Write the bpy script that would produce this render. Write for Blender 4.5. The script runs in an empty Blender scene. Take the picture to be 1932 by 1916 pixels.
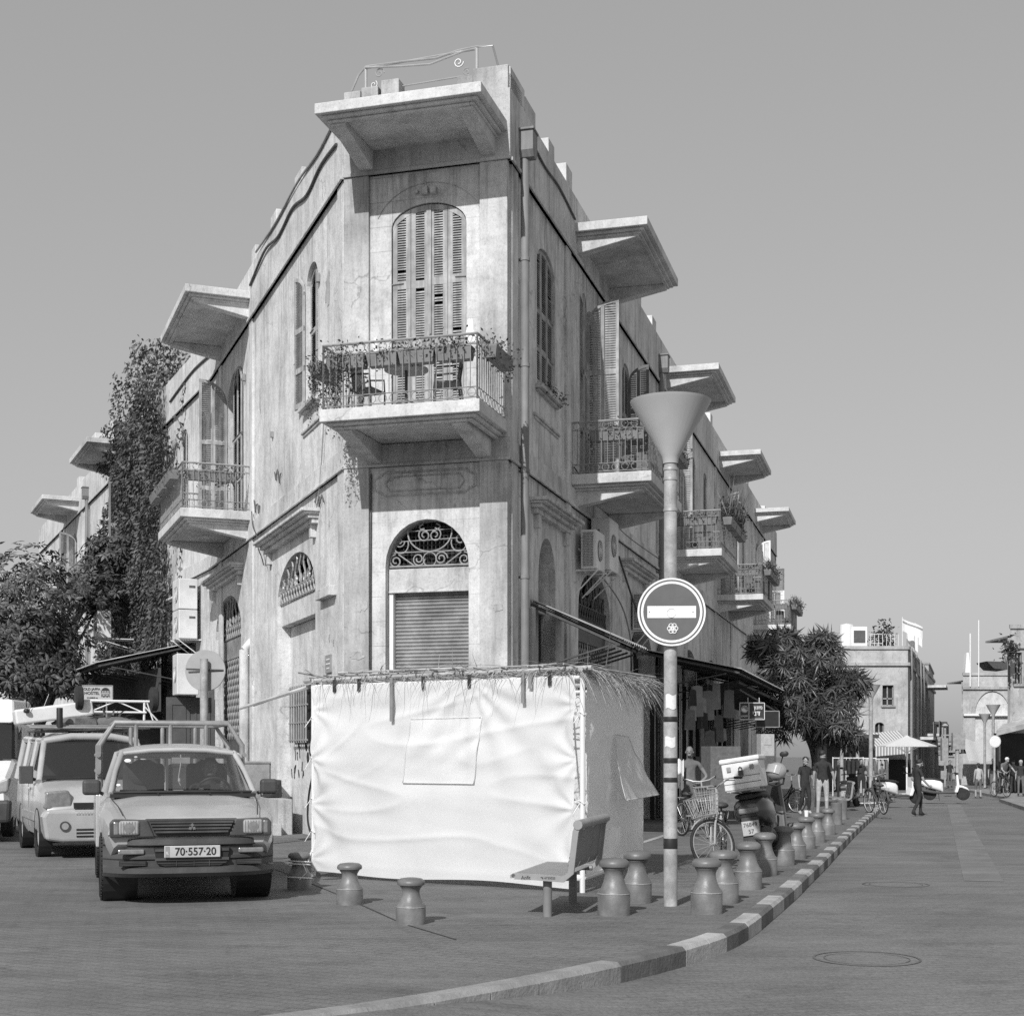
import bpy, bmesh, math, random, os
from mathutils import Vector, Matrix, noise
from mathutils.geometry import tessellate_polygon
R = random.Random(7)
S = bpy.context.scene
COL = S.collection
rad = math.radians
# ---- picture geometry: a level camera at 1.5 m, lens shifted up; (u, v) measured on a 1932 px wide print of the photo
FP, CX, HY, EYE = 2700., 966., 1424., 1.5
def P(u, v, Y): return Vector(((u-CX)/FP*Y, Y, EYE-(v-HY)/FP*Y))
def slope(y): return .008*min(max(0, y-18), 75)
def sm(a, b, x):
    t = min(1, max(0, (x-a)/(b-a))); return t*t*(3-2*t)
def zp(x, y): return -slope(y)                                        # pavement height
def zr(x, y): return -slope(y) - .004 - .146*sm(-1.2, 1.0, x)         # road height
def G(u, v, zf=zp):
    Y = 20.
    for _ in range(40):
        x = (u-CX)/FP*Y
        Y = .5*Y+.5*(EYE-zf(x, Y))*FP/(v-HY)
    x = (u-CX)/FP*Y
    return Vector((x, Y, zf(x, Y)))
def frame(o, x, z=(0, 0, 1)):
    x = Vector(x).normalized(); z = Vector(z).normalized(); y = z.cross(x).normalized()
    return Matrix(((x.x, y.x, z.x, o[0]), (x.y, y.y, z.y, o[1]), (x.z, y.z, z.z, o[2]), (0, 0, 0, 1)))
class Facade:
    def __init__(s, o, d, n):
        s.o = Vector((o[0], o[1])); s.d = Vector(d).normalized(); s.n = Vector(n).normalized()
        d, n = s.d, s.n
        s.M = Matrix(((d.x, n.x, 0, o[0]), (d.y, n.y, 0, o[1]), (0, 0, 1, 0), (0, 0, 0, 1)))
    def px(s, u, v, out=0):
        k = (u-CX)/FP; b = s.o+s.n*out
        t = (k*b.y-b.x)/(s.d.x-k*s.d.y); Y = b.y+t*s.d.y
        return t, EYE-(v-HY)/FP*Y
    def pt(s, t, out, z): return s.M @ Vector((t, out, z))
    def leaf(s, t, ang=90): # frame of a shutter leaf hinged at t, opened by ang degrees
        a = rad(ang); x = s.d*math.cos(a)+s.n*math.sin(a); p = s.pt(t, .03, 0)
        return frame(p, (x.x, x.y, 0))
FC = Facade((-2.85, 24.6), (.961, -.277), (-.277, -.961))
FR = Facade((-.08, 23.8), (.2676, .9635), (.9635, -.2676))
FL = Facade((-2.85, 24.6), (-.3582, .9336), (-.9336, -.3582))
_o = FL.pt(14, 0, 0)
FL2 = Facade((_o.x, _o.y), (-.4246, .9053), (-.9053, -.4246))

def wm(o):
    return (wm(o.parent) if o.parent else Matrix()) @ o.matrix_basis
class MB:
    """collects shapes in a local frame M, then links them as ONE mesh object"""
    def __init__(s, M=None): s.bm = bmesh.new(); s.M = M.copy() if M else Matrix(); s.mi = 0
    def v(s, p): return s.bm.verts.new(s.M @ Vector(p))
    def vs(s, pts): return [s.v(p) for p in pts]
    def f(s, vs):
        try:
            f = s.bm.faces.new(vs); f.material_index = s.mi; return f
        except ValueError: return None
    def face(s, pts): return s.f(s.vs(pts))
    def box(s, x0, x1, y0, y1, z0, z1, T=None):
        c = [(x0,y0,z0),(x1,y0,z0),(x1,y1,z0),(x0,y1,z0),(x0,y0,z1),(x1,y0,z1),(x1,y1,z1),(x0,y1,z1)]
        if T: c = [T @ Vector(p) for p in c]
        v = s.vs(c)
        for q in ((0,3,2,1),(4,5,6,7),(0,1,5,4),(1,2,6,5),(2,3,7,6),(3,0,4,7)): s.f([v[i] for i in q])
    def cb(s, c, sz, T=None):
        s.box(c[0]-sz[0]/2, c[0]+sz[0]/2, c[1]-sz[1]/2, c[1]+sz[1]/2, c[2]-sz[2]/2, c[2]+sz[2]/2, T)
    def ring(s, c, ax, r, n, ref=None):
        ax = Vector(ax).normalized(); ref = ref or (Vector((0,0,1)) if abs(ax.z) < .9 else Vector((1,0,0)))
        a = ax.cross(ref).normalized(); b = ax.cross(a)
        c = Vector(c)
        return s.vs([c+r*(math.cos(2*math.pi*i/n)*a+math.sin(2*math.pi*i/n)*b) for i in range(n)])
    def skin(s, rings, cap=True, close=True):
        for A, B in zip(rings, rings[1:]):
            n = len(A)
            for i in range(n if close else n-1): s.f([A[i], A[(i+1) % n], B[(i+1) % n], B[i]])
        if cap: s.f(rings[0][::-1]); s.f(rings[-1])
    def bar(s, p, q, r, n=6, r2=None):
        p, q = Vector(p), Vector(q)
        if (q-p).length < 1e-6: return
        s.skin([s.ring(p, q-p, r, n), s.ring(q, q-p, r if r2 is None else r2, n)])
    def tube(s, pts, r, n=6, closed=False):
        pts = [Vector(p) for p in pts]; N = len(pts); rings = []; ref = None
        for i, p in enumerate(pts):
            a = pts[(i-1) % N] if closed or i else p; b = pts[(i+1) % N] if closed or i < N-1 else p
            t = (b-a).normalized()
            if ref is None:
                ref = Vector((0,0,1)) if abs(t.z) < .9 else Vector((1,0,0))
            ref = (ref-t*ref.dot(t)); ref = ref.normalized() if ref.length > 1e-5 else t.orthogonal().normalized()
            rr = r[i] if isinstance(r, (list, tuple)) else r
            rings.append(s.ring(p, t, rr, n, ref))
        if closed: rings.append(rings[0])
        s.skin(rings, not closed)
    def circle(s, c, r, t, ax=(0,1,0), n=12, m=4):
        ax = Vector(ax).normalized(); a = ax.orthogonal().normalized(); b = ax.cross(a); c = Vector(c)
        s.tube([c+r*(math.cos(2*math.pi*i/n)*a+math.sin(2*math.pi*i/n)*b) for i in range(n)], t, m, True)
    def lathe(s, prof, n=20, c=(0,0,0), ax=(0,0,1), cap=True):
        c = Vector(c); ax = Vector(ax).normalized()
        s.skin([s.ring(c+ax*z, ax, max(r, 1e-4), n) for r, z in prof], cap)
    def prism(s, poly, y0, y1):           # outline in (x, z) pushed from y0 to y1
        A = s.vs([(x, y0, z) for x, z in poly]); B = s.vs([(x, y1, z) for x, z in poly]); s.skin([A, B])
    def prismx(s, poly, x0, x1):          # outline in (y, z) pushed from x0 to x1
        A = s.vs([(x0, y, z) for y, z in poly]); B = s.vs([(x1, y, z) for y, z in poly]); s.skin([A, B])
    def prismz(s, poly, z0, z1):
        A = s.vs([(x, y, z0) for x, y in poly]); B = s.vs([(x, y, z1) for x, y in poly]); s.skin([A, B])
    def grid(s, fn, nu, nv, closed=False):
        V = [[s.v(fn(i/nu, j/nv)) for i in range(nu+1)] for j in range(nv+1)]
        for j in range(nv):
            for i in range(nu): s.f([V[j][i], V[j][i+1], V[j+1][i+1], V[j+1][i]])
    def blob(s, c, r, seed=0, n=8, m=6, amp=.15):
        c = Vector(c); r = Vector(r) if hasattr(r, '__len__') else Vector((r, r, r)); rings = []
        for j in range(1, m):
            th = math.pi*j/m; ring = []
            for i in range(n):
                ph = 2*math.pi*i/n
                d = Vector((math.sin(th)*math.cos(ph), math.sin(th)*math.sin(ph), math.cos(th)))
                k = 1+amp*noise.noise(d*1.7+Vector((seed*3.1, 0, 0)))
                ring.append(s.v(c+Vector((d.x*r.x, d.y*r.y, d.z*r.z))*k))
            rings.append(ring)
        s.skin(rings)
    def cut(s, outer, holes, y=0, depth=None, uv=False):   # flat wall in (x, z) with openings and their reveals
        polys = [[Vector((a, b, 0)) for a, b in outer]]+[[Vector((a, b, 0)) for a, b in h] for h in holes]
        flat = [p for q in polys for p in q]
        V = [s.v((p.x, y, p.y)) for p in flat]
        for t in tessellate_polygon(polys): s.f([V[i] for i in t])
        i = len(outer)
        for k, h in enumerate(holes):
            H = V[i:i+len(h)]; i += len(h)
            d = depth[k] if isinstance(depth, (list, tuple)) else depth
            if d: s.skin([H, s.vs([(a, y-d, b) for a, b in h])], False)
    def build(s, name, m, parent=None, smooth=False, bevel=0, seg=2, ang=40, label=None, local=False, sub=0, recalc=True):
        bm = s.bm
        if recalc: bmesh.ops.recalc_face_normals(bm, faces=bm.faces)
        if parent is not None and not local: bm.transform(wm(parent).inverted())
        me = bpy.data.meshes.new(name); 
        if smooth:
            for f in bm.faces: f.smooth = True
            if smooth != 'all':
                for e in bm.edges:
                    if len(e.link_faces) == 2 and e.calc_face_angle(0) > rad(ang): e.smooth = False
        bm.to_mesh(me); bm.free()
        for mm in (m if isinstance(m, (list, tuple)) else [m]): me.materials.append(mm)
        o = bpy.data.objects.new(name, me); COL.objects.link(o)
        if parent is not None: o.parent = parent
        if bevel:
            b = o.modifiers.new('bevel', 'BEVEL'); b.width = bevel; b.segments = seg; b.limit_method = 'ANGLE'; b.angle_limit = rad(ang); b.harden_normals = False
        if sub:
            b = o.modifiers.new('sub', 'SUBSURF'); b.levels = sub; b.render_levels = sub
        if label: o['label'] = label
        return o
def tag(o, label, cat, group=None):
    o['label'] = label; o['category'] = cat
    if group: o['group'] = group
    return o
def struct(o, kind='structure'): o['kind'] = kind; return o
def thing(name, label, cat, loc=(0,0,0), rotz=0, group=None, rx=0, ry=0):
    o = bpy.data.objects.new(name, None); COL.objects.link(o); o.empty_display_size = .2
    o.location = loc; o.rotation_euler = (rx, ry, rotz)
    return tag(o, label, cat, group)
def copy_tree(o, parent=None):
    c = o.copy(); COL.objects.link(c)
    if parent: c.parent = parent
    for ch in list(o.children): copy_tree(ch, c)
    return c
FONT = os.path.join(os.path.dirname(bpy.app.binary_path), '4.5', 'datafiles', 'fonts')
def text(name, body, M, size, m, parent, depth=.002, align='CENTER', sx=1.0, bold=0):
    """writing as a thin raised mesh; M is a frame whose x runs along the line and z points up, facing -y"""
    c = bpy.data.curves.new(name, 'FONT'); c.body = body; c.size = size; c.extrude = depth; c.align_x = align; c.align_y = 'CENTER'; c.offset = bold
    o = bpy.data.objects.new(name+'_curve', c); COL.objects.link(o)
    bpy.context.view_layer.update()
    me = bpy.data.meshes.new_from_object(o.evaluated_get(bpy.context.evaluated_depsgraph_get()))
    bpy.data.objects.remove(o); bpy.data.curves.remove(c)
    T = (wm(parent).inverted() if parent else Matrix()) @ M @ Matrix(((sx,0,0,0),(0,0,-1,0),(0,1,0,0),(0,0,0,1)))
    me.transform(T); me.materials.clear(); me.materials.append(m)
    q = bpy.data.objects.new(name, me); COL.objects.link(q); q.parent = parent
    return q
def arch(a, b, z0, zs, zt, n=14):
    c, w = (a+b)/2, abs(b-a)/2
    p = [(c-w, z0), (c+w, z0)]
    return p+[(c+w*math.cos(math.pi*i/n), zs+(zt-zs)*math.sin(math.pi*i/n)) for i in range(n+1)]

# ---- materials: the film is black and white, so every surface is a grey
def N(nt, t, x=0, **k):
    n = nt.nodes.new(t)
    for a, b in k.items():
        if a.startswith('i_'): n.inputs[a[2:].replace('_', ' ')].default_value = b
        else: setattr(n, a, b)
    return n
def g4(v): return (v, v, v, 1)
def mix(nt, a, b, fac, blend='MIX'):
    n = nt.nodes.new('ShaderNodeMix'); n.data_type = 'RGBA'; n.blend_type = blend
    for i, val in ((0, fac), (6, a), (7, b)):
        if isinstance(val, bpy.types.NodeSocket): nt.links.new(val, n.inputs[i])
        else: n.inputs[i].default_value = val if i == 0 else g4(val)
    return n.outputs[2]
def ramp(nt, src, stops):
    r = nt.nodes.new('ShaderNodeValToRGB'); e = r.color_ramp.elements
    e[0].position, e[0].color = stops[0][0], g4(stops[0][1]); e[1].position, e[1].color = stops[-1][0], g4(stops[-1][1])
    for p, v in stops[1:-1]:
        q = e.new(p); q.color = g4(v)
    nt.links.new(src, r.inputs[0]); return r.outputs[0]
def noi(nt, vec, scale, detail=4, rough=.55):
    n = N(nt, 'ShaderNodeTexNoise'); n.inputs['Scale'].default_value = scale; n.inputs['Detail'].default_value = detail; n.inputs['Roughness'].default_value = rough
    nt.links.new(vec, n.inputs['Vector']); return n.outputs['Fac']
def mapped(nt, vec, sc):
    m = N(nt, 'ShaderNodeMapping'); m.inputs['Scale'].default_value = sc; nt.links.new(vec, m.inputs['Vector']); return m.outputs[0]
def new_mat(name):
    m = bpy.data.materials.new(name); m.use_nodes = True; nt = m.node_tree
    return m, nt, nt.nodes['Principled BSDF']
def mat(name, c, rough=.75, var=.15, vs=3., bump=0, bs=40., metal=0, spec=.35, streak=0, grime=0, island=0, speck=0, coat=0, backlit=0):
    m, nt, b = new_mat(name)
    b.inputs['Roughness'].default_value = rough; b.inputs['Metallic'].default_value = metal
    b.inputs['Specular IOR Level'].default_value = spec; b.inputs['Coat Weight'].default_value = coat
    tc = N(nt, 'ShaderNodeTexCoord').outputs['Object']
    col = ramp(nt, noi(nt, tc, vs), [(.3, c*(1-var)), (.7, c*(1+var))])
    if streak: col = mix(nt, col, ramp(nt, noi(nt, mapped(nt, tc, (5, 5, .35)), 2.2), [(.45, 1-streak), (.6, 1)]), 1., 'MULTIPLY')
    if grime: col = mix(nt, col, ramp(nt, noi(nt, tc, vs*.45, 8, .7), [(.42, 1-grime), (.6, 1)]), 1., 'MULTIPLY')
    if speck: col = mix(nt, col, ramp(nt, noi(nt, tc, 90, 2), [(.33, 1-speck), (.42, 1)]), 1., 'MULTIPLY')
    if island:
        gi = N(nt, 'ShaderNodeNewGeometry').outputs['Random Per Island']
        col = mix(nt, col, ramp(nt, gi, [(0, 1-island), (1, 1+island)]), 1., 'MULTIPLY')
    nt.links.new(col, b.inputs['Base Color'])
    if bump:
        bp = N(nt, 'ShaderNodeBump'); bp.inputs['Strength'].default_value = bump; bp.inputs['Distance'].default_value = .02
        nt.links.new(noi(nt, tc, bs, 5), bp.inputs['Height']); nt.links.new(bp.outputs[0], b.inputs['Normal'])
    if backlit:
        tr = N(nt, 'ShaderNodeBsdfTranslucent'); nt.links.new(col, tr.inputs['Color'])
        mx = N(nt, 'ShaderNodeMixShader'); mx.inputs[0].default_value = backlit
        nt.links.new(b.outputs[0], mx.inputs[1]); nt.links.new(tr.outputs[0], mx.inputs[2])
        nt.links.new(mx.outputs[0], nt.nodes['Material Output'].inputs['Surface'])
    return m
def wall_mat(name, c, joints=.25, streak=.3, seed=0., patch=.12, jh=.42):
    """old lime plaster over ashlar: blotches, rain streaks, worn pale patches, pits, hairline cracks, faint block joints"""
    m, nt, b = new_mat(name)
    b.inputs['Roughness'].default_value = .92; b.inputs['Specular IOR Level'].default_value = .15
    tc0 = N(nt, 'ShaderNodeTexCoord').outputs['Object']
    mp = N(nt, 'ShaderNodeMapping'); mp.inputs['Location'].default_value = (seed, seed*.7, 0); nt.links.new(tc0, mp.inputs['Vector']); tc = mp.outputs[0]
    col = ramp(nt, noi(nt, tc, .55, 7, .65), [(.3, c*.7), (.45, c*.95), (.55, c*1.05), (.7, c*1.18)])
    st = ramp(nt, noi(nt, mapped(nt, tc, (2.6, 2.6, .3)), 1.3, 7, .7), [(.32, 1-streak), (.52, 1)])
    col = mix(nt, col, st, 1., 'MULTIPLY')
    fine = ramp(nt, noi(nt, mapped(nt, tc, (6, 6, 1.6)), 2., 8, .8), [(.3, 1-streak*.35), (.55, 1), (.8, 1.04)])
    col = mix(nt, col, fine, 1., 'MULTIPLY')
    pt_ = ramp(nt, noi(nt, tc, 1.1, 5, .6), [(.6, 0), (.63, 1)])
    pm = N(nt, 'ShaderNodeMath', operation='MULTIPLY'); nt.links.new(pt_, pm.inputs[0]); pm.inputs[1].default_value = patch
    col = mix(nt, col, .8, pm.outputs[0])
    pits = ramp(nt, noi(nt, tc, 13, 8, .8), [(.3, .45), (.4, 1)])
    col = mix(nt, col, pits, .8, 'MULTIPLY')
    col = mix(nt, col, ramp(nt, noi(nt, tc, 3.2, 9, .72), [(.3, .78), (.5, 1), (.7, 1.1)]), 1., 'MULTIPLY')
    col = mix(nt, col, ramp(nt, noi(nt, mapped(nt, tc, (1, 1, .6)), 34, 3, .8), [(.3, .72), (.45, 1), (.7, 1.08)]), .8, 'MULTIPLY')
    # run-off stains hanging below the two ledges
    sx = N(nt, 'ShaderNodeSeparateXYZ'); nt.links.new(tc0, sx.inputs[0]); zz = N(nt, 'ShaderNodeMath', operation='DIVIDE'); zz.inputs[1].default_value = 14.; nt.links.new(sx.outputs[2], zz.inputs[0])
    zm = ramp(nt, zz.outputs[0], [(5.0/14, 0), (6.35/14, 1), (6.41/14, 0), (9.9/14, 0), (11.33/14, 1), (11.39/14, 0)])
    dr = ramp(nt, noi(nt, mapped(nt, tc, (7, 7, .25)), 1.5, 6, .75), [(.48, 0), (.62, .42)])
    dm = N(nt, 'ShaderNodeMath', operation='MULTIPLY'); nt.links.new(zm, dm.inputs[0]); nt.links.new(dr, dm.inputs[1])
    col = mix(nt, col, .06, dm.outputs[0])
    # cracks
    wv = mix(nt, tc, tc, 0.); nz = N(nt, 'ShaderNodeTexNoise'); nz.inputs['Scale'].default_value = 1.4; nz.inputs['Detail'].default_value = 6; nt.links.new(tc, nz.inputs['Vector'])
    wv = mix(nt, tc, nz.outputs['Color'], .45)
    vo = N(nt, 'ShaderNodeTexVoronoi', feature='DISTANCE_TO_EDGE'); vo.inputs['Scale'].default_value = .8; nt.links.new(wv, vo.inputs['Vector'])
    ck = ramp(nt, vo.outputs['Distance'], [(.0, .45), (.006, 1)])
    cm = ramp(nt, noi(nt, tc, .9, 3), [(.5, 0), (.56, .7)])
    col = mix(nt, col, mix(nt, 1., ck, cm), 1., 'MULTIPLY')
    if joints:
        uv = N(nt, 'ShaderNodeUVMap'); uv.uv_map = 'wall'
        br = N(nt, 'ShaderNodeTexBrick'); br.inputs['Scale'].default_value = 1.; br.inputs['Mortar Size'].default_value = .007; br.inputs['Brick Width'].default_value = .85; br.inputs['Row Height'].default_value = jh
        br.inputs['Color1'].default_value = g4(1.); br.inputs['Color2'].default_value = g4(.9); br.inputs['Mortar'].default_value = g4(.3); br.inputs['Mortar Smooth'].default_value = .3
        nt.links.new(uv.outputs[0], br.inputs['Vector'])
        jm = ramp(nt, noi(nt, tc, .8, 4), [(.4, joints*.4), (.6, joints*1.6)])
        col = mix(nt, col, mix(nt, 1., br.outputs['Color'], jm), 1., 'MULTIPLY')
    nt.links.new(col, b.inputs['Base Color'])
    bp = N(nt, 'ShaderNodeBump'); bp.inputs['Strength'].default_value = .5; bp.inputs['Distance'].default_value = .03
    nt.links.new(noi(nt, tc, 9, 8, .65), bp.inputs['Height']); nt.links.new(bp.outputs[0], b.inputs['Normal'])
    return m
def glass_mat(name, c=.03, alpha=.45, rough=.04):
    m, nt, b = new_mat(name)
    b.inputs['Base Color'].default_value = g4(c); b.inputs['Roughness'].default_value = rough; b.inputs['Specular IOR Level'].default_value = .6
    b.inputs['Alpha'].default_value = alpha
    return m
def pav_mat(name, c, bw, bh, joint=.72, rot=0., dirt=.3):
    m, nt, b = new_mat(name); b.inputs['Roughness'].default_value = .85; b.inputs['Specular IOR Level'].default_value = .25
    tc = N(nt, 'ShaderNodeTexCoord').outputs['Object']
    mp = N(nt, 'ShaderNodeMapping'); mp.inputs['Rotation'].default_value = (0, 0, rot); nt.links.new(tc, mp.inputs['Vector'])
    br = N(nt, 'ShaderNodeTexBrick'); br.inputs['Scale'].default_value = 1.; br.inputs['Brick Width'].default_value = bw; br.inputs['Row Height'].default_value = bh
    br.inputs['Mortar Size'].default_value = .011; br.inputs['Mortar Smooth'].default_value = .2
    br.inputs['Color1'].default_value = g4(1.05); br.inputs['Color2'].default_value = g4(.95); br.inputs['Mortar'].default_value = g4(joint)
    nt.links.new(mp.outputs[0], br.inputs['Vector'])
    col = ramp(nt, noi(nt, tc, .35, 8, .65), [(.3, c*(1-dirt*.7)), (.5, c), (.7, c*1.2)])
    wear = ramp(nt, noi(nt, tc, .6, 4), [(.35, .45), (.6, 1)])
    col = mix(nt, col, mix(nt, 1., br.outputs['Color'], wear), 1., 'MULTIPLY')
    col = mix(nt, col, ramp(nt, noi(nt, tc, 1.3, 10, .8), [(.33, 1-dirt), (.46, 1)]), 1., 'MULTIPLY')
    col = mix(nt, col, ramp(nt, noi(nt, tc, 45, 4, .8), [(.3, .62), (.5, 1), (.7, 1.3)]), 1., 'MULTIPLY')
    col = mix(nt, col, ramp(nt, noi(nt, mapped(nt, tc, (.25, 1, 1)), 2.6, 6, .7), [(.35, .85), (.6, 1.1)]), 1., 'MULTIPLY')
    nt.links.new(col, b.inputs['Base Color'])
    bp = N(nt, 'ShaderNodeBump'); bp.inputs['Strength'].default_value = .12; bp.inputs['Distance'].default_value = .006
    nt.links.new(br.outputs['Color'], bp.inputs['Height']); nt.links.new(bp.outputs[0], b.inputs['Normal'])
    return m
m_wall = wall_mat('aged_plaster', .6, joints=.35)
m_wall_l = wall_mat('lime_plaster', .64, joints=.1, seed=5., patch=.2)
m_wall_r = wall_mat('shade_fill_plaster', .7, joints=.12, streak=.45, seed=9., patch=.04)  # plaster colour raised to stand in for fill light on the shaded facade
m_trim = wall_mat('stone_trim', .5, joints=0, streak=.35, seed=3., patch=.1)
m_slab = wall_mat('concrete_slab', .6, joints=0, streak=.2, seed=2., patch=.12)
m_wood = mat('weathered_shutter_wood', .42, .8, .2, 6, .3, 60, streak=.3)
m_wood_w = mat('white_shutter_paint', .8, .6, .05, 3)
m_wood_d = mat('dark_shutter_paint', .13, .7, .2, 5)
m_iron = mat('dark_iron', .07, .55, .3, 8)
m_iron_l = mat('grey_painted_iron', .28, .5, .2, 8)
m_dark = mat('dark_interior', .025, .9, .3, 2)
m_roll = mat('steel_roller_shutter', .4, .45, .25, 2.5, metal=.3, grime=.3)
m_pvc = mat('white_pvc', .75, .4, .06, 3)
m_pipe = mat('painted_pipe', .24, .6, .12, 3, streak=.2)
m_ac = mat('white_sheet_metal', .72, .4, .06, 2, grime=.15)
m_acd = mat('dark_fan_grille', .1, .6, .2, 8)
m_leaf = mat('leaf', .1, .55, .4, .9, island=.55, spec=.4, backlit=.22)
m_leaf_d = mat('dark_leaf', .075, .4, .4, 1.1, island=.5, spec=.5, backlit=.15)
m_bark = mat('bark', .12, .9, .3, 6, .5, 20)
m_terra = mat('plastic_flower_box', .2, .6, .15, 4)
m_bolt = mat('grey_bollard_paint', .2, .42, .1, 6, grime=.3, speck=.15, spec=.5, bump=.1, bs=60)
m_black = mat('black_plastic', .025, .5, .2, 6)
m_rub = mat('tyre_rubber', .03, .85, .3, 10, .4, 60)
m_chrome = mat('chrome', .6, .2, .05, 3, metal=1)
m_steel = mat('galvanised_steel', .42, .45, .12, 5, metal=.4)
m_white = mat('white_paint', .78, .55, .05, 3)
m_skin = mat('skin', .32, .55, .08, 8)
m_hair = mat('hair', .03, .6, .3, 20)
m_cloth_d = mat('dark_cloth', .035, .9, .25, 12, .4, 30)
m_cloth_m = mat('grey_cloth', .14, .9, .2, 12, .4, 30)
m_cloth_l = mat('light_cloth', .42, .9, .12, 12, .4, 30)
m_glass = glass_mat('dark_glass')
# ---- camera, sky, sun
cam = bpy.data.cameras.new('camera'); co = bpy.data.objects.new('camera', cam); COL.objects.link(co)
co.location = (0, 0, EYE); co.rotation_euler = (rad(90), 0, 0)
cam.sensor_width = 36; cam.lens = 36*FP/1932; cam.shift_y = (HY-958)/1932; cam.clip_end = 3000; cam.clip_start = .1
S.camera = co
AZ, EL = rad(20), rad(37)            # the way the light travels, and the sun's height
w = bpy.data.worlds.new('World'); S.world = w; w.use_nodes = True; nt = w.node_tree
sky = nt.nodes.new('ShaderNodeTexSky'); sky.sky_type = 'NISHITA'; sky.sun_disc = False
sky.sun_elevation = EL; sky.sun_rotation = AZ+math.pi; sky.air_density = 1.0; sky.dust_density = 2.0; sky.ozone_density = 1.
sp = nt.nodes.new('ShaderNodeSeparateColor'); nt.links.new(sky.outputs[0], sp.inputs[0])
m1 = nt.nodes.new('ShaderNodeMath'); m1.operation = 'MULTIPLY'; m1.inputs[1].default_value = .55; nt.links.new(sp.outputs[1], m1.inputs[0])
m2 = nt.nodes.new('ShaderNodeMath'); m2.operation = 'MULTIPLY_ADD'; m2.inputs[1].default_value = .3; nt.links.new(sp.outputs[2], m2.inputs[0]); nt.links.new(m1.outputs[0], m2.inputs[2])
pw = nt.nodes.new('ShaderNodeMath'); pw.operation = 'POWER'; pw.inputs[1].default_value = .42; nt.links.new(m2.outputs[0], pw.inputs[0])   # the film flattens the sky
bg = nt.nodes['Background']; nt.links.new(pw.outputs[0], bg.inputs[0]); bg.inputs[1].default_value = .15
sl = bpy.data.lights.new('sun', 'SUN'); sl.energy = 2.25; sl.angle = rad(.5); sl.color = (1, 1, 1)
so = bpy.data.objects.new('sun', sl); COL.objects.link(so)
Ld = Vector((math.sin(AZ)*math.cos(EL), math.cos(AZ)*math.cos(EL), -math.sin(EL)))
so.rotation_euler = Ld.to_track_quat('-Z', 'Y').to_euler()
S.view_settings.view_transform = 'Standard'; S.view_settings.look = 'None'; S.view_settings.exposure = .9; S.view_settings.gamma = 1
S.cycles.max_bounces = 6; S.cycles.transparent_max_bounces = 12; S.cycles.use_denoising = False

# ---- ground: road sheet to the horizon, pavement sheet, kerb
m_road = pav_mat('road_paving', .17, .2, .1, .82, rad(-15), .25)
m_pave = pav_mat('pavement_bricks', .158, .22, .11, .76, rad(30), .35)
kerb_px = [(560, 1930), (700, 1908), (950, 1886), (1160, 1857), (1253, 1838), (1310, 1822), (1358, 1804), (1404, 1784), (1436, 1754), (1468, 1726), (1500, 1699), (1555, 1642), (1609.6, 1581), (1646, 1546), (1680, 1514)]
KL = [G(u, v, zr) for u, v in kerb_px]
KL = [Vector((p.x, p.y)) for p in KL]
KL = [KL[0]+Vector((-9, -5)), KL[0]+Vector((-2, -1.1))]+KL
def resample(L, st):
    out = [L[0]]; 
    for a, b in zip(L, L[1:]):
        n = max(1, round((b-a).length/st))
        out += [a.lerp(b, (i+1)/n) for i in range(n)]
    return out
def smooth_line(L, it=3):
    for _ in range(it): L = [L[0]]+[(L[i-1]+2*L[i]+L[i+1])/4 for i in range(1, len(L)-1)]+[L[-1]]
    return L
KL = smooth_line(resample(KL, .45), 6)
def nrm(L, i):
    d = (L[min(i+1, len(L)-1)]-L[max(i-1, 0)]).normalized(); return Vector((-d.y, d.x))    # to the left: towards the pavement
KIN = [p+nrm(KL, i)*.17 for i, p in enumerate(KL)]
b = MB()
xs = [-400, -120, -60, -30, -15, -8, -4, -2.5, -1.2, -.8, -.4, 0, .4, .8, 1.2, 3, 6, 10, 15, 25, 40, 80, 200, 500]
ys = [-30, -5, 5, 8, 11, 14, 18, 25, 35, 50, 70, 93, 130, 200, 400, 900, 1600]
V = [[b.v((x, y, zr(x, y)-.02*sm(0, -3, x))) for x in xs] for y in ys]
for j in range(len(ys)-1):
    for i in range(len(xs)-1): b.f([V[j][i], V[j][i+1], V[j+1][i+1], V[j+1][i]])
struct(b.build('road', m_road, smooth=True))
b = MB()
# pavement strips: from kerb inner line out to the far left
for i in range(len(KIN)-1):
    p, q = KIN[i], KIN[i+1]
    row = []
    for c in (p, q):
        r = []
        for k in range(9):
            t = (k/8)**2; x = c.x+(-300-c.x)*t*.9; y = c.y+ (0 if k == 0 else 0)
            r.append((x, y, zp(x, y)))
        row.append(r)
    for k in range(8): b.face([row[0][k], row[0][k+1], row[1][k+1], row[1][k]])
e = KIN[-1]
for y0, y1 in ((e.y, 75), (75, 93), (93, 200)):
    d = Vector((.29, 1)); x0 = e.x+(y0-e.y)*.28-( 1.5 if y0 > 70 else 0); x1 = e.x+(y1-e.y)*.28-1.5
    b.face([(x0, y0, zp(0, y0)), (-300, y0, zp(0, y0)), (-300, y1, zp(0, y1)), (x1, y1, zp(0, y1))])
bmesh.ops.remove_doubles(b.bm, verts=b.bm.verts, dist=.001)
struct(b.build('pavement', m_pave))
m_kl = mat('pale_kerb_paint', .46, .85, .2, 3, .4, 30, grime=.3)
m_kd = mat('dark_kerb_paint', .17, .85, .2, 3, .4, 30, grime=.3)
m_kg = mat('bare_kerb_stone', .3, .85, .2, 3, .4, 30, grime=.3)
b = MB(); acc = 0.; d_prev = None
tot = 0
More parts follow.
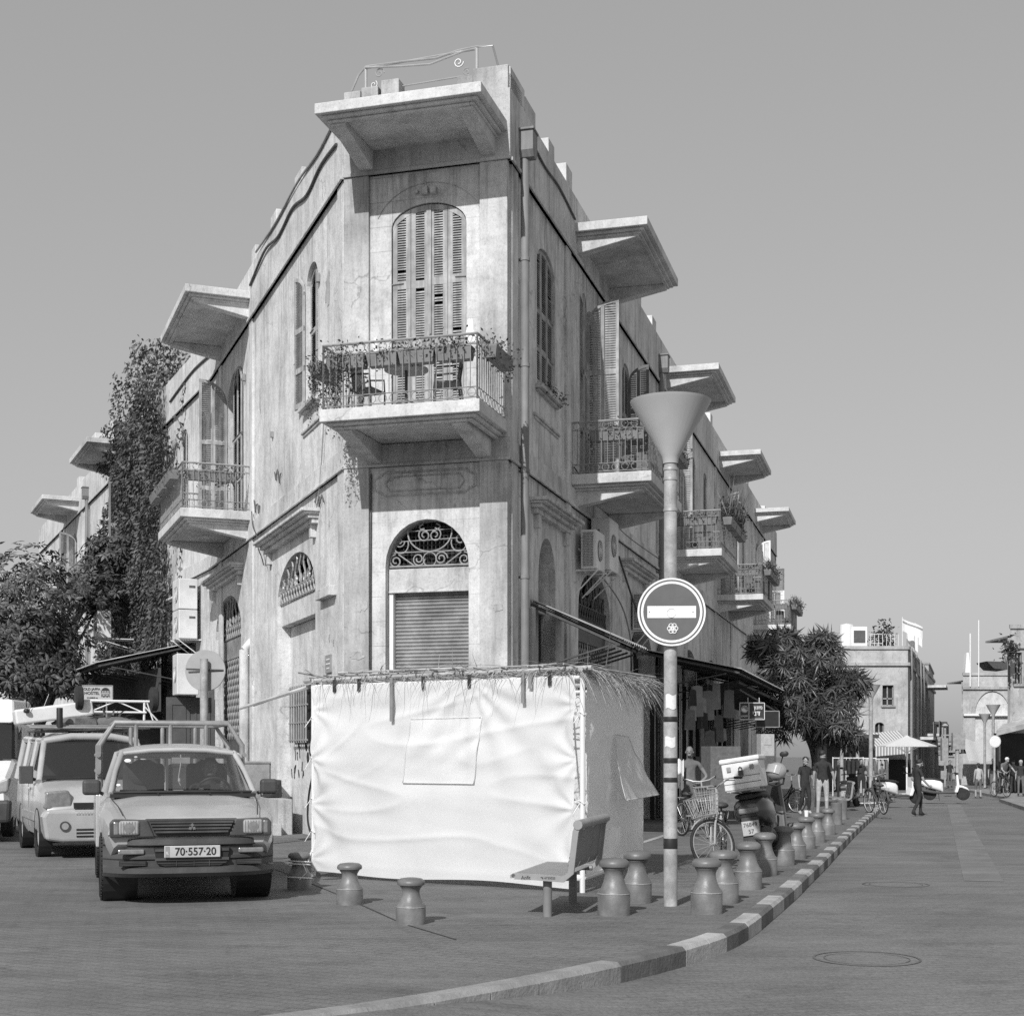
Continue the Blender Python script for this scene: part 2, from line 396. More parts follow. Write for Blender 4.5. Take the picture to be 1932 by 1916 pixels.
for i in range(len(KL)-1):
    p, q, pi, qi = KL[i], KL[i+1], KIN[i], KIN[i+1]
    Lk = (q-p).length; tot += Lk
    if p.x < .5: b.mi = 2
    else:
        b.mi = int((tot+.25)/.92) % 2
    za = lambda a: zp(a.x, a.y)+.004
    ch = .03
    def st(o, n_):
        d = (n_-o).normalized()
        lo = zr(o.x, o.y)-.1
        zt = max(za(o), zr(o.x, o.y)+.012)
        return [(o.x, o.y, lo), (o.x, o.y, zt-ch), ((o+d*ch).x, (o+d*ch).y, zt), (n_.x, n_.y, zt)]
    g = .006/Lk
    A, B = st(p.lerp(q, g), pi.lerp(qi, g)), st(q.lerp(p, g), qi.lerp(pi, g))
    va, vb = b.vs(A), b.vs(B)
    b.skin([va, vb], True, False)
struct(b.build('kerb', [m_kl, m_kd, m_kg]))
# joint strips, manhole rings, pale strip on the road
m_mh = mat('manhole_iron', .11, .8, .2, 5); m_gap = mat('dark_joint', .045, .95, .2, 5)
def strip(name, pts, w_, m, zf, dz):
    b = MB(); pts = resample(pts, 1.)
    prev = None
    for i, p in enumerate(pts):
        n_ = nrm(pts, i)*w_/2; a, c = p+n_, p-n_
        cur = b.vs([(a.x, a.y, zf(a.x, a.y)+dz), (c.x, c.y, zf(c.x, c.y)+dz)])
        if prev: b.f([prev[0], prev[1], cur[1], cur[0]])
        prev = cur
    return struct(b.build(name, m))
g2 = lambda u, v, zf=zp: (lambda p: Vector((p.x, p.y)))(G(u, v, zf))
strip('pavement_joint', [g2(520, 1640), g2(640, 1688), g2(760, 1742), g2(860, 1772)], .02, m_gap, zp, .004)
m_pale = mat('pale_road_band', .2, .9, .12, 2, grime=.2)
strip('road_band', [g2(1856, 1662, zr), g2(1800, 1518, zr)], .5, m_pale, zr, .004)
m_line = mat('worn_line_paint', .42, .9, .2, 3, grime=.35)
strip('road_marking', [g2(1100, 1625), g2(1255, 1575), g2(1330, 1556)], .12, m_line, zp, .004)
strip('road_marking', [g2(1700, 1503, zr), g2(1760, 1506, zr)], .3, m_line, zr, .004)
strip('road_marking', [g2(1780, 1503, zr), g2(1860, 1504, zr)], .3, m_line, zr, .004)
for u, v, r in ((1635, 1808, .43), (1690, 1668, .42)):
    c = G(u, v, zr); b = MB()
    for r0, r1 in ((r-.02, r), (r*.78, r*.8)):
        A = b.vs([(c.x+r0*math.cos(t*math.pi/18), c.y+r0*math.sin(t*math.pi/18), zr(c.x, c.y)+.005) for t in range(36)])
        B = b.vs([(c.x+r1*math.cos(t*math.pi/18), c.y+r1*math.sin(t*math.pi/18), zr(c.x, c.y)+.005) for t in range(36)])
        b.skin([A, B], False)
    struct(b.build('manhole_cover', m_mh))
# opposite pavement on the right edge of the picture
b = MB(); a0, a1 = g2(1885, 1512, zr), g2(1936, 1530, zr)
pts = [a1+(a1-a0)*1.2, a1, a0, a0+Vector((1.0, 1.6)), a0+Vector((7, 27)), a0+Vector((60, 27)), a0+Vector((60, -9))]
b.M = Matrix(); zt = zr(20, 50)
A = b.vs([(p.x, p.y, zr(p.x, p.y)-.1) for p in pts]); B = b.vs([(p.x, p.y, zr(p.x, p.y)+.13) for p in pts]); b.skin([A, B])
struct(b.build('far_pavement', m_kg))
# ================= the wedge-shaped corner building =================
B_ = thing('corner_building', 'weathered three-sided stone corner building with shuttered balconies behind the white cloth booth', 'building', (-2.85, 24.6, 0))
Z0, ZC, ZS, ZT = -.9, 11.38, 6.4, 12.55      # foot, cornice, string course, parapet top
ZB, ZK, PB = 7.05, 12.02, 1.52               # balcony floor, canopy top, how far they stand out
def uvwall(F, mb, name, m, o0=0, **k):
    lay = mb.bm.loops.layers.uv.new('wall'); Mi = F.M.inverted()
    for f in mb.bm.faces:
        for l in f.loops:
            q = Mi @ l.vert.co; l[lay].uv = (q.x+q.y, q.z)
    return mb.build(name, m, B_, **k)
def rect(a, b, c, d): return [(a, c), (b, c), (b, d), (a, d)]
# --- wall faces with real openings
mb = MB(FC.M)
CH = [arch(.83, 2.17, ZB-.02, 10.45, 10.83), arch(.72, 2.21, -.3, 4.72, 5.49)]
mb.cut(rect(0, 2.885, Z0, ZT), CH, 0, [.12, .34])
uvwall(FC, mb, 'wall', m_wall)
LH = [arch(2.1, 3.05, 8.15, 10.4, 10.78), arch(2.3, 5.75, -.3, 4.62, 5.5), arch(9.95, 13.6, -.3, 4.5, 5.45), arch(9.65, 11.7, ZB-.02, 10.3, 10.8), arch(6.75, 7.6, 8.15, 10.4, 10.78) if 0 else arch(13.0, 13.6, 8.1, 10.3, 10.75)]
mb = MB(FL.M); mb.cut(rect(0, 14, Z0, ZT), LH, 0, [.16, .3, .35, .14, .14]); uvwall(FL, mb, 'wall', m_wall_l)
L2H = [arch(s, s+w_, z, 10.35, 10.78) for s, w_, z in ((.8, .9, 8.1), (3.0, .9, 8.1), (12.0, 1.5, ZB), (17, .9, 8.1), (24, 1.5, ZB), (29, .9, 8.1))]+[arch(s, s+3.2, -.9, 4.4, 5.4) for s in (2.0, 9, 15, 22)]
mb = MB(FL2.M); mb.cut(rect(0, 36, Z0, ZT), L2H, 0, .2); uvwall(FL2, mb, 'wall', m_wall_l)
bays = [4.69, 15.55, 26.8, 38.7]
RH = [arch(1.97, 3.3, 8.15, 10.4, 10.75)]
RG = [arch(2.08, 3.37, -.9, 4.75, 5.5), arch(5.3, 8.5, -.9, 4.5, 5.35)]
for i, s in enumerate(bays):
    RH.append(arch(s+1.25, s+2.55, ZB-.02, 10.4, 10.8))
    for q in (5.2, 7.9): RH.append(arch(s+q, s+q+.95, 8.15, 10.35, 10.72))
for s in (10.9, 14.4, 19.0, 24.0, 29, 34, 40): RG.append(arch(s, s+3., -.9, 3.9, 4.7))
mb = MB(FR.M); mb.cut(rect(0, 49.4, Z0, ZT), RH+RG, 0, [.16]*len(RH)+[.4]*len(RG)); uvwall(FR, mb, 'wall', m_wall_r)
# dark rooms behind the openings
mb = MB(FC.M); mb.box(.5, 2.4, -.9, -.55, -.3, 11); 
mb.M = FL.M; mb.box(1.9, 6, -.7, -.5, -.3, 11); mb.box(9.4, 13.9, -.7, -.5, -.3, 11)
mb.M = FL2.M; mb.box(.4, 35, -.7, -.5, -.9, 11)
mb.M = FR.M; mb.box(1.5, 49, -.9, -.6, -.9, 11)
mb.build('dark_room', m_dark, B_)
# roof and back walls
mb = MB(); a = [FC.pt(0, -.05, 0), FC.pt(2.88, -.05, 0), FR.pt(49.4, -.02, 0), FL2.pt(36, -.02, 0), FL.pt(14, -.02, 0)]
mb.prismz([(p.x, p.y) for p in a], 11.75, 11.85); mb.build('roof', m_slab, B_)
mb = MB(); p, q = FR.pt(49.4, 0, 0), FL2.pt(36, 0, 0); d = (p-q).normalized(); n_ = Vector((-d.y, d.x, 0))*.2
A = mb.vs([(p.x, p.y, Z0), (q.x, q.y, Z0), (q.x-n_.x, q.y-n_.y, Z0), (p.x-n_.x, p.y-n_.y, Z0)]); Bq = mb.vs([(p.x, p.y, ZT), (q.x, q.y, ZT), (q.x-n_.x, q.y-n_.y, ZT), (p.x-n_.x, p.y-n_.y, ZT)]); mb.skin([A, Bq])
mb.build('wall', m_slab, B_)
# --- frieze above the cornice, string course band, pilasters
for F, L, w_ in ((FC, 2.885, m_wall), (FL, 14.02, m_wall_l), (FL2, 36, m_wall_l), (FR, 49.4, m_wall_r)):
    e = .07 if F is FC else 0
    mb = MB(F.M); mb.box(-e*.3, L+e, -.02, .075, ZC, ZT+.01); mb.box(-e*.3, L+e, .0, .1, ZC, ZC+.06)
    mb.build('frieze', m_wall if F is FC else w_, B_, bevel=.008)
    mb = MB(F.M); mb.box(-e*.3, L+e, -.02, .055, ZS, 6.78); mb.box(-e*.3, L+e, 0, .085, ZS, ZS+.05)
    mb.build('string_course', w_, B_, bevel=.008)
mb = MB(FC.M)
for a, b in ((-.02, .44), (2.42, 2.905)): mb.box(a, b, -.02, .065, Z0, ZS-.001); mb.box(a, b, -.02, .065, 6.781, ZC-.001)
mb.build('pilaster', m_wall, B_, bevel=.01)
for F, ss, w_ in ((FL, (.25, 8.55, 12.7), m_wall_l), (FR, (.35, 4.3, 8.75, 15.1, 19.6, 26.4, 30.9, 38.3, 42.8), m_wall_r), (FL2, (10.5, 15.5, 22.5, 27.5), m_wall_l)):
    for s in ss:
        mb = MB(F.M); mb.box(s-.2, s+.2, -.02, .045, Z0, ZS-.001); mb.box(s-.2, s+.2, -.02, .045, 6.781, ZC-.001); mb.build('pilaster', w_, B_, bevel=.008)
# --- parapet: posts and stones on the wall top
def stone(F, a, b, z1, m, t=.3):
    mb = MB(F.M); mb.box(a, b, .06-t, .06, ZT-.02, z1); mb.build('parapet_stone', m, B_, bevel=.015)
for a, b, z1 in ((-.02, .3, 12.86), (.3, .62, 12.9), (.66, 1.0, 12.98), (2.02, 2.32, 12.86), (2.3, 2.93, 12.96)): stone(FC, a, b-.015, z1, m_wall)
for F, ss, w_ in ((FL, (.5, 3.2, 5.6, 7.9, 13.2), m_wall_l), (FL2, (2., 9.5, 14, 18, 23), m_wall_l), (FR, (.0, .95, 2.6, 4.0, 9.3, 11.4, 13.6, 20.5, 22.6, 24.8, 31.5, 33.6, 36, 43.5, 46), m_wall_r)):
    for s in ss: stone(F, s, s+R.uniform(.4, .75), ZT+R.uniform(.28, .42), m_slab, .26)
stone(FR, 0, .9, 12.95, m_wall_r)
# --- canopies
def slab(mb, s0, s1, zt, p, t=.17):
    mb.box(s0, s1, .0, p, zt-t, zt)
    mb.box(s0+.09, s1-.09, .0, p-.09, zt-t-.055, zt-t-.001)
    for a, b, c, d in ((s0+.16, s0+.24, 0, p-.16), (s1-.24, s1-.16, 0, p-.16), (s0+.241, s1-.241, p-.24, p-.161)): mb.box(a, b, c, d, zt-t-.1, zt-t-.056)
def bracket(F, par, s, zt, p, h=.32, w_=.25):
    mb = MB(F.M @ Matrix.Translation((s, 0, 0)))
    mb.prismx([(.0, zt), (p*.86, zt), (p*.86, zt-.08), (.06, zt-h), (.0, zt-h)], -w_/2, w_/2)
    return mb.build('bracket', m_slab, par, bevel=.012)
def canopy(F, s0, s1, zt=ZK, p=PB):
    mb = MB(F.M); slab(mb, s0, s1, zt, p)
    c = mb.build('canopy', m_slab, B_, bevel=.012)
    for s in (s0+.32, s1-.32): bracket(F, c, s, zt-.228, p)
    return c
canopy(FC, .08, 2.9); canopy(FL, 8.43, 12.75)
for s in bays: canopy(FR, s, s+3.85)
canopy(FL2, 11.3, 15.3); canopy(FL2, 22.9, 26.9)
# --- balconies
def railing(F, par, s0, s1, z, p, sides=True, h=1.03, m=m_iron_l):
    mb = MB(F.M); i = .05
    runs = [((s0+i, p-i), (s1-i, p-i))]
    if sides: runs += [((s0+i, 0), (s0+i, p-i)), ((s1-i, 0), (s1-i, p-i))]
    for a, b in runs:
        a, b = Vector((*a, 0)), Vector((*b, 0)); L = (b-a).length; d = (b-a)/L; up = lambda q, k: (q.x, q.y, z+k)
        mb.bar(up(a, h), up(b, h), .022, 6)
        for k in (h-.16, .04, .2): mb.bar(up(a, k), up(b, k), .009, 4)
        n = max(2, round(L/.115))
        for j in range(n+1):
            q = a+d*L*j/n; mb.bar(up(q, .2 if j % n else 0), up(q, h-.16 if j % n else h), .0075 if j % n else .018, 4)
        n = max(2, round(L/.19))
        ax = (d.y, -d.x, 0)
        for j in range(n):
            q = a+d*L*(j+.5)/n
            mb.circle(up(q, h-.08), .068, .006, ax, 10, 4); mb.circle(up(q, .12), .068, .006, ax, 10, 4)
    return mb.build('railing', m, par)
def balcony(F, s0, s1, z=ZB, p=1.6, m=None):
    mb = MB(F.M); slab(mb, s0, s1, z, p, .2)
    c = mb.build('balcony', m_slab, B_, bevel=.012)
    for s in (s0+.35, s1-.4): bracket(F, c, s, z-.26, p, .34)
    railing(F, c, s0, s1, z, p)
    return c
balcony(FC, .2, 2.9); balcony(FL, 8.6, 12.55)
for s in bays: balcony(FR, s, s+3.85)
balcony(FL2, 11.3, 15.3); balcony(FL2, 22.9, 26.9)
# --- louvred shutters
def leaf(mb, w_, z0, zt, rows, cols=1, th=.035, fr=.07, pitch=.042, gap=False, flip=1, ov=.02):
    """one shutter leaf: x 0..w_, top outline zt(x), cross rails at the heights in rows"""
    cw = w_/cols
    for c in range(cols+1):
        x = c*cw; wd = fr*(1 if 0 < c < cols else .9); a = max(0, x-wd/2 if 0 < c < cols else (x if c == 0 else x-wd)); b = a+wd
        mb.prism([(a, z0), (b, z0), (b, zt(b)), (a, zt(a))], -th/2, th/2)
    n = 8
    top = [(w_*i/n, zt(w_*i/n)) for i in range(n+1)]
    for (xa, za), (xb, zb) in zip(top, top[1:]): mb.prism([(xa, za-fr), (xb, zb-fr), (xb, zb), (xa, za)], -th/2-.004, th/2+.004)
    for z in [z0+fr*.7]+list(rows): mb.box(.0, w_, -th/2-.002, th/2+.002, z-fr*.7, z+fr*.7)
    for c in range(cols):
        a, b = c*cw+fr*.75, (c+1)*cw-fr*.75
        z = z0+fr*1.7
        while z < max(zt(a), zt(b))-fr:
            if all(abs(z-q) > fr*.75 for q in rows):
                xa, xb = a, b
                while xa < xb and zt(xa) < z+fr: xa += .02
                while xb > xa and zt(xb) < z+fr: xb -= .02
                if xb-xa > .04 and not (gap and R.random() < .03):
                    mb.face([(xa, .015*flip, z-.017), (xb, .015*flip, z-.017), (xb, -.013*flip, z+ov), (xa, -.013*flip, z+ov)])
            z += pitch
def ell(a, b, zs, zt):
    c, w_ = (a+b)/2, (b-a)/2
    return lambda x: zs+(zt-zs)*math.sqrt(max(0, 1-((x-c)/w_)**2))
def shutters(F, a, b, z0, zs, zt, o=-.06, n=2, m=m_wood, cols=1, name='shutter', rows=(.3, .62), fr=.07):
    e = ell(a, b, zs, zt); w_ = (b-a)/n
    for i in range(n):
        x0 = a+i*w_
        mb = MB(F.M @ Matrix.Translation((x0+.004, o, 0)))
        rr = [z0+(zs-z0)*r+R.uniform(-.02, .02) for r in rows]
        leaf(mb, w_-.008, z0, lambda x: e(x0+.004+x)-.012, rr, cols, gap=True, fr=fr, ov=.036 if F is FR else .02)
        for r in rr:       # iron strap hinges
            mb.mi = 1
            if i == 0: mb.bar((-.06, .03, r+.02), (w_*.6, .03, r+.03), .012, 4)
            if i == n-1: mb.bar((w_+.06, .03, r+.02), (w_*.4, .03, r+.03), .012, 4)
        mb.build(name, [m, m_iron_l], B_)
def half(w_, z0, zs, zt):      # half arch rising away from the hinge
    return lambda x: zs+(zt-zs)*math.sqrt(max(0, 1-((w_-x)/w_)**2))
def open_leaf(F, s, ang, w_, z0, zs, zt, m=m_wood, cols=2, rows=(.33, .68)):
    mb = MB(F.leaf(s, ang)); leaf(mb, w_, z0, half(w_, z0, zs, zt), [z0+(zs-z0)*r for r in rows], cols, pitch=.05, flip=-1)
    mb.build('shutter', m, B_)
shutters(FC, .84, 2.16, ZB, 10.45, 10.82, -.05, 4, m_wood, 1, rows=(.42, .72), fr=.092)
def patch(F, s, z, w_, h, sd, m, o=.0):
    mb = MB(F.M); n = 22; pts = []
    for k in range(n):
        a = 2*math.pi*k/n; q = 1+.55*noise.noise(Vector((math.cos(a)*1.4, math.sin(a)*1.4, sd)))+.15*R.uniform(-1, 1); pts.append((s+w_*q*math.cos(a), z+h*q*math.sin(a)))
    mb.prism(pts, o+.0, o+.007); mb.build('plaster_patch', m, B_)
m_bare = mat('bare_white_plaster', .8, .9, .06, 8); m_stain = wall_mat('worn_dark_plaster', .42, joints=0, streak=.3, seed=21.)
for s, z, w_, h, sd in ((2.24, 8.62, .07, .2, 1), (2.33, 8.48, .09, .07, 2), (.53, 8.5, .05, .12, 3)): patch(FC, s, z, w_, h, sd, m_bare, .0 if s < 2.4 else .066)
for s, z, w_, h, sd in ((.22, 3.2, .14, .06, 5), (2.75, 3.95, .1, .05, 6), (2.62, 2.9, .05, .04, 7), (.3, 4.05, .1, .12, 9)): patch(FC, s, z, w_, h, sd, m_stain, .066)
for s, z, w_, h, sd in ((1.2, 3.6, .05, .07, 5), (.9, 3.5, .04, .05, 6), (7.6, 9.4, .1, .3, 7), (1.3, 9.9, .2, .3, 8)): patch(FL, s, z, w_, h, sd, m_stain, .0)
mb = MB(FC.M); mb.box(1.46, 1.54, -.02, -.005, ZB, 10.8); mb.build('shutter_stile', m_wood, B_)
shutters(FL, 2.1, 3.05, 8.2, 10.4, 10.77, -.1, 2); open_leaf(FL, 3.1, 10, .46, 8.2, 10.4, 10.75, m_wood, 1)
shutters(FL, 9.65, 10.68, ZB, 10.3, 10.75, .04, 1, m_wood, 2); open_leaf(FL, 11.72, 88, .68, ZB, 10.25, 10.78, m_wood)
shutters(FL, 13.0, 13.6, 8.15, 10.3, 10.74, -.06, 2)
for h in L2H[:6]:
    a, b, z = h[0][0], h[1][0], h[0][1]; shutters(FL2, a, b, z, 10.35, 10.77, -.06, 2)
open_leaf(FL2, 12.0, 100, .7, ZB, 10.3, 10.7); open_leaf(FL2, 24, 100, .7, ZB, 10.3, 10.7)
shutters(FR, 1.97, 3.3, 8.2, 10.4, 10.74, -.06, 3, m_wood)
open_leaf(FR, 5.93, 90, .68, ZB, 10.35, 10.85, m_wood, 2, (.35, .7)); open_leaf(FR, 5.92, 174, .5, ZB, 10.3, 10.85, m_wood, 1)
shutters(FR, 9.9, 10.84, 8.2, 10.35, 10.71, -.06, 2, m_wood); open_leaf(FR, 10.45, 90, .5, 8.15, 10.3, 10.7, m_wood_d, 2)
shutters(FR, 12.6, 13.54, 8.2, 10.35, 10.71, -.06, 2); open_leaf(FR, 14.3, 90, .42, 8.15, 9.5, 9.6, m_wood, 1)
for i, s in enumerate(bays[1:]):
    shutters(FR, s+1.25, s+2.55, ZB, 10.4, 10.79, -.06, 2, m_wood)
    open_leaf(FR, s+1.2, 95, .62, ZB, 10.35, 10.8, m_wood if i < 2 else m_wood_w, 2)
    for q in (5.2, 7.9): shutters(FR, s+q, s+q+.95, 8.2, 10.35, 10.71, -.06, 2)
open_leaf(FR, 42.3, 80, 1.0, ZB+.6, 9.3, 9.9, m_wood_w, 2)
shutters(FR, 5.95, 7.23, ZB, 10.4, 10.79, -.12, 2, m_wood)
# --- window sills, aprons, hood moulds
def sill(F, a, b, z, o=.14, h=.08, m=m_trim):
    mb = MB(F.M); mb.box(a, b, -.02, o, z-h, z); mb.box(a+.05, b-.05, -.02, o*.5, z-h-.05, z-h-.001); mb.build('window_sill', m, B_, bevel=.01)
sill(FL, 1.95, 3.2, 8.15); sill(FL, 1.6, 3.3, 7.72, .06, .05); sill(FR, 1.85, 3.45, 8.15); sill(FR, 1.7, 3.6, 7.6, .05, .05); sill(FL, 12.9, 13.7, 8.1)
for s in bays:
    for q in (5.2, 7.9): sill(FR, s+q-.1, s+q+1.05, 8.15)
def hood(F, a, b, z, m):
    mb = MB(F.M)
    mb.box(a, b, -.02, .34, z-.06, z); mb.box(a+.04, b-.04, -.02, .29, z-.1, z-.061); mb.box(a+.09, b-.09, -.02, .2, z-.17, z-.101); mb.box(a+.13, b-.13, -.02, .12, z-.26, z-.171)
    for s in (a+.3, b-.45): mb.box(s, s+.16, -.02, .1, z-.5, z-.261)
    mb.build('hood_mould', m, B_, bevel=.01)
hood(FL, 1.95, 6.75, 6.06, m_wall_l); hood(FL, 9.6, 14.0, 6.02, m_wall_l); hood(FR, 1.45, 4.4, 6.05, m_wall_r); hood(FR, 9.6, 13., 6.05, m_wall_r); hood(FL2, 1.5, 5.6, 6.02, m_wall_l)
mb = MB(FL.M); mb.box(.68, 1.75, -.02, .14, 4.32, 4.5); mb.build('ledge', m_wall_l, B_, bevel=.01)
# --- scroll panel under the chamfer balcony
mb = MB(FC.M)
a, b, c, d = .5, 2.36, 5.92, 6.3
mb.tube([(a+.2, .01, c), (b-.2, .01, c), (b-.12, .01, c+.06), (b-.02, .01, c+.1), (b-.02, .01, d-.1), (b-.12, .01, d-.06), (b-.2, .01, d), (a+.2, .01, d), (a+.12, .01, d-.06), (a+.02, .01, d-.1), (a+.02, .01, c+.1), (a+.12, .01, c+.06)], .018, 6, True)
mb.tube([(a+.3, .008, c+.07), (b-.3, .008, c+.07), (b-.22, .008, (c+d)/2), (b-.3, .008, d-.07), (a+.3, .008, d-.07), (a+.22, .008, (c+d)/2)], .014, 6, True)
mb.build('relief_panel', m_wall, B_)
mb = MB(FC.M); mb.tube([(1.5+.98*math.cos(t), .004, 10.35+.82*math.sin(t)) for t in [math.pi*(.12+.76*i/14) for i in range(15)]], .007, 5); mb.build('arch_moulding', m_wall, B_)
# --- ironwork in the fanlights
def spiral(mb, c, r, turns=1.4, a0=0, dr=1, t=.014):
    pts = [(c[0]+r*(1-.75*k/18)*math.cos(a0+dr*turns*2*math.pi*k/18), c[1], c[2]+r*(1-.75*k/18)*math.sin(a0+dr*turns*2*math.pi*k/18)) for k in range(19)]
    mb.tube(pts, t, 5)
def fan(F, a, b, z, zt, o, fancy=True, m=m_iron_l):
    mb = MB(F.M); c = (a+b)/2; w_ = (b-a)/2; e = ell(a, b, z, zt)
    mb.bar((a, o, z+.02), (b, o, z+.02), .02); 
    h = zt-z
    if fancy:
        mb.bar((a+.02, o, z+.34*h), (b-.02, o, z+.34*h), .012)
        mb.bar((c-w_*.82, o, z+.58*h), (c+w_*.82, o, z+.62*h), .009); mb.bar((c-w_*.6, o, z+.8*h), (c+w_*.55, o, z+.82*h), .009)
        mb.tube([(c+w_*.55*math.cos(t), o, z+.78*h+.44*h*math.sin(t)*1.0) for t in [math.pi*(.88+1.24*i/16) for i in range(17)]], .016, 5)
        for d in (-1, 1):
            spiral(mb, (c+d*w_*.13, o, z+.7*h), .12, 1.5, math.pi/2 if d > 0 else math.pi/2, -d)
            mb.tube([(c+d*w_*(.06+.2*math.sin(t)), o, z+h*(.78+.2*t/3)) for t in (0, .5, 1, 1.5, 2., 2.6)], .014, 5)
            mb.tube([(c+d*w_*(.72+.19*math.cos(t)), o, z+.52*h+.2*h*math.sin(t)) for t in [math.pi*(.9+1.2*i/10) for i in range(11)]], .014, 5)
            spiral(mb, (c+d*w_*.76, o, z+.58*h), .1, 1.3, 0, d)
            spiral(mb, (c+d*w_*.28, o, z+.18*h), .12, 1.6, 0, d); spiral(mb, (c+d*w_*.85, o, z+.15*h), .12, 1.6, math.pi/2, -d)
            mb.bar((c+d*w_*.78, o, z+.3*h), (c+d*w_*.4, o, z+.05*h), .013)
        mb.circle((c, o, z+.17*h), .12, .013, (0, 1, 0), 12, 5)
        mb.mi = 1
        n = 20
        for k in range(1, n):
            x = a+(b-a)*k/n; mb.bar((x, o-.1, z), (x, o-.1, e(x)), .007, 4)
        for k in range(1, 10):
            zz = z+h*k/10; x = w_*math.sqrt(1-(k/10)**2); mb.bar((c-x, o-.1, zz), (c+x, o-.1, zz), .007, 4)
    else:
        n = 9; mb.bar((a, o, z+.3*h), (b, o, z+.3*h), .018)
        for k in range(1, n):
            x = a+(b-a)*k/n; t = e(x)
            pts = [(x+.09*math.sin(2.2*math.pi*q/8+k), o, z+.3*h+(t-z-.3*h)*q/8) for q in range(9)]; mb.tube(pts, .022, 5)
            spiral(mb, (x, o, z+.42*h), .13, 1.2, k, 1 if k % 2 else -1, .018)
        for k in range(14):
            x = a+(b-a)*(k+.5)/14; mb.bar((x-.1, o, z), (x+.1, o, z+.3*h), .018, 5); mb.bar((x+.1, o, z), (x-.1, o, z+.3*h), .018, 5)
    return mb.build('fanlight_grille', [m, m_iron], B_)
fan(FC, .74, 2.19, 4.7, 5.47, -.16)
fan(FL, 2.32, 5.73, 4.62, 5.48, -.06, False, m_steel); fan(FL, 9.97, 13.58, 4.4, 5.42, -.1, False)
fan(FR, 5.32, 8.48, 4.3, 5.32, -.1, False, m_iron)
# --- chamfer shop door: panel, jambs and roller shutter
mb = MB(FC.M); mb.box(.73, 2.2, -.26, -.14, 4.29, 4.68); mb.box(.73, 2.2, -.2, -.12, 4.27, 4.3); mb.build('lintel_panel', m_trim, B_, bevel=.008)
mb = MB(FC.M); mb.box(.73, .8, -.3, -.16, -.3, 4.28); mb.build('door_jamb', m_white, B_)
mb = MB(FC.M); z = -.3
while z < 4.27:
    mb.face([(.8, -.29, z), (2.2, -.29, z), (2.2, -.255, z+.03), (.8, -.255, z+.03)]); mb.face([(.8, -.255, z+.03), (2.2, -.255, z+.03), (2.2, -.29, z+.062), (.8, -.29, z+.062)]); z += .063
mb.build('roller_shutter', m_roll, B_, recalc=False)
# left ground arch: filled in below a deep lintel
mb = MB(FL.M); mb.box(2.31, 5.74, -.29, -.08, 4.18, 4.62); mb.build('lintel_panel', m_wall_l, B_, bevel=.01)
mb = MB(FL.M); mb.box(2.31, 5.74, -.5, -.28, -.6, 4.17); uvwall(FL, mb, 'infill_wall', m_wall_l)
mb = MB(FL.M); mb.box(9.96, 13.59, -.34, -.12, 3.9, 4.4); mb.build('lintel_panel', m_roll, B_)
def lattice(F, a, b, z0, z1, o, m=m_iron, st=.22, t=.016):
    mb = MB(F.M); n = int((b-a)/st); k = int((z1-z0)/st/1.3)
    for i in range(n):
        for j in range(k):
            x, z = a+(i+.5)*(b-a)/n, z0+(j+.5)*(z1-z0)/k; dx, dz = (b-a)/n/2, (z1-z0)/k/2
            mb.bar((x-dx, o, z-dz), (x+dx, o, z+dz), t, 4); mb.bar((x-dx, o+.01, z+dz), (x+dx, o+.01, z-dz), t, 4)
    return mb.build('scissor_gate', m, B_)
lattice(FL, 10, 13.5, 1.9, 3.9, -.15, m_iron_l); lattice(FR, 5.4, 8.4, 0, 3.9, -.18, m_iron_l)
mb = MB(FR.M); mb.box(5.31, 8.49, -.34, -.12, 3.85, 4.3); mb.build('lintel_panel', m_iron, B_)
mb = MB(FR.M); mb.box(2.09, 3.36, -.36, -.2, 4.15, 4.3); mb.mi = 1; z = -.5
while z < 4.1: mb.face([(2.1, -.3, z), (3.36, -.3, z), (3.36, -.27, z+.06), (2.1, -.27, z+.06)]); z += .062
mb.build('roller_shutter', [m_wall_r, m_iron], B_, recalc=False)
# barred window low on the left wall
mb = MB(FL.M); mb.box(3.7, 5.3, -.275, -.25, 1.75, 2.85); mb.mi = 1
for k in range(8): mb.bar((3.75+k*.21, -.15, 1.75), (3.75+k*.21, -.15, 2.9), .02, 5)
for z in (1.8, 2.15, 2.5, 2.85): mb.bar((3.65, -.15, z), (5.3, -.15, z), .02, 5)
mb.build('window_bars', [m_dark, m_iron_l], B_)
# --- rainwater pipes with hopper heads
def downpipe(F, s, z1, r=.075, o=.14, w_=.3, z0=-.3, hop=True):
    mb = MB(F.M); mb.bar((s, o, z0), (s, o, z1-.4), r, 12)
    for z in [z0+1.8*k+1.2 for k in range(int((z1-z0)/1.9))]: mb.bar((s, o, z), (s, o, z+.06), r*1.15, 12); mb.box(s-.015, s+.015, 0, o, z+.01, z+.05)
    d = mb.build('downpipe', m_pipe, B_, smooth=True)
    if hop:
        mb = MB(F.M); mb.prism([(s-w_/2, z1-.36), (s-w_*.28, z1-.47), (s+w_*.28, z1-.47), (s+w_/2, z1-.36), (s+w_/2, z1), (s-w_/2, z1)], o-.16, o+.18); mb.box(s-w_/2-.03, s+w_/2+.03, o-.17, o+.2, z1-.03, z1+.01)
        mb.build('hopper_head', m_pipe, d, bevel=.008)
downpipe(FR, .62, 12.1); downpipe(FR, 14.6, 12.05); downpipe(FL2, 20.5, 12, .07, .13)
mb = MB(FR.M); mb.box(.85, 1.05, .02, .22, -.3, 4.05); mb.build('cable_duct', m_trim, B_, bevel=.01)
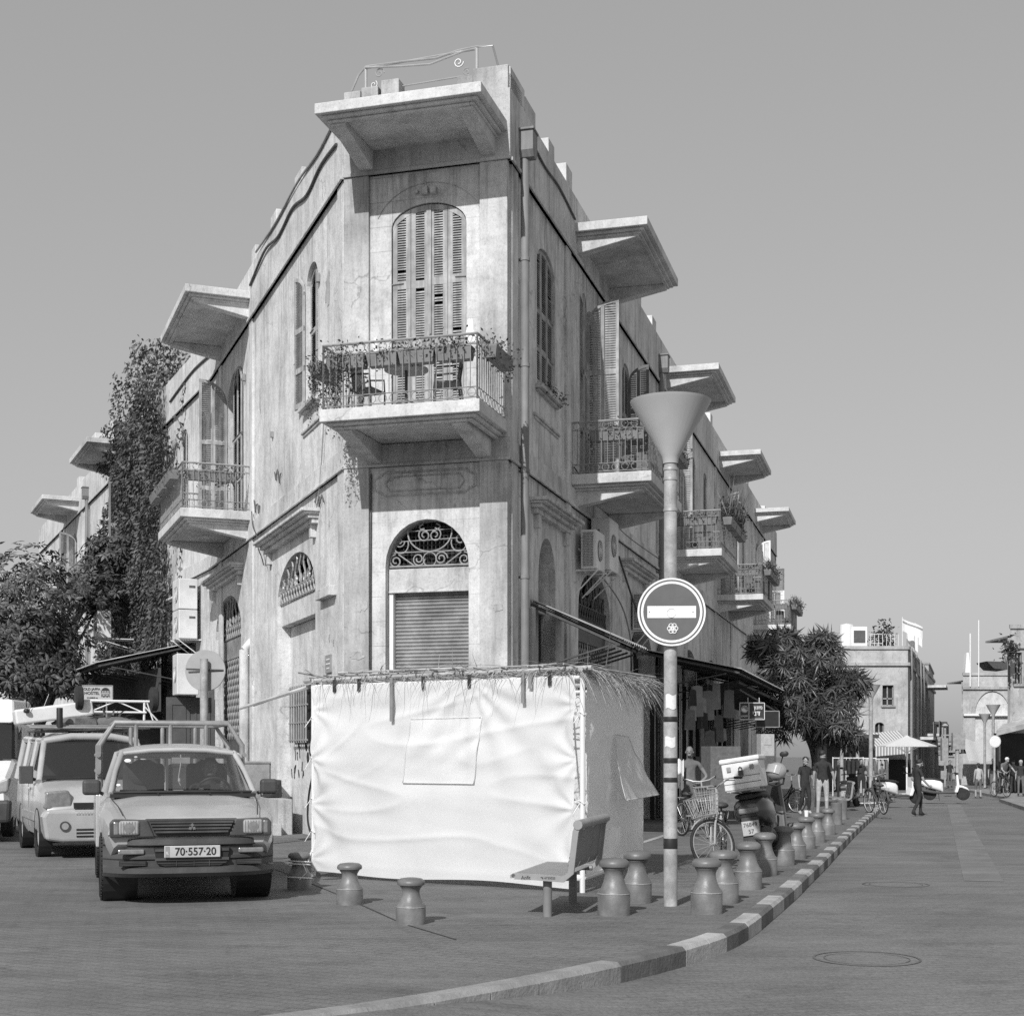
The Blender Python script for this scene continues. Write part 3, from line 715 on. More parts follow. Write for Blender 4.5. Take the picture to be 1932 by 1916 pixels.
mb = MB(FL.M); mb.bar((8.7, .16, -.3), (8.7, .16, 3.9), .11, 10); mb.bar((8.7, .16, 3.9), (8.7, -.05, 4.15), .09, 10); mb.build('waste_pipe', m_wall_l, B_, smooth=True)
# --- cables along the parapets and over the walls
def cable(F, pts, r=.02, m=m_iron, par=B_, name='cable', sag=0):
    mb = MB(F.M if F else None); out = []
    for a, b in zip(pts, pts[1:]):
        for k in range(8):
            t = k/8; out.append((a[0]+(b[0]-a[0])*t, a[1]+(b[1]-a[1])*t, a[2]+(b[2]-a[2])*t-sag*4*t*(1-t)+R.uniform(-.006, .006)))
    out.append(pts[-1]); out = [Vector(p) for p in out]
    for _ in range(10): out = [out[0]]+[(out[i-1]+out[i]*2+out[i+1])/4 for i in range(1, len(out)-1)]+[out[-1]]
    mb.tube(out, r, 5); return mb.build(name, m, par, smooth=True)
cable(FL, [(.3, .1, 12.1), (1.5, .1, 12.2), (2.6, .1, 12.0), (3.8, .1, 12.3), (5.2, .1, 12.1), (6.4, .12, 12.35), (8.3, .1, 12.1)], .028)
cable(FL, [(.1, .1, 12.6), (1.6, .1, 12.45), (3.4, .1, 12.62), (5.4, .1, 12.5), (7.6, .1, 12.62)], .025, m_iron_l)
cable(FL, [(12.8, .1, 12.0), (13.4, .1, 12.2), (14, .1, 12.05)], .03)
cable(FL2, [(0, .1, 12.0), (2, .1, 12.1), (5, .1, 11.9)], .03)
cable(FR, [(1.2, .1, 12.2), (2.2, .1, 12.1), (3.2, .1, 12.2), (4.6, .1, 12.05)], .022)
cable(FL, [(1.3, .06, 7.9), (1.75, .05, 6.3), (2.2, .04, 5.9)], .012, m_iron_l)
cable(FL, [(8.3, .06, 7.0), (8.0, .1, 6.6), (7.4, .1, 6.3), (6.9, .2, 6.0), (6.6, .15, 5.7), (6.75, .1, 5.6)], .012, m_iron)
cable(FC, [(.47, .02, .0), (.46, .02, 3.), (.47, .02, 6.3)], .012, m_iron)
cable(FR, [(4.9, .1, 5.6), (9.2, .15, 5.0), (10.5, .15, 4.0), (10.4, .12, 2.)], .02, m_iron_l); cable(FR, [(9, .1, 6.0), (10, .2, 5.2), (12, .12, 4.6)], .025, m_iron)
cable(FR, [(4.7, .05, 7.2), (9, .05, 6.6), (15, .05, 6.7)], .015, m_iron)
for k, (a, z) in enumerate(((1.55, 6.1), (5.2, 7.2), (7.5, 6.9), (11.9, 5.9))):
    mb = MB(FL.M); mb.tube([(a+.1*j+R.uniform(-.05, .05), .03, z+.13*math.sin(j*1.7+k)+.03*j) for j in range(8)], .014, 4); mb.build('dead_vine_stem', m_bark, B_)
# roof railing with scrolls and white conduit over the chamfer
mb = MB(FC.M)
for s, z in ((.32, 12.9), (2.32, 12.95)): mb.bar((s, -.1, z), (s, -.1, z+.42), .028, 8)
mb.bar((.32, -.1, 13.3), (2.32, -.1, 13.36), .018); mb.tube([(.05, -.12, 12.95), (.18, -.11, 13.2), (.32, -.1, 13.33), (1.0, -.09, 13.32), (1.6, -.09, 13.3), (2.0, -.1, 13.38), (2.32, -.1, 13.4), (2.6, -.1, 13.38), (2.68, -.4, 12.9)], .018, 6)
mb.tube([(.32, -.07, 13.3), (.9, -.07, 13.24), (1.5, -.07, 13.2), (2.1, -.07, 13.34), (2.32, -.1, 13.37)], .016, 6)
mb.bar((.7, -.1, 12.9), (2.2, -.1, 12.94), .012)
for s, d in ((.45, 1), (2.12, -1)): spiral(mb, (s+d*.12, -.1, 13.18), .09, 1.3, 0, d, .012); spiral(mb, (s+.02, -.1, 13.0), .07, 1.2, 1, -d, .012)
mb.build('roof_railing', m_steel, B_)
# little wall fittings
mb = MB(FC.M); mb.cb((1.45, .06, 11.02), (.12, .1, .12)); mb.cb((1.62, .07, 11.0), (.1, .14, .1)); mb.cb((1.3, .04, 11.02), (.05, .06, .05)); mb.bar((1.45, .03, 11.1), (1.45, .03, 11.35), .01); mb.build('junction_box', m_trim, B_)
mb = MB(FL.M); mb.cb((1.95, .04, 10.3), (.1, .06, .16)); mb.cb((9.4, .04, 10.3), (.1, .06, .16)); mb.cb((6.2, .03, 8.3), (.1, .05, .12)); mb.build('wall_anchor', m_iron_l, B_)
# ================= booth of white cloth =================
q1, q2 = Vector((-2.46, 17.75, 0)), Vector((.77, 15.62, 0)); sd = Vector((.92, 3.1, 0))
q3, q4 = q2+sd, q1+sd
W_ = thing('sukkah_booth', 'white cloth booth with a palm branch roof standing before the building corner', 'booth', tuple(q1))
m_sheet = mat('white_booth_cloth', .84, .9, .03, 1.5, backlit=.36)
m_bamb = mat('dry_palm_cane', .36, .8, .3, 5)
m_lath = mat('grey_wood_lath', .22, .85, .25, 5)
HT = 2.4
fx = (q2-q1); fl = fx.length; fd = fx/fl; fn = Vector((fd.y, -fd.x, 0))
def cloth(p, d, n, L, H, seed, amp=.045, sagl=.0, sagr=.0, nu=90, nv=70, z0=.12):
    mb = MB()
    def fn_(u, v):
        x = u*L; z = z0+v*H
        k = Vector((x*.55+seed, z*2.3, seed)); y = amp*.36*noise.noise(k)
        k = Vector((x*.35+seed*2, z*5.5+x*.6, 1.3)); y += amp*.16*noise.noise(k)
        y += amp*.16*noise.noise(Vector((x*2.2+z*1.6, (z-x)*.7, seed+4)))
        for ez in (.2, .9, 1.45, 2.05):           # creases pulled from the ties at both edges
            for e, s in ((0, 1), (L, -1)):
                dx = abs(x-e); a = math.atan2(z-ez, dx+.02); y += .016*math.sin(a*8+seed+ez*5)*math.exp(-dx*2.2)
        a = math.atan2(HT-z, L*.62-x+.01); y += .014*math.sin(a*16)*math.exp(-((HT-z)**2+(L*.62-x)**2)*.35)
        rg = 1-abs(noise.noise(Vector((x*.45+seed, z*2.1+.25*math.sin(x*1.3), seed+9)))); y += .022*max(0, rg-.8)**2*16; rg = 1-abs(noise.noise(Vector(((x+z)*.5, (x-z*1.7)*.9, seed+2)))); y += .02*max(0, rg-.8)**2*25*min(1, max(0, (z-1.0)))
        edge = min(1, min(v, 1-v)*7+.15)
        sl = sagl*math.sin(v*math.pi*2)**2*(1-u)**4+.05*(1-u)**6*math.sin(v*9.4)**2; sr = (sagr*math.sin(v*math.pi)**2+.03*math.sin(v*11)**2)*u**5
        q = p+d*(x+sl-sr)+n*(y*edge); return (q.x, q.y, z+.02*math.sin(u*9+seed)*(1-v)**6)
    mb.grid(fn_, nu, nv); mb.fn = fn_; return mb
front = cloth(q1+fn*.05, fd, fn, fl-.045, HT-.1, 1.7, .07, .03, .012, 130, 100, .055); FFN = front.fn; front.build('cloth_wall', m_sheet, W_, smooth='all', recalc=False)
sdn = sd.normalized(); sn = Vector((sdn.y, -sdn.x, 0))
cloth(q2+sdn*.05+sn*.03, sdn, sn, sd.length-.05, HT-.22, 5.2, .05, .02, .05, 50, 50, .18).build('cloth_wall', m_sheet, W_, smooth='all', recalc=False)
cloth(q4-sdn*.0-fn*.03, fd, fn, fl, HT-.2, 8.2, .05, nu=30, nv=30).build('cloth_wall', m_sheet, W_, smooth='all', recalc=False)
cloth(q1, sdn, sn, sd.length, HT-.2, 3.2, .04, nu=30, nv=30).build('cloth_wall', m_sheet, W_, smooth='all', recalc=False)
def flap(A, B, C, D, n, name, bul, fol=False):            # A top left, B top right, C bottom right, D bottom left
    mb = MB()
    def f_(u, v):
        p = A.lerp(B, u).lerp(D.lerp(C, u), v); t = (u+v)
        kk = .012*math.sin((u*.8+v)*13+u*4)*math.sin(math.pi*min(1, v*1.2))*(u*.7+.3)
        if fol: q = p-q1; p = Vector(FFN(q.dot(fd)/(fl-.045), (p.z-.055)/(HT-.1)))
        else: p = p+n*.014
        k = 0; k = .016*math.sin(t*11+u*5)*math.sin(math.pi*min(1, v*1.3))+.018*noise.noise(Vector((u*3, v*3, 2)))
        return tuple(p+n*(.007+bul*v*v+kk))
    mb.grid(f_, 30, 30)
    for a, b_ in (((0, 0), (1, 0)), ((1, 0), (1, 1)), ((1, 1), (0, 1)), ((0, 1), (0, 0))):
        pts = [Vector(f_(a[0]+(b_[0]-a[0])*i/16, a[1]+(b_[1]-a[1])*i/16))+n*.004 for i in range(17)]
        mb.tube(pts, .006, 4)
    return mb.build(name, m_sheet, W_, smooth='all', recalc=False)
def onplane(u, v, o, n):
    r = Vector(((u-CX)/FP, 1, -(v-HY)/FP)); c = Vector((0, 0, EYE)); return c+r*((o-c).dot(n)/r.dot(n))
a = [onplane(u, v, q1+fn*.09, fn) for u, v in ((772, 1356), (905, 1352), (892, 1478), (757, 1476))]; flap(*a, fn, 'cloth_window_flap', .012, True)
a = [onplane(u, v, q2+sn*.06, sn) for u, v in ((1157, 1385), (1182, 1389), (1214, 1498), (1157, 1509))]
a[2] += sn*.08; a[3] += sn*.03; flap(*a, sn, 'cloth_window_flap', .1)
mb = MB()
for c in (q1, q2, q3, q4): mb.bar((c.x, c.y, 0), (c.x, c.y, HT), .03, 8)
for c, e in ((q1, q2), (q2, q3), (q3, q4), (q4, q1)):
    for z in (HT-.05, .16): mb.bar((c.x, c.y, z), (e.x, e.y, z), .035 if z < 1 else .022, 8)
mb.build('pole_frame', m_pvc, W_, smooth=True)
mb = MB()        # ties of string
for c, d in ((q1, 1), (q2, -1)):
    for z in ((.3, .55, .95, 1.45, 1.95) if d > 0 else (.98, 1.95)):
        for k in range(2): mb.bar((c.x, c.y, z+.03*k), (c.x+fd.x*.12*d, c.y+fd.y*.12*d-.03, z+.01*k), .006, 4)
        mb.tube([(c.x+.04*math.cos(t), c.y+.04*math.sin(t), z+.02*math.sin(t*2)) for t in range(7)], .007, 4)
        mb.bar((c.x-.03, c.y-.04, z), (c.x-.1, c.y-.06, z-.1-.05*R.random()), .005, 4)
mb.build('tie_string', m_pvc, W_)
for u in (.335, .815, .84):
    mb = MB()
    p = q1+fx*u+fn*.09; wd = .045; L = {.335: .5, .815: .32, .84: .16}[u]
    T = frame((p.x, p.y, HT-L), fd); mb.M = T; mb.box(-wd/2, wd/2, -.01, .012, 0, L+.02); mb.build('wooden_lath', m_lath, W_)
for t in (.1, .2, .45, .62, .9): mb = MB(); p = q1+fx*t+fn*.06; mb.box(p.x-.02, p.x+.02, p.y-.02, p.y+.02, HT-.13, HT+.02); mb.build('clip', m_black, W_)
mb = MB()
for a, b_, dz in ((q1-fd*.15, q1+fx*.66, .02), (q1+fx*.55, q2+fd*.12, .03), (q2-sdn*.1, q3+sdn*.1, .03), (q1-sdn*.05, q4, .02), (q4, q3, .02)):
    mb.bar((a.x, a.y-.02, HT+dz), (b_.x, b_.y-.02, HT+dz+.02), .028, 7)
for t in [i/26 for i in range(27)]:
    a = q1+fx*t+fd*R.uniform(-.1, .1); b_ = a+sd*R.uniform(.9, 1.08); a = a-sd*R.uniform(.0, .05)
    mb.bar((a.x, a.y, HT+.05+R.uniform(0, .05)), (b_.x+R.uniform(-.3, .3), b_.y, HT+.05+R.uniform(0, .06)), R.uniform(.008, .016), 5)
for t in range(34):
    a = q1+sd*R.random()+fx*R.uniform(-.05, .5); b_ = a+fx*R.uniform(.3, .55)+sd*R.uniform(-.1, .1)
    mb.bar((a.x, a.y, HT+.08+R.uniform(0, .05)), (b_.x, b_.y, HT+.08+R.uniform(0, .05)), R.uniform(.006, .013), 5)
mb.bar(tuple(onplane(452, 1336, q1+Vector((0,.3,0)), Vector((0,1,0)))), tuple(q1+fx*.12+Vector((0, .3, HT+.09))), .022, 6, .03)
mb.bar(tuple(onplane(478, 1331, q1+Vector((0,.35,0)), Vector((0,1,0)))), tuple(q1+fx*.1+Vector((0, .3, HT+.1))), .012, 6)
mb.bar(tuple(onplane(905, 1270, q1+sd*.5, Vector((0,1,0)))), tuple(q2+Vector((-.25, .1, HT+.06))), .022, 6, .014)
mb.bar(tuple(onplane(562, 1268, q1, Vector((0,1,0)))), tuple(q1+Vector((.25, .2, HT+.05))), .014, 5); mb.bar(tuple(onplane(575, 1262, q1, Vector((0,1,0)))), tuple(q1+Vector((.1, .1, HT+.03))), .01, 5)
mb.build('roof_cane', m_bamb, W_)
mb = MB()        # dry palm straw: lies on top and hangs over the edges
def straw(p, d, L, w_, droop, n=5):
    d = Vector(d).normalized(); prev = None; s_ = d.cross(Vector((R.uniform(-.4, .4), R.uniform(-.4, .4), 1))).normalized()*w_
    for k in range(n+1):
        t = k/n; c = p+d*L*t+Vector((0, 0, -droop*t*t*L)); ww = s_*(1-t*.8)
        cur = mb.vs([c+ww, c-ww])
        if prev: mb.f([prev[0], prev[1], cur[1], cur[0]])
        prev = cur
for k in range(300):
    t = R.random(); p = q1+fx*t+Vector((0, -.05, HT+R.uniform(.0, .05))); straw(p, (R.uniform(-1, 1), R.uniform(-.5, .1), R.uniform(-.6, .5)), R.uniform(.08, .3), .005, R.uniform(.2, 1.2))
for k in range(420):
    t = R.random(); p = q2+sd*t+sn*R.uniform(-.2, .05)+Vector((0, 0, HT+R.uniform(.0, .1))); straw(p, sn*R.uniform(.2, 1)+sdn*R.uniform(-1, 1.3), R.uniform(.2, .6), .008, R.uniform(.1, .9))
for k in range(240):
    p = q3+sdn*R.uniform(-.5, .3)+Vector((R.uniform(-.3, .1), 0, HT+R.uniform(0, .12))); straw(p, (R.uniform(.3, 1), R.uniform(-.5, .5), R.uniform(-.2, .3)), R.uniform(.15, .5), .007, R.uniform(.2, 1.1))
for k in range(240):
    p = q1+fx*R.random()+sd*R.random()+Vector((0, 0, HT+R.uniform(.06, .14))); straw(p, (R.uniform(-1, 1), R.uniform(-1, 1), R.uniform(-.1, .3)), R.uniform(.3, .8), .007, R.uniform(0, .4))
mb.build('palm_straw', m_bamb, W_, recalc=False)

# ================= bollards =================
bol = [(565, 1677, 'l'), (660, 1705, 'l'), (775, 1742, 'l'), (1158, 1725, 'r'), (1201, 1702, 'r'), (1333, 1722, 'r'), (1365, 1702, 'r'), (1412, 1676, 'r'), (1443.5, 1650, 'r'), (1478, 1631, 'r'), (1501.5, 1619, 'r'), (1521, 1600, 'r'), (1541, 1588, 'r'), (1562, 1574, 'r')]
lab = ['grey bollard tied with string at the booth left corner', 'grey bollard in front of the booth, nearer the pickup truck', 'grey bollard in front of the booth, nearest the camera on the left',
 'grey bollard just right of the bench legs', 'grey bollard between the bench and the lamp post, farther back', 'grey bollard right of the lamp post, nearest in the kerb row', 'second bollard of the kerb row, before the bicycle wheel',
 'third bollard of the kerb row counted from the lamp post', 'fourth bollard of the kerb row, beside the bicycle', 'fifth bollard of the kerb row, before the motor scooter', 'sixth bollard of the kerb row, behind the scooter bollard',
 'seventh bollard of the kerb row with a paper cup on it', 'eighth bollard of the kerb row, third from its far end', 'last waisted bollard of the kerb row, before the plain posts']
prof = [(.15, -.05), (.152, .0), (.152, .205), (.145, .222), (.122, .25), (.098, .31), (.088, .36), (.088, .385), (.1, .415), (.113, .43), (.113, .445), (.138, .452), (.143, .475), (.136, .5), (.11, .522), (.05, .532), (.001, .533)]
protos = {}
for k, ((u, v, sd_), lb) in enumerate(zip(bol, lab)):
    p = G(u, v); h = 1. if sd_ == 'r' else .885
    if not protos:
        r0 = thing('bollard', lb, 'bollard', p, 0, 'waisted grey bollards along the pavement')
        mb = MB(); mb.lathe(prof[:6]+prof[6:12], 24); mb.build('post', m_bolt, r0, smooth=True, ang=35, local=True)
        mb = MB(); mb.lathe([(.113, .44)]+prof[11:], 24); mb.build('cap', m_bolt, r0, smooth=True, ang=35, local=True)
        mb = MB(); mb.lathe([(.153, .195), (.156, .2), (.153, .207)], 24, cap=False); mb.build('seam', m_iron_l, r0, local=True)
        protos['b'] = r0; o = r0
    else: o = copy_tree(protos['b'])
    o.location = p; o.rotation_euler.z = R.uniform(0, 6); o.rotation_euler.x = R.uniform(-.015, .015); s_ = h*R.uniform(.985, 1.01); o.scale = (s_, s_, s_*h); tag(o, lb, 'bollard', 'waisted grey bollards along the pavement')
p = G(565, 1677); mb = MB(Matrix.Translation(p))
for z in (.13, .28, .31): mb.circle((0, 0, z), .118 if z > .2 else .14, .008, (.05, .1, 1), 16, 5)
mb.tube([(.05, -.1, .3), (.1, -.12, .2), (.02, -.14, .12)], .006, 4); mb.bar((.1, -.05, .3), (.16, .1, .55), .006, 4)
tag(mb.build('string', m_pvc), 'white string wound round the bollard at the booth corner', 'string')
for k, (u, v, h, lb) in enumerate(((1578, 1555, .52, 'plain round grey post, nearer of two beyond the bollards'), (1588.5, 1545, .5, 'plain round grey post, farther of two beyond the bollards'), (1675, 1507, .62, 'plain grey post at the corner where the kerb ends'), (1682, 1506, .6, 'plain grey post behind the post at the end of the kerb'))):
    mb = MB(); mb.lathe([(.13, -.1), (.13, h-.015), (.115, h), (.001, h)], 20); o = mb.build('post', m_bolt, smooth=True); o.name = 'round_post'
    o.location = G(u, v); tag(o, lb, 'post', 'plain round posts at the kerb')
p = G(1521, 1600); mb = MB(); mb.lathe([(.03, 0), (.038, .1), (.038, .105), (.033, .103), (.027, .01)], 14); o = mb.build('paper_cup', m_white, smooth=True); o.location = (p.x, p.y-.02, p.z+.533*.99); tag(o, 'white paper cup standing on a bollard top', 'cup')

# ================= lamp post with its signs =================
def lamp(p, H, rc, hc, lb, r=.068, detail=False, group='cone topped street lamps'):
    o = thing('street_lamp', lb, 'street lamp', p, 0, group)
    mb = MB(); mb.lathe([(r*1.02, -.1), (r*1.02, 1.9), (r*.97, 2.0), (r*.95, H)], 20); mb.build('pole', m_lampp, o, smooth=True, local=True)
    mb = MB(); mb.lathe([(r*1.1, H-.02), (r*1.25, H+.05), (rc*.99, H+hc), (rc*1.02, H+hc+.03), (rc*.93, H+hc+.03), (rc*.9, H+hc-.02), (r, H+.15)], 36, cap=False); mb.build('lamp_cone', m_lampc, o, smooth=True, local=True, ang=50)
    mb = MB(); mb.lathe([(.001, H+hc-.06), (rc*.88, H+hc-.06), (rc*.88, H+hc-.05), (.001, H+hc-.05)], 30, cap=False); mb.build('lamp_glass', m_white, o, local=True)
    mb = MB()
    for z in (H-.09, H-.19, H-.5): mb.lathe([(r*.98, z), (r*1.05, z+.005), (r*1.05, z+.03), (r*.98, z+.035)], 18, cap=False)
    mb.build('collar', m_steel, o, local=True, smooth=True)
    if detail:
        for z, h in ((.57, .1), (1.23, .045), (1.42, .05), (1.83, .05)):
            mb = MB(); mb.lathe([(r*1.035, z), (r*1.05, z+.003), (r*1.05, z+h), (r*1.035, z+h+.003)], 20, cap=False); mb.build('tape_band', m_black, o, smooth=True, local=True)
        for z, h, a in ((1.96, .14, -1.6), (1.58, .1, -1.75)):
            mb = MB()
            mb.grid(lambda u, v: (r*1.06*math.cos(a-.8+1.6*u), r*1.06*math.sin(a-.8+1.6*u), z+h*v+.01*math.sin(u*7)), 8, 2); mb.build('paper_sticker', m_pale_st, o, local=True, recalc=False)
    return o
m_lampp = mat('lamp_post_paint', .43, .5, .12, 7, grime=.35, speck=.3); m_lampc = mat('lamp_cone_paint', .42, .45, .08, 2); m_pale_st = mat('old_sticker', .7, .8, .12, 30)
pl = G(1265, 1708)
lamp(pl, 4.42, .395, .57, 'tall street lamp with a wide cone head beside the bench', detail=True)
m_red = mat('faded_red_sign_face', .13, .45, .05, 6, grime=.1); m_swh = mat('sign_white', .8, .4, .03, 4); m_sgy = mat('sign_back_grey', .33, .5, .08, 5)
def roundsign(name, M, r, face, lb, bar=False, back_plate=True, cat='road sign', rim=True):
    p = Vector((M[0][3], M[1][3], M[2][3]))
    o = thing(name, lb, cat, p); 
    mb = MB(M); mb.lathe([(r, 0), (r, .02), (r*.99, .024), (.001, .024)], 48, ax=(0, 1, 0)); mb.build('plate', m_sgy, o, smooth=True)
    def disc(r0, r1, y, m, nm):
        mb = MB(M); mb.lathe([(r0, y), (r1, y-.002)] if r0 else [(.001, y), (r1, y)], 48, ax=(0, 1, 0), cap=False); mb.build(nm, m, o)
    if rim: disc(r*.945, r*.999, -.001, m_swh, 'rim'); disc(r*.9, r*.945, -.002, m_red if bar else m_iron, 'ring')
    disc(r*.83 if bar else .0, r*.9, -.004, m_swh, 'band')
    if bar: disc(0, r*.83, -.006, face, 'face')
    else: disc(0, r*.8, -.007, face, 'face')
    return o
ps = Vector((pl.x, pl.y-.1, 1.5+(1424-1154)/FP*14.16)); Ms = frame(ps, (1, -.03, 0))
sg = roundsign('no_entry_sign', Ms, .337, m_red, 'round no entry sign with pale bar and stickers on the lamp post', True)
mb = MB(Ms); mb.box(-.24, .24, -.011, -.008, -.06, .058); mb.build('bar', m_swh, sg)
mb = MB(Ms); mb.lathe([(.001, -.0125), (.048, -.0125), (.048, -.011)], 24, c=(-.005, 0, -.01), ax=(0, 1, 0), cap=False); mb.circle((-.003, -.013, -.01), .045, .004, (0, 1, 0), 24, 4); mb.build('round_sticker', [m_pale_st], sg)
mb = MB(Ms)
for k in range(6): mb.circle((.01+.03*math.cos(k*1.05), -.011, -.165+.03*math.sin(k*1.05)), .022, .005, (0, 1, 0), 10, 4)
mb.build('flower_sticker', m_swh, sg)
mb = MB(Ms)
for sx in (-.22, .21): mb.lathe([(.006, -.013), (.006, -.011)], 8, c=(sx, 0, 0), ax=(0, 1, 0))
mb.bar((-.03, .03, .15), (-.03, .2, .15), .015); mb.bar((.03, .03, -.15), (.03, .2, -.15), .015); mb.build('bolt', m_iron, sg)
Mb = frame((pl.x+.03, pl.y+.13, ps.z+.02), (-1, -.25, 0))
roundsign('road_sign', Mb, .335, m_red, 'back of a second round sign behind the no entry sign', True)

# ================= bench =================
m_bench = mat('bench_paint', .3, .4, .08, 6, grime=.12); m_perf = mat('perforated_bench_metal', .2, .45, .1, 6)
b1, b2 = G(1033, 1728), G(1086, 1702); ba = Vector((b2.x-b1.x, b2.y-b1.y, 0)); ba = Vector((.3, 1.27, 0)).normalized(); bx = Vector((ba.y, -ba.x, 0))
Bn = thing('bench', 'grey perforated metal street bench seen end on beside the booth', 'bench', b1)
T = Matrix(((bx.x, ba.x, 0, b1.x), (bx.y, ba.y, 0, b1.y), (0, 0, 1, b1.z)  , (0, 0, 0, 1))) if 0 else Matrix(((bx.x, ba.x, 0, b1.x), (bx.y, ba.y, 0, b1.y), (0, 0, 1, b1.z), (0, 0, 0, 1)))
prf = [(-.33, .36), (-.33, .39), (-.3, .405), (-.1, .4), (.17, .385), (.215, .42), (.26, .8), (.285, .86), (.34, .885), (.4, .885)]
y0, y1 = -.12, 1.42
mb = MB(T)
def strip3(mb, pts, ya, yb, th):
    n = len(pts); off = []
    for i in range(n):
        a, c = pts[max(i-1, 0)], pts[min(i+1, n-1)]; dx, dz = c[0]-a[0], c[1]-a[1]; L = math.hypot(dx, dz); off.append((pts[i][0]+dz/L*th, pts[i][1]-dx/L*th))
    mb.prism(pts+off[::-1], ya, yb)
for k in range(3):
    a = y0+.03+k*(y1-y0-.06)/3; c = a+(y1-y0-.06)/3-.03
    strip3(mb, [(.2, .44), (.23, .5), (.265, .82)], a, c, .012)
    nr, nc = 10, 9
    for i in range(nr):
        for j in range(nc):
            t = .06+.88*i/(nr-1); x = .205+.06*t-.013; z = .46+.36*t; yy = a+.03+(c-a-.06)*j/(nc-1)
            mb.mi = 1; mb.face([(x+.03-.02, yy-.011, z-.009), (x+.03-.02, yy+.011, z-.009), (x+.033-.02, yy+.011, z+.011), (x+.033-.02, yy-.011, z+.011)]); mb.mi = 0
mb.build('backrest', [m_perf, m_black], Bn, bevel=.003)
mb = MB(T); strip3(mb, [(-.3, .4), (-.1, .395), (.17, .38)], y0+.03, y1-.03, .012); mb.build('seat', m_perf, Bn)
for yy in (y0, y1-.04):
    mb = MB(T); strip3(mb, prf[:8], yy, yy+.04, .055); mb.build('end_frame', m_bench, Bn, bevel=.006)
mb = MB(T); mb.tube([(.31, y0-.01, .86), (.31, y1+.01, .86)], .045, 10); mb.build('back_roll', m_bench, Bn, smooth=True)
mb = MB(T); mb.bar((-.3, y0, .385), (-.3, y1, .385), .02, 8); mb.build('seat_roll', m_bench, Bn, smooth=True)
for yy in (0, 1.25):
    mb = MB(T); mb.bar((0, yy, -.15), (0, yy, .37), .042, 14); mb.bar((-.25, yy, .36), (.2, yy, .36), .025, 8); mb.build('leg', m_perf, Bn, smooth=True)
Tt = T @ Matrix.Translation((-.03, y0-.002, .367))
text('lettering', 'Anfit', Tt @ Matrix.Translation((-.15, 0, 0)), .045, m_black, Bn, .001); text('lettering', '*6 6735025', Tt @ Matrix.Translation((.06, 0, 0)), .03, m_black, Bn, .001)
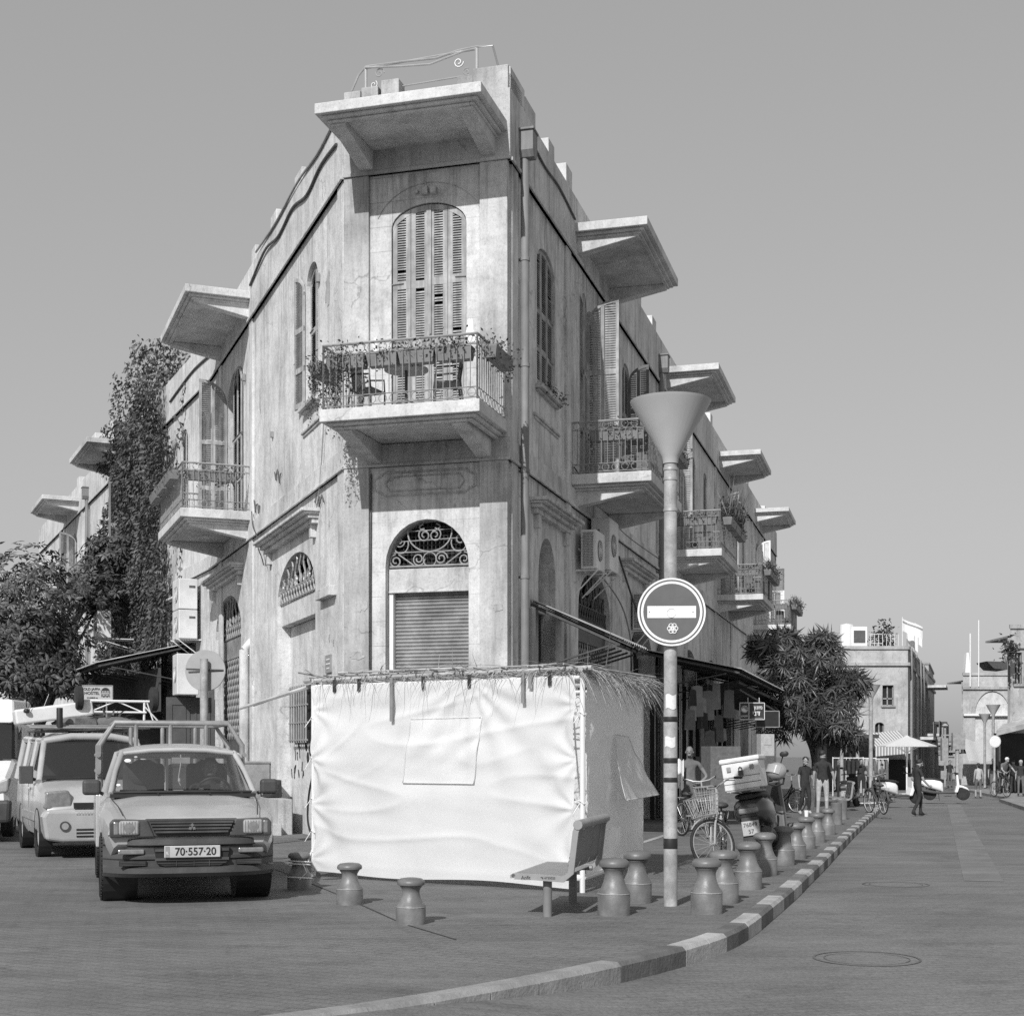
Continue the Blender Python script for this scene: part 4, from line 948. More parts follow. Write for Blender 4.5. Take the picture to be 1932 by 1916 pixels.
# ================= people =================
def person(label, loc, rotz, J=None, H=1.75, top=None, bottom=None, shoe=None, shorts=False, sleeve=.55, hair=True, hairm=None, group=None, bag=None, skinm=None, female=False, legs=True, tank=False):
    top, bottom, shoe = top or m_cloth_d, bottom or m_cloth_d, shoe or m_black; skinm = skinm or m_skin
    o = thing('person', label, 'person', loc, rotz, group)
    k = H/1.75; w_ = .92 if female else 1.
    D = dict(pelvis=(0, 0, .95), spine=(0, .0, 1.13), chest=(0, -.01, 1.31), neck=(0, -.02, 1.475), hb=(0, .01, 1.56), head=(0, .015, 1.655),
      shL=(-.175*w_, -.015, 1.415), elL=(-.225*w_, -.03, 1.13), wrL=(-.235*w_, .03, .88), haL=(-.235*w_, .05, .8), shR=(.175*w_, -.015, 1.415), elR=(.225*w_, -.03, 1.13), wrR=(.235*w_, .03, .88), haR=(.235*w_, .05, .8),
      hipL=(-.095, 0, .88), knL=(-.105, .02, .49), anL=(-.11, -.02, .085), toL=(-.125, .13, .035), hipR=(.095, 0, .88), knR=(.105, .02, .49), anR=(.11, -.02, .085), toR=(.125, .13, .035))
    J = dict(J or {}); look = J.pop('look', None); D.update(J)
    for s in 'LR':
        a, b, c = Vector(D['sh'+s]), Vector(D['el'+s]), Vector(D['an'+s]); D['sl'+s] = tuple(a.lerp(b, sleeve)); D['he'+s] = tuple(c+Vector((0, -.035, -.045)))
    rd = dict(pelvis=(.155, .115), spine=(.135*w_, .1), chest=(.165*w_, .115), neck=(.055, .06), hb=(.07, .075), head=(.082, .1))
    for s in 'LR': rd.update({'sh'+s: (.06, .06), 'sl'+s: (.052, .052), 'el'+s: (.04, .04), 'wr'+s: (.028, .028), 'ha'+s: (.036, .024), 'hip'+s: (.092, .092), 'kn'+s: (.06, .06), 'an'+s: (.043, .046), 'he'+s: (.04, .04), 'to'+s: (.042, .034)})
    E_ = [('pelvis', 'spine', 1), ('spine', 'chest', 1), ('chest', 'neck', 1), ('neck', 'hb', 0), ('hb', 'head', 0)]
    for s in 'LR':
        E_ += [('chest', 'sh'+s, 0 if tank else 1), ('sh'+s, 'sl'+s, 0 if tank else 1), ('sl'+s, 'el'+s, 0), ('el'+s, 'wr'+s, 0), ('wr'+s, 'ha'+s, 0)]
        if legs: E_ += [('pelvis', 'hip'+s, 2), ('hip'+s, 'kn'+s, 2), ('kn'+s, 'an'+s, 0 if shorts else 2), ('an'+s, 'he'+s, 3), ('an'+s, 'to'+s, 3)]
    names = [n for n in D if legs or n[:2] not in ('hi', 'kn', 'an', 'he', 'to') or n in ('head', 'hb')]; ix = {n: i for i, n in enumerate(names)}
    me = bpy.data.meshes.new('body'); me.from_pydata([Vector(D[n])*k for n in names], [(ix[a], ix[b]) for a, b, _ in E_], [])
    t = bpy.data.objects.new('body', me); COL.objects.link(t)
    t.modifiers.new('skin', 'SKIN').use_smooth_shade = True; sb = t.modifiers.new('s', 'SUBSURF'); sb.levels = 1; sb.render_levels = 1
    for n in names: sv = me.skin_vertices[0].data[ix[n]]; sv.radius = [q*k for q in rd[n]]; sv.use_root = n == 'pelvis'
    bpy.context.view_layer.update()
    mesh = bpy.data.meshes.new_from_object(t.evaluated_get(bpy.context.evaluated_depsgraph_get()))
    bpy.data.objects.remove(t); bpy.data.meshes.remove(me)
    mb = MB(); mb.bm.from_mesh(mesh); bpy.data.meshes.remove(mesh)
    seg = [(Vector(D[a])*k, Vector(D[b])*k, m, (rd[a][0]+rd[b][0])/2*k) for a, b, m in E_]
    for f in mb.bm.faces:
        c = f.calc_center_median(); best = (9, 0)
        for a, b, m, r in seg:
            t_ = max(0, min(1, (c-a).dot(b-a)/((b-a).length_squared+1e-9))); d = (c-a.lerp(b, t_)).length-r*.8
            if d < best[0]: best = (d, m)
        f.material_index = best[1]
    hd = Vector(D['head'])*k; dirh = Vector((D['head'][0]-D['hb'][0], 1, 0)).normalized() if look is None else Vector(look).normalized()
    sd_ = Vector((dirh.y, -dirh.x, 0)); mb.mi = 0
    mb.blob(hd+dirh*.098*k+Vector((0, 0, -.02))*k, (.016*k, .02*k, .024*k), 1, 6, 5); 
    mb.blob(hd, (.078*k, .095*k, .112*k), 0, 14, 10, .03)
    for s in (-1, 1): mb.blob(hd+sd_*s*.08*k+Vector((0, 0, -.02))*k, (.012*k, .018*k, .027*k), 2, 6, 5)
    mb.blob(hd+dirh*.075*k+Vector((0, 0, -.075))*k, (.045*k, .035*k, .03*k), 3, 8, 5)
    for s in 'LR':          # five fingers, curled a little
        a, b = Vector(D['wr'+s])*k, Vector(D['ha'+s])*k; d = (b-a).normalized(); q = d.orthogonal().normalized(); 
        sidev = Vector((0, 1, 0)) if abs(d.y) < .8 else Vector((0, 0, 1)); sidev = (sidev-d*sidev.dot(d)).normalized(); inn = d.cross(sidev)*(1 if s == 'L' else -1)
        for j, (L, off) in enumerate(((.07, .03), (.08, .011), (.075, -.009), (.06, -.028))):
            p0 = b+sidev*off*k; p1 = p0+d*L*.55*k+inn*.008*k; p2 = p1+d*L*.35*k+inn*.03*k; mb.tube([p0, p1, p2], [.0095*k, .0085*k, .006*k], 5)
        p0 = a.lerp(b, .5)+sidev*.02*k; mb.tube([p0, p0+sidev*.035*k+d*.02*k, p0+sidev*.045*k+d*.055*k+inn*.01*k], [.011*k, .01*k, .007*k], 5)
    mb.build('body', [skinm, top, bottom, shoe], o, smooth='all', local=True)
    mb = MB()
    for s in (-1, 1): mb.blob(hd+dirh*.088*k+sd_*s*.03*k+Vector((0, 0, .005))*k, (.011*k, .011*k, .007*k), 0, 6, 4, 0)
    mb.build('eyes', m_black, o, local=True)
    if hair:
        mb = MB(); mb.blob(hd+Vector((0, 0, .035))*k-dirh*.018*k, (.092*k, .105*k, .085*k), 4, 12, 8, .12)
        if female: mb.blob(hd-dirh*.085*k+Vector((0, 0, -.03))*k, (.07*k, .05*k, .11*k), 5, 8, 6, .2); mb.tube([hd-dirh*.1*k+Vector((0, 0, .04))*k, hd-dirh*.15*k, hd-dirh*.14*k+Vector((0, 0, -.13))*k], [.03*k, .035*k, .012*k], 7)
        mb.build('hair', hairm or m_hair, o, smooth='all', local=True)
    return o

# ================= vehicles: local frame x to the picture's right, +y towards the tail, z up =================
m_silver = mat('dusty_silver_car_paint', .47, .3, .1, 1.2, metal=.15, spec=.5, grime=.18, coat=.2, speck=.06)
m_silver2 = mat('silver_van_paint', .52, .3, .1, 1.2, metal=.15, spec=.5, grime=.2, coat=.2)
m_vanw = mat('white_van_paint', .78, .35, .04, 1, spec=.5)
m_bump = mat('worn_bumper_plastic', .075, .55, .3, 3, .15, 60, grime=.2)
m_lens = mat('headlight_glass', .34, .12, .1, 25, spec=.9, coat=1)
m_lensd = mat('lamp_lens', .2, .2, .2, 20, spec=.7)
m_plate = mat('number_plate', .5, .45, .05, 6, grime=.15)
m_seat = mat('seat_cloth', .045, .9, .2, 6)
m_dash = mat('dashboard_plastic', .06, .7, .15, 5)
g_wind = glass_mat('windscreen_glass', .12, .30, .03); g_dark = glass_mat('tinted_glass', .03, .75, .04)
m_tube = mat('cage_tube_paint', .33, .5, .15, 6, grime=.25, metal=.2)
def ringxz(mb, y, hw, zt, zm, zb, tuck=.05, sh=.07):
    R_ = [(-hw+tuck, zb), (-hw, zb+.12), (-hw-.005, (zb+zt)*.5), (-hw+.01, zt-sh), (-hw+sh, zt), (-hw*.55, zm), (0, zm+.008), (hw*.55, zm), (hw-sh, zt), (hw-.01, zt-sh), (hw+.005, (zb+zt)*.5), (hw, zb+.12), (hw-tuck, zb)]
    return mb.vs([(x, y, z) for x, z in R_])
def loft(sts, name, m, par, bevel=0):
    mb = MB(); mb.skin([ringxz(mb, *s) for s in sts]); return mb.build(name, m, par, smooth=True, ang=28, local=True, bevel=bevel)
def wheel(par, x, y, r, w_, side, tread=True, rimm=None):
    sx = 1 if side > 0 else -1
    mb = MB(Matrix.Translation((x, y, r)))
    mb.lathe([(r*.62, -w_*.5), (r*.9, -w_*.5), (r*.985, -w_*.42), (r, -w_*.3), (r, w_*.3), (r*.985, w_*.42), (r*.9, w_*.5), (r*.62, w_*.5)], 40, ax=(1, 0, 0), cap=False)
    if tread:
        for k in range(44):
            a = 2*math.pi*k/44
            for q, xx in enumerate((-.36, -.12, .12, .36)):
                aa = a+(.07 if q % 2 else 0); c = Vector((xx*w_, math.cos(aa)*r*1.005, math.sin(aa)*r*1.005))
                t = Vector((0, -math.sin(aa), math.cos(aa))); n_ = Vector((0, math.cos(aa), math.sin(aa))); 
                T = Matrix(((1, t.x, n_.x, c.x), (0, t.y, n_.y, c.y), (0, t.z, n_.z, c.z), (0, 0, 0, 1))); mb.cb((0, 0, 0), (w_*.18, r*.085, .014), T)
    o = mb.build('wheel', m_rub, par, smooth=True, ang=50, local=True)
    mb = MB(Matrix.Translation((x, y, r))); s_ = sx*w_*.42
    mb.lathe([(r*.64, s_), (r*.6, s_*.9), (r*.5, s_*.72), (r*.2, s_*.8), (r*.12, s_*1.0), (.001, s_*1.0)], 24, ax=(1, 0, 0), cap=False)
    for k in range(8):
        a = math.pi*k/4; mb.lathe([(.001, s_*.8), (r*.07, s_*.8)], 8, c=(0, math.cos(a)*r*.4, math.sin(a)*r*.4), ax=(1, 0, 0))
    mb.build('rim', rimm or m_steel, o, smooth=True, local=True)
    return o
def quadglass(par, pts, m, name='window', n=8, bow=0):
    a, b, c, d = [Vector(p) for p in pts]; mb = MB(); nn = (b-a).cross(d-a).normalized()
    mb.grid(lambda u, v: tuple(a.lerp(b, u).lerp(d.lerp(c, u), v)+nn*bow*(1-(2*u-1)**2)), n, 4)
    return mb.build(name, m, par, smooth='all', local=True, recalc=False)
# ---- the pickup truck
T_ = thing('pickup_truck', 'dusty silver pickup truck with a tube cage over its bed and a driver inside', 'pickup truck', (-3.17, 14.2, 0), rad(17))
loft([(.14, .76, .80, .84, .62), (.17, .80, .845, .875, .58), (.3, .825, .885, .92, .5), (.5, .845, .93, .97, .5), (.6, .87, .945, .985, .72), (1.0, .88, 1.0, 1.05, .76), (1.38, .87, 1.035, 1.09, .72), (1.46, .85, 1.04, 1.06, .42), (2.2, .85, 1.05, 1.06, .4), (2.95, .845, 1.05, 1.06, .4)], 'body', m_silver, T_)
mb = MB(); x = .85
for s in (-1, 1): mb.box(s*x-.03, s*x+.03, 3.0, 4.95, .42, 1.04)
mb.box(-x, x, 2.99, 3.05, .45, 1.04); mb.box(-x, x, 4.9, 4.96, .45, 1.04); mb.box(-x+.03, x-.03, 3.05, 4.9, .5, .58); mb.build('cargo_bed', m_silver, T_, local=True, bevel=.015)
mb = MB()            # seams of the bonnet
for s in (-1, 1): mb.tube([(s*.66, .17, .9), (s*.7, .5, .985), (s*.745, 1.0, 1.035), (s*.76, 1.28, 1.06)], .006, 4)
for s in (-1, 1): mb.bar((s*.27, 1.12, 1.078), (s*.27, 1.13, 1.09), .014, 6)
mb.build('bonnet_seam', m_black, T_, local=True)
# cab
mb = MB()
A_, B2, C_, D_ = (.755, 1.26, 1.085), (.615, 2.0, 1.525), (.63, 2.72, 1.52), (.765, 2.93, 1.06)
for s in (-1, 1):
    P_ = [Vector((s*p[0], p[1], p[2])) for p in (A_, B2, C_, D_)]
    mb.tube([P_[0], P_[0].lerp(P_[1], .5)+Vector((s*.012, 0, .01)), P_[1]], [.032, .03, .034], 8); mb.tube([P_[2], P_[3]], [.05, .06], 8); mb.tube([P_[1], P_[2]], .032, 8)
    mb.bar(Vector((s*.72, 1.42, 1.08)), Vector((s*.625, 1.98, 1.48)), .014, 6)
mb.grid(lambda u, v: ((2*u-1)*(.645-.012*math.sin(v*3.14)), 1.93+.92*v, 1.505+.085*math.sin(min(1, v*1.15+.08)*math.pi*.62)*(1-.0*u)-.03*(2*u-1)**4+.045*(1-(2*u-1)**2)), 14, 10)
mb.tube([(-.6, 1.96, 1.52), (-.3, 1.935, 1.553), (0, 1.93, 1.56), (.3, 1.935, 1.553), (.6, 1.96, 1.52)], .028, 8)
mb.box(-.62, .62, 2.74, 2.8, 1.46, 1.56); mb.build('cab_roof', m_silver, T_, smooth=True, local=True, ang=50)
mb = MB()
mb.tube([(-.74, 1.27, 1.1), (0, 1.2, 1.105), (.74, 1.27, 1.1)], .02, 6); mb.tube([(-.6, 1.985, 1.515), (0, 1.955, 1.535), (.6, 1.985, 1.515)], .014, 6)
for s in (-1, 1): mb.tube([(s*.735, 1.27, 1.09), (s*.605, 1.985, 1.515)], .014, 6)
mb.box(-.76, .76, 1.15, 1.3, 1.05, 1.088); mb.build('windscreen_seal', m_black, T_, local=True, smooth=True)
quadglass(T_, [(-.73, 1.27, 1.1), (.73, 1.27, 1.1), (.6, 1.98, 1.52), (-.6, 1.98, 1.52)], g_wind, 'windscreen', 10, .05)
for s in (-1, 1): quadglass(T_, [(s*.755, 1.4, 1.07), (s*.765, 2.88, 1.06), (s*.635, 2.7, 1.5), (s*.62, 2.02, 1.5)], g_wind, 'side_window', 6)
quadglass(T_, [(-.74, 2.92, 1.08), (.74, 2.92, 1.08), (.6, 2.75, 1.5), (-.6, 2.75, 1.5)], g_wind, 'rear_window', 6)
mb = MB(); mb.box(-.72, .72, 1.3, 1.62, .9, 1.07); mb.box(-.7, .7, 2.6, 2.9, .6, 1.06); mb.build('dashboard', m_dash, T_, local=True, bevel=.03)
for s in (-.36, .36):
    mb = MB(); mb.prismx([(2.15, .7), (2.5, .7), (2.62, 1.12), (2.6, 1.38), (2.52, 1.42), (2.46, 1.36), (2.42, 1.1)], s-.23, s+.23); mb.build('seat', m_seat, T_, local=True, bevel=.05, seg=3)
    mb = MB(); mb.blob((s, 2.45, 1.3), (.18, .09, .16), 3, 12, 8, .05); mb.build('headrest', m_seat, T_, local=True, smooth='all')
mb = MB(Matrix.Translation((.36, 1.72, 1.08)) @ Matrix.Rotation(rad(-62), 4, 'X')); mb.circle((0, 0, 0), .19, .016, (0, 0, 1), 24, 6); mb.bar((-.18, 0, -.0), (.18, 0, 0), .014); mb.bar((0, 0, 0), (0, 0, -.2), .03); mb.build('steering_wheel', m_black, T_, local=True, smooth=True)
mb = MB(); mb.cb((.02, 1.9, 1.44), (.2, .03, .07)); mb.bar((.02, 1.93, 1.47), (.02, 1.97, 1.53), .01); mb.build('rear_view_mirror', m_iron_l, T_, local=True, bevel=.02)
mb = MB(); mb.tube([(.02, 1.88, 1.42), (.0, 1.88, 1.3), (-.01, 1.88, 1.22), (.015, 1.88, 1.16)], .006, 4); mb.blob((.0, 1.88, 1.22), (.015, .015, .03), 2, 6, 5); mb.build('hanging_charm', m_cloth_l, T_, local=True)
mb = MB(); mb.cb((.52, 1.36, 1.085), (.24, .16, .02)); mb.build('paper_on_dashboard', m_white, T_, local=True)
mb = MB()
for x, z, r in ((-.56, 1.43, .035), (-.47, 1.47, .018), (-.67, 1.17, .022)): mb.lathe([(.001, -.004), (r, -.004), (r, .0), (.001, .0)], 14, c=(x, 1.27+(z-1.1)*1.66+.0, z+.012), ax=(0, -.52, .85))
mb.build('windscreen_sticker', m_white, T_, local=True)
for a, b in ((( -.05, 1.235, 1.1), (-.66, 1.255, 1.125)), ((.62, 1.25, 1.095), (.0, 1.235, 1.125))):
    mb = MB(); mb.bar(a, b, .011, 5); mb.bar(a, (a[0], a[1]-.03, a[2]-.02), .018, 6); mb.build('wiper', m_black, T_, local=True)
for s in (-1, 1):
    mb = MB(); mb.cb((s*.945, 1.5, 1.155), (.19, .1, .165)); o = mb.build('wing_mirror', m_bump, T_, local=True, bevel=.035, seg=3)
    mb = MB(); mb.bar((s*.82, 1.52, 1.08), (s*.93, 1.52, 1.13), .022, 6); mb.build('mirror_arm', m_bump, o, local=True)
# front: lamps, grille, bumper
mb = MB(); 
for s in (-1, 1): mb.prism([(s*.43, .86), (s*.755, .868), (s*.79, .83), (s*.79, .69), (s*.36, .69)], .08, .2)
mb.box(-.45, .45, .1, .2, .69, .868); mb.build('front_mask', m_bump, T_, local=True, bevel=.012)
for s in (-1, 1):
    mb = MB(); mb.cb((s*.605, .085, .782), (.2, .06, .145)); h = mb.build('headlight', m_lens, T_, local=True, bevel=.028, seg=4, smooth=True)
    mb = MB(); mb.lathe([(.001, .05), (.05, .052)], 16, c=(s*.605, 0, .785), ax=(0, 1, 0)); 
    for k in range(7): mb.bar((s*.605-.08+.027*k, .053, .72), (s*.605-.08+.027*k, .053, .845), .0025, 4)
    mb.build('lens_ribs', m_lensd, h, local=True)
    mb = MB(); mb.cb((s*.73, .1, .78), (.05, .05, .13)); mb.build('side_lamp', m_lensd, T_, local=True, bevel=.012)
mb = MB(); mb.prism([(-.41, .85), (.41, .85), (.36, .73), (.31, .715), (-.31, .715), (-.36, .73)], .07, .1); mb.mi = 1
for z, hw in ((.835, .405), (.805, .39), (.772, .375), (.74, .355)): mb.box(-hw, hw, .05, .075, z-.01, z+.008)
gr = mb.build('grille', [m_black, m_bump], T_, local=True)
mb = MB()            # three diamond badge
for a in (90, 210, 330):
    c, s_ = math.cos(rad(a)), math.sin(rad(a)); L = .042; w_ = .018
    q = [(0, 0), (c*L*.5-s_*w_, s_*L*.5+c*w_), (c*L, s_*L), (c*L*.5+s_*w_, s_*L*.5-c*w_)]
    mb.prism([(x, z+.785) for x, z in q], .035, .05)
mb.build('badge', m_chrome, gr, local=True)
mb = MB(); n = 26
def bumper_prof(): return [(.0, .68), (-.045, .665), (-.05, .61), (-.015, .59), (-.015, .52), (-.03, .5), (-.03, .47), (-.01, .455), (-.01, .4), (-.07, .38), (-.075, .33), (-.03, .29), (.08, .28), (.15, .3)]
rings = []
for i in range(n+1):
    u = -1+2*i/n; x = u*(.83+.02*abs(u)); y = .1+.3*abs(u)**5+.04*u*u
    rings.append(mb.vs([(x, y+py, z) for py, z in bumper_prof()]))
mb.skin(rings, False, False)
bp_ = mb.build('bumper', m_bump, T_, smooth=True, ang=32, local=True)
mb = MB(); mb.prism([(-.37, .585), (.37, .585), (.34, .43), (.27, .4), (-.27, .4), (-.34, .43)], .05, .1); 
for s in (-1, 1): mb.box(s*.57-.13, s*.57+.13, .09, .14, .405, .455)
mb.mi = 1
for z in (.47, .56): mb.box(-.36, .36, .035, .06, z-.014, z+.012)
for x in (-.15, .02, .17): mb.bar((x, .045, .4), (x, .045, .46), .004)
mb.tube([(-.33, .045, .43), (-.1, .045, .42), (.1, .045, .432), (.33, .045, .425)], .004, 4)
for s in (-1, 1):
    for z in (.415, .43, .445): mb.box(s*.57-.12, s*.57+.12, .085, .095, z-.004, z+.004)
mb.build('air_intake', [m_black, m_bump], bp_, local=True)
for s in (-1, 1):
    mb = MB(); mb.cb((s*.585, .11, .545), (.25, .05, .05)); mb.build('fog_lamp', m_lensd, T_, local=True, bevel=.012)
Tp = wm(T_) @ Matrix.Translation((0, .0, .545)); mb = MB(); mb.cb((0, .012, .545), (.545, .012, .118)); pl_ = mb.build('number_plate', m_plate, T_, local=True, bevel=.006)
text('plate_number', '70·557·20', Tp @ Matrix.Translation((.03, .004, -.003)), .108, m_black, pl_, .002, sx=.93, bold=.0015)
mb = MB(); mb.box(-.262, -.222, .003, .007, .492, .598); mb.build('plate_band', m_iron_l, pl_, local=True); text('plate_letters', 'IL', Tp @ Matrix.Translation((-.242, .001, -.012)), .04, m_white, pl_, .001)
for x in (-.765, .765): wheel(T_, x, .98, .345, .22, x); wheel(T_, x, 3.85, .345, .22, x)
mb = MB(); 
for s in (-1, 1):
    mb.lathe([(.001, s*.5), (.41, s*.5), (.41, s*.84), (.39, s*.84), (.39, s*.52)], 28, c=(0, .98, .37), ax=(1, 0, 0), cap=False)
mb.box(-.7, .7, .35, 4.7, .3, .45); mb.build('underbody', m_black, T_, local=True)
mb = MB()
for y, full in ((3.12, 1), (4.75, 1)):
    mb.tube([(-.83, y, 1.0), (-.83, y, 1.62), (-.66, y, 1.885), (.66, y, 1.885), (.83, y, 1.62), (.83, y, 1.0)], .034, 10)
    for x in (-.42, -.02, .4): mb.bar((x, y, 1.02), (x, y, 1.88), .026, 8)
for s in (-1, 1):
    for z in (1.3, 1.5): mb.bar((s*.85, 3.02, z), (s*.85, 4.85, z), .028, 8); 
    mb.bar((s*.66, 3.12, 1.885), (s*.66, 4.75, 1.885), .03, 8)
mb.box(-.88, -.82, 3.05, 3.2, 1.25, 1.62); mb.build('bed_cage', m_tube, T_, local=True, smooth=True)
for x, z in ((.62, 1.52), (.75, 1.47)):
    mb = MB(T_.matrix_basis); mb.bar((x, 2.98, z), (x+.02, 4.6, z+.02), .045, 10); mb.mi = 1; mb.lathe([(.047, 3.0), (.065, 3.01), (.06, 3.07), (.047, 3.08)], 10, c=(x, 0, z), ax=(0, 1, 0), cap=False)
    tag(mb.build('metal_pipe', [m_tube, m_cloth_l], smooth=True), 'grey pipe with a rag tied to its end, on the pickup cage', 'pipe', 'pipes carried on the pickup')
person('driver in dark clothes at the wheel of the silver pickup truck', T_.matrix_basis @ Vector((.37, 2.32, .02)), rad(17)+math.pi, dict(pelvis=(0, 0, .62), spine=(0, .0, .82), chest=(0, .0, 1.02), neck=(0, .01, 1.18), hb=(0, .03, 1.25), head=(0, .04, 1.34), shL=(-.18, .02, 1.12), elL=(-.24, .2, .98), wrL=(-.16, .42, 1.08), haL=(-.13, .5, 1.13), shR=(.18, .02, 1.12), elR=(.24, .2, .95), wrR=(.18, .42, 1.02), haR=(.16, .5, 1.06)), top=m_cloth_d, legs=False, skinm=mat('cab_shade_skin', .1, .6, .1, 8))  # driver's skin colour darkened to stand in for the dim cab
# ---- the small silver van behind it
V_ = thing('silver_van', 'silver van with a loaded roof rack parked behind the pickup truck', 'van', (-6.02, 21.2, 0), rad(24))
loft([(.05, .8, .7, .72, .3), (.12, .84, .82, .84, .26), (.3, .86, .95, .98, .26), (.75, .88, 1.03, 1.06, .26), (1.0, .885, 1.08, 1.12, .28), (1.04, .885, 1.1, 1.12, .28), (2.5, .89, 1.12, 1.14, .28), (4.2, .88, 1.12, 1.14, .3), (4.25, .86, 1.0, 1.02, .4)], 'body', m_silver2, V_)
mb = MB()
for s in (-1, 1):
    for a, b, r in (((.84, 1.0, 1.1), (.7, 1.62, 1.72), .05), ((.87, 2.15, 1.1), (.73, 2.2, 1.76), .045), ((.87, 3.2, 1.1), (.74, 3.2, 1.78), .05), ((.86, 4.2, 1.1), (.74, 4.1, 1.76), .07), ((.7, 1.62, 1.72), (.74, 4.1, 1.77), .06)): mb.bar((s*a[0], a[1], a[2]), (s*b[0], b[1], b[2]), r, 8)
mb.grid(lambda u, v: ((2*u-1)*.74, 1.58+2.6*v, 1.74+.08*(1-(2*u-1)**4)+.06*math.sin(v*3)*(1-(2*u-1)**2)+.012*math.sin(u*38)*(v > .1)), 40, 8)
mb.tube([(-.7, 1.6, 1.72), (-.3, 1.54, 1.79), (.3, 1.54, 1.79), (.7, 1.6, 1.72)], .06, 8); mb.box(-.72, .72, 4.1, 4.2, 1.1, 1.76); mb.build('van_roof', m_silver2, V_, smooth=True, local=True, ang=50)
quadglass(V_, [(-.81, .99, 1.12), (.81, .99, 1.12), (.69, 1.6, 1.72), (-.69, 1.6, 1.72)], g_dark, 'windscreen', 10, .06)
for s in (-1, 1):
    for y0_, y1_ in ((1.25, 2.12), (2.22, 3.16), (3.24, 4.1)):
        k = .25 if y0_ < 2 else 0
        quadglass(V_, [(s*.872, y0_-.1*bool(k), 1.13), (s*.872, y1_, 1.13), (s*.745, y1_, 1.71), (s*.745, y0_+k+.2*bool(k), 1.71)], g_dark, 'side_window', 4)
mb = MB(); mb.box(-.7, .7, 1.3, 4.0, .95, 1.15); mb.box(-.25, .2, 1.6, 1.75, 1.1, 1.4); mb.box(.25, .6, 1.6, 1.75, 1.1, 1.4); mb.build('interior', m_seat, V_, local=True)
mb = MB(); mb.prism([(-.85, .26), (-.9, .6), (-.84, .7), (.84, .7), (.9, .6), (.85, .26), (.6, .22), (-.6, .22)], -.02, .3); mb.build('bumper', m_silver2, V_, local=True, bevel=.05, seg=3)
mb = MB(); mb.box(-.42, .42, -.035, .02, .3, .42); mb.box(-.44, .44, -.01, .06, .6, .68); mb.box(-.45, .45, .0, .1, .72, .8); mb.mi = 1
for z in (.33, .38): mb.box(-.42, .42, -.045, -.03, z-.008, z+.008)
for i in range(20):
    for j in range(2): mb.box(-.42+i*.042+.02*j, -.39+i*.042+.02*j, -.02, -.005, .615+.03*j, .635+.03*j)
mb.build('grille', [m_black, m_silver2], V_, local=True)
for s in (-1, 1):
    mb = MB(); mb.prism([(s*.46, .71), (s*.86, .71), (s*.84, .96), (s*.52, .985), (s*.48, .9)], .07, .3); h = mb.build('headlight', m_lensd, V_, local=True, bevel=.03, seg=3, smooth=True)
    mb = MB(); mb.lathe([(.075, -.04), (.075, 0)], 16, c=(s*.58, 0, .46), ax=(0, 1, 0)); mb.mi = 1; mb.lathe([(.05, -.045), (.05, -.03)], 16, c=(s*.58, 0, .46), ax=(0, 1, 0)); mb.build('fog_lamp', [m_bump, m_lens], V_, local=True)
    mb = MB(); mb.cb((s*1.0, 1.3, 1.2), (.2, .12, .27)); mb.bar((s*.86, 1.35, 1.12), (s*.98, 1.32, 1.15), .03); mb.build('wing_mirror', m_bump, V_, local=True, bevel=.04, seg=3)
    mb = MB(); mb.bar((s*.897, 2.06, .3), (s*.897, 2.06, 1.1), .006, 4); mb.bar((s*.897, 3.15, .4), (s*.897, 3.15, 1.1), .006, 4); mb.box(s*.9-.01, s*.9+.01, 1.2, 3.0, .5, .62); mb.build('door_seam', m_iron_l, V_, local=True)
    mb = MB(); mb.cb((s*.905, 1.9, .98), (.03, .18, .04)); mb.build('door_handle', m_silver, V_, local=True, bevel=.01)
for x in (-.78, .78): wheel(V_, x, .85, .31, .19, x, False); wheel(V_, x, 3.4, .31, .19, x, False)
mb = MB()
for s in (-1, 1):
    for y in (.85, 3.4): mb.lathe([(.001, s*.7), (.375, s*.7), (.375, s*.893), (.36, s*.893), (.36, s*.72)], 24, c=(0, y, .33), ax=(1, 0, 0), cap=False)
mb.box(-.75, .75, .3, 4.1, .2, .32); mb.build('underbody', m_black, V_, local=True)
mb = MB(); mb.tube([(-.6, .95, 1.14), (.1, .93, 1.16)], .012, 4); mb.tube([(.0, .95, 1.14), (.6, .96, 1.18)], .012, 4); mb.build('wiper', m_black, V_, local=True)
mb = MB()
for y in (1.9, 2.9, 3.8): mb.bar((-.72, y, 1.9), (.72, y, 1.9), .02, 6); mb.bar((-.72, y, 1.76), (-.72, y, 1.9), .018, 6); mb.bar((.72, y, 1.76), (.72, y, 1.9), .018, 6)
for s in (-1, 1): mb.bar((s*.72, 1.8, 1.9), (s*.72, 3.9, 1.9), .02, 6)
mb.build('roof_rack', m_iron, V_, local=True)
MV = V_.matrix_basis
mb = MB(MV)
for k in range(9): mb.bar((-.85+R.uniform(-.1, .1), 1.75+k*.05, 1.93+.02*(k % 3)), (.95+R.uniform(-.15, .2), 1.9+k*.05, 1.94+.02*(k % 3)), R.uniform(.008, .018), 5)
mb.box(-.3, .5, 1.7, 1.74, 1.93, 1.96); mb.build('pole_bundle', m_iron_l); tag(bpy.data.objects['pole_bundle'], 'bundle of thin poles lying across the van roof rack', 'poles')
mb = MB(MV); mb.blob((-.1, 2.3, 2.02), (.42, .35, .17), 3, 14, 8, .3); mb.blob((.45, 2.2, 2.0), (.35, .3, .14), 8, 12, 8, .35)
for k in range(26): a = R.uniform(0, 6.28); q = Vector((.35+.3*math.cos(a), 2.05, 2.03+.12*math.sin(a))); straw(q, (math.cos(a), -.4, math.sin(a)+.3), .25, .02, .6)
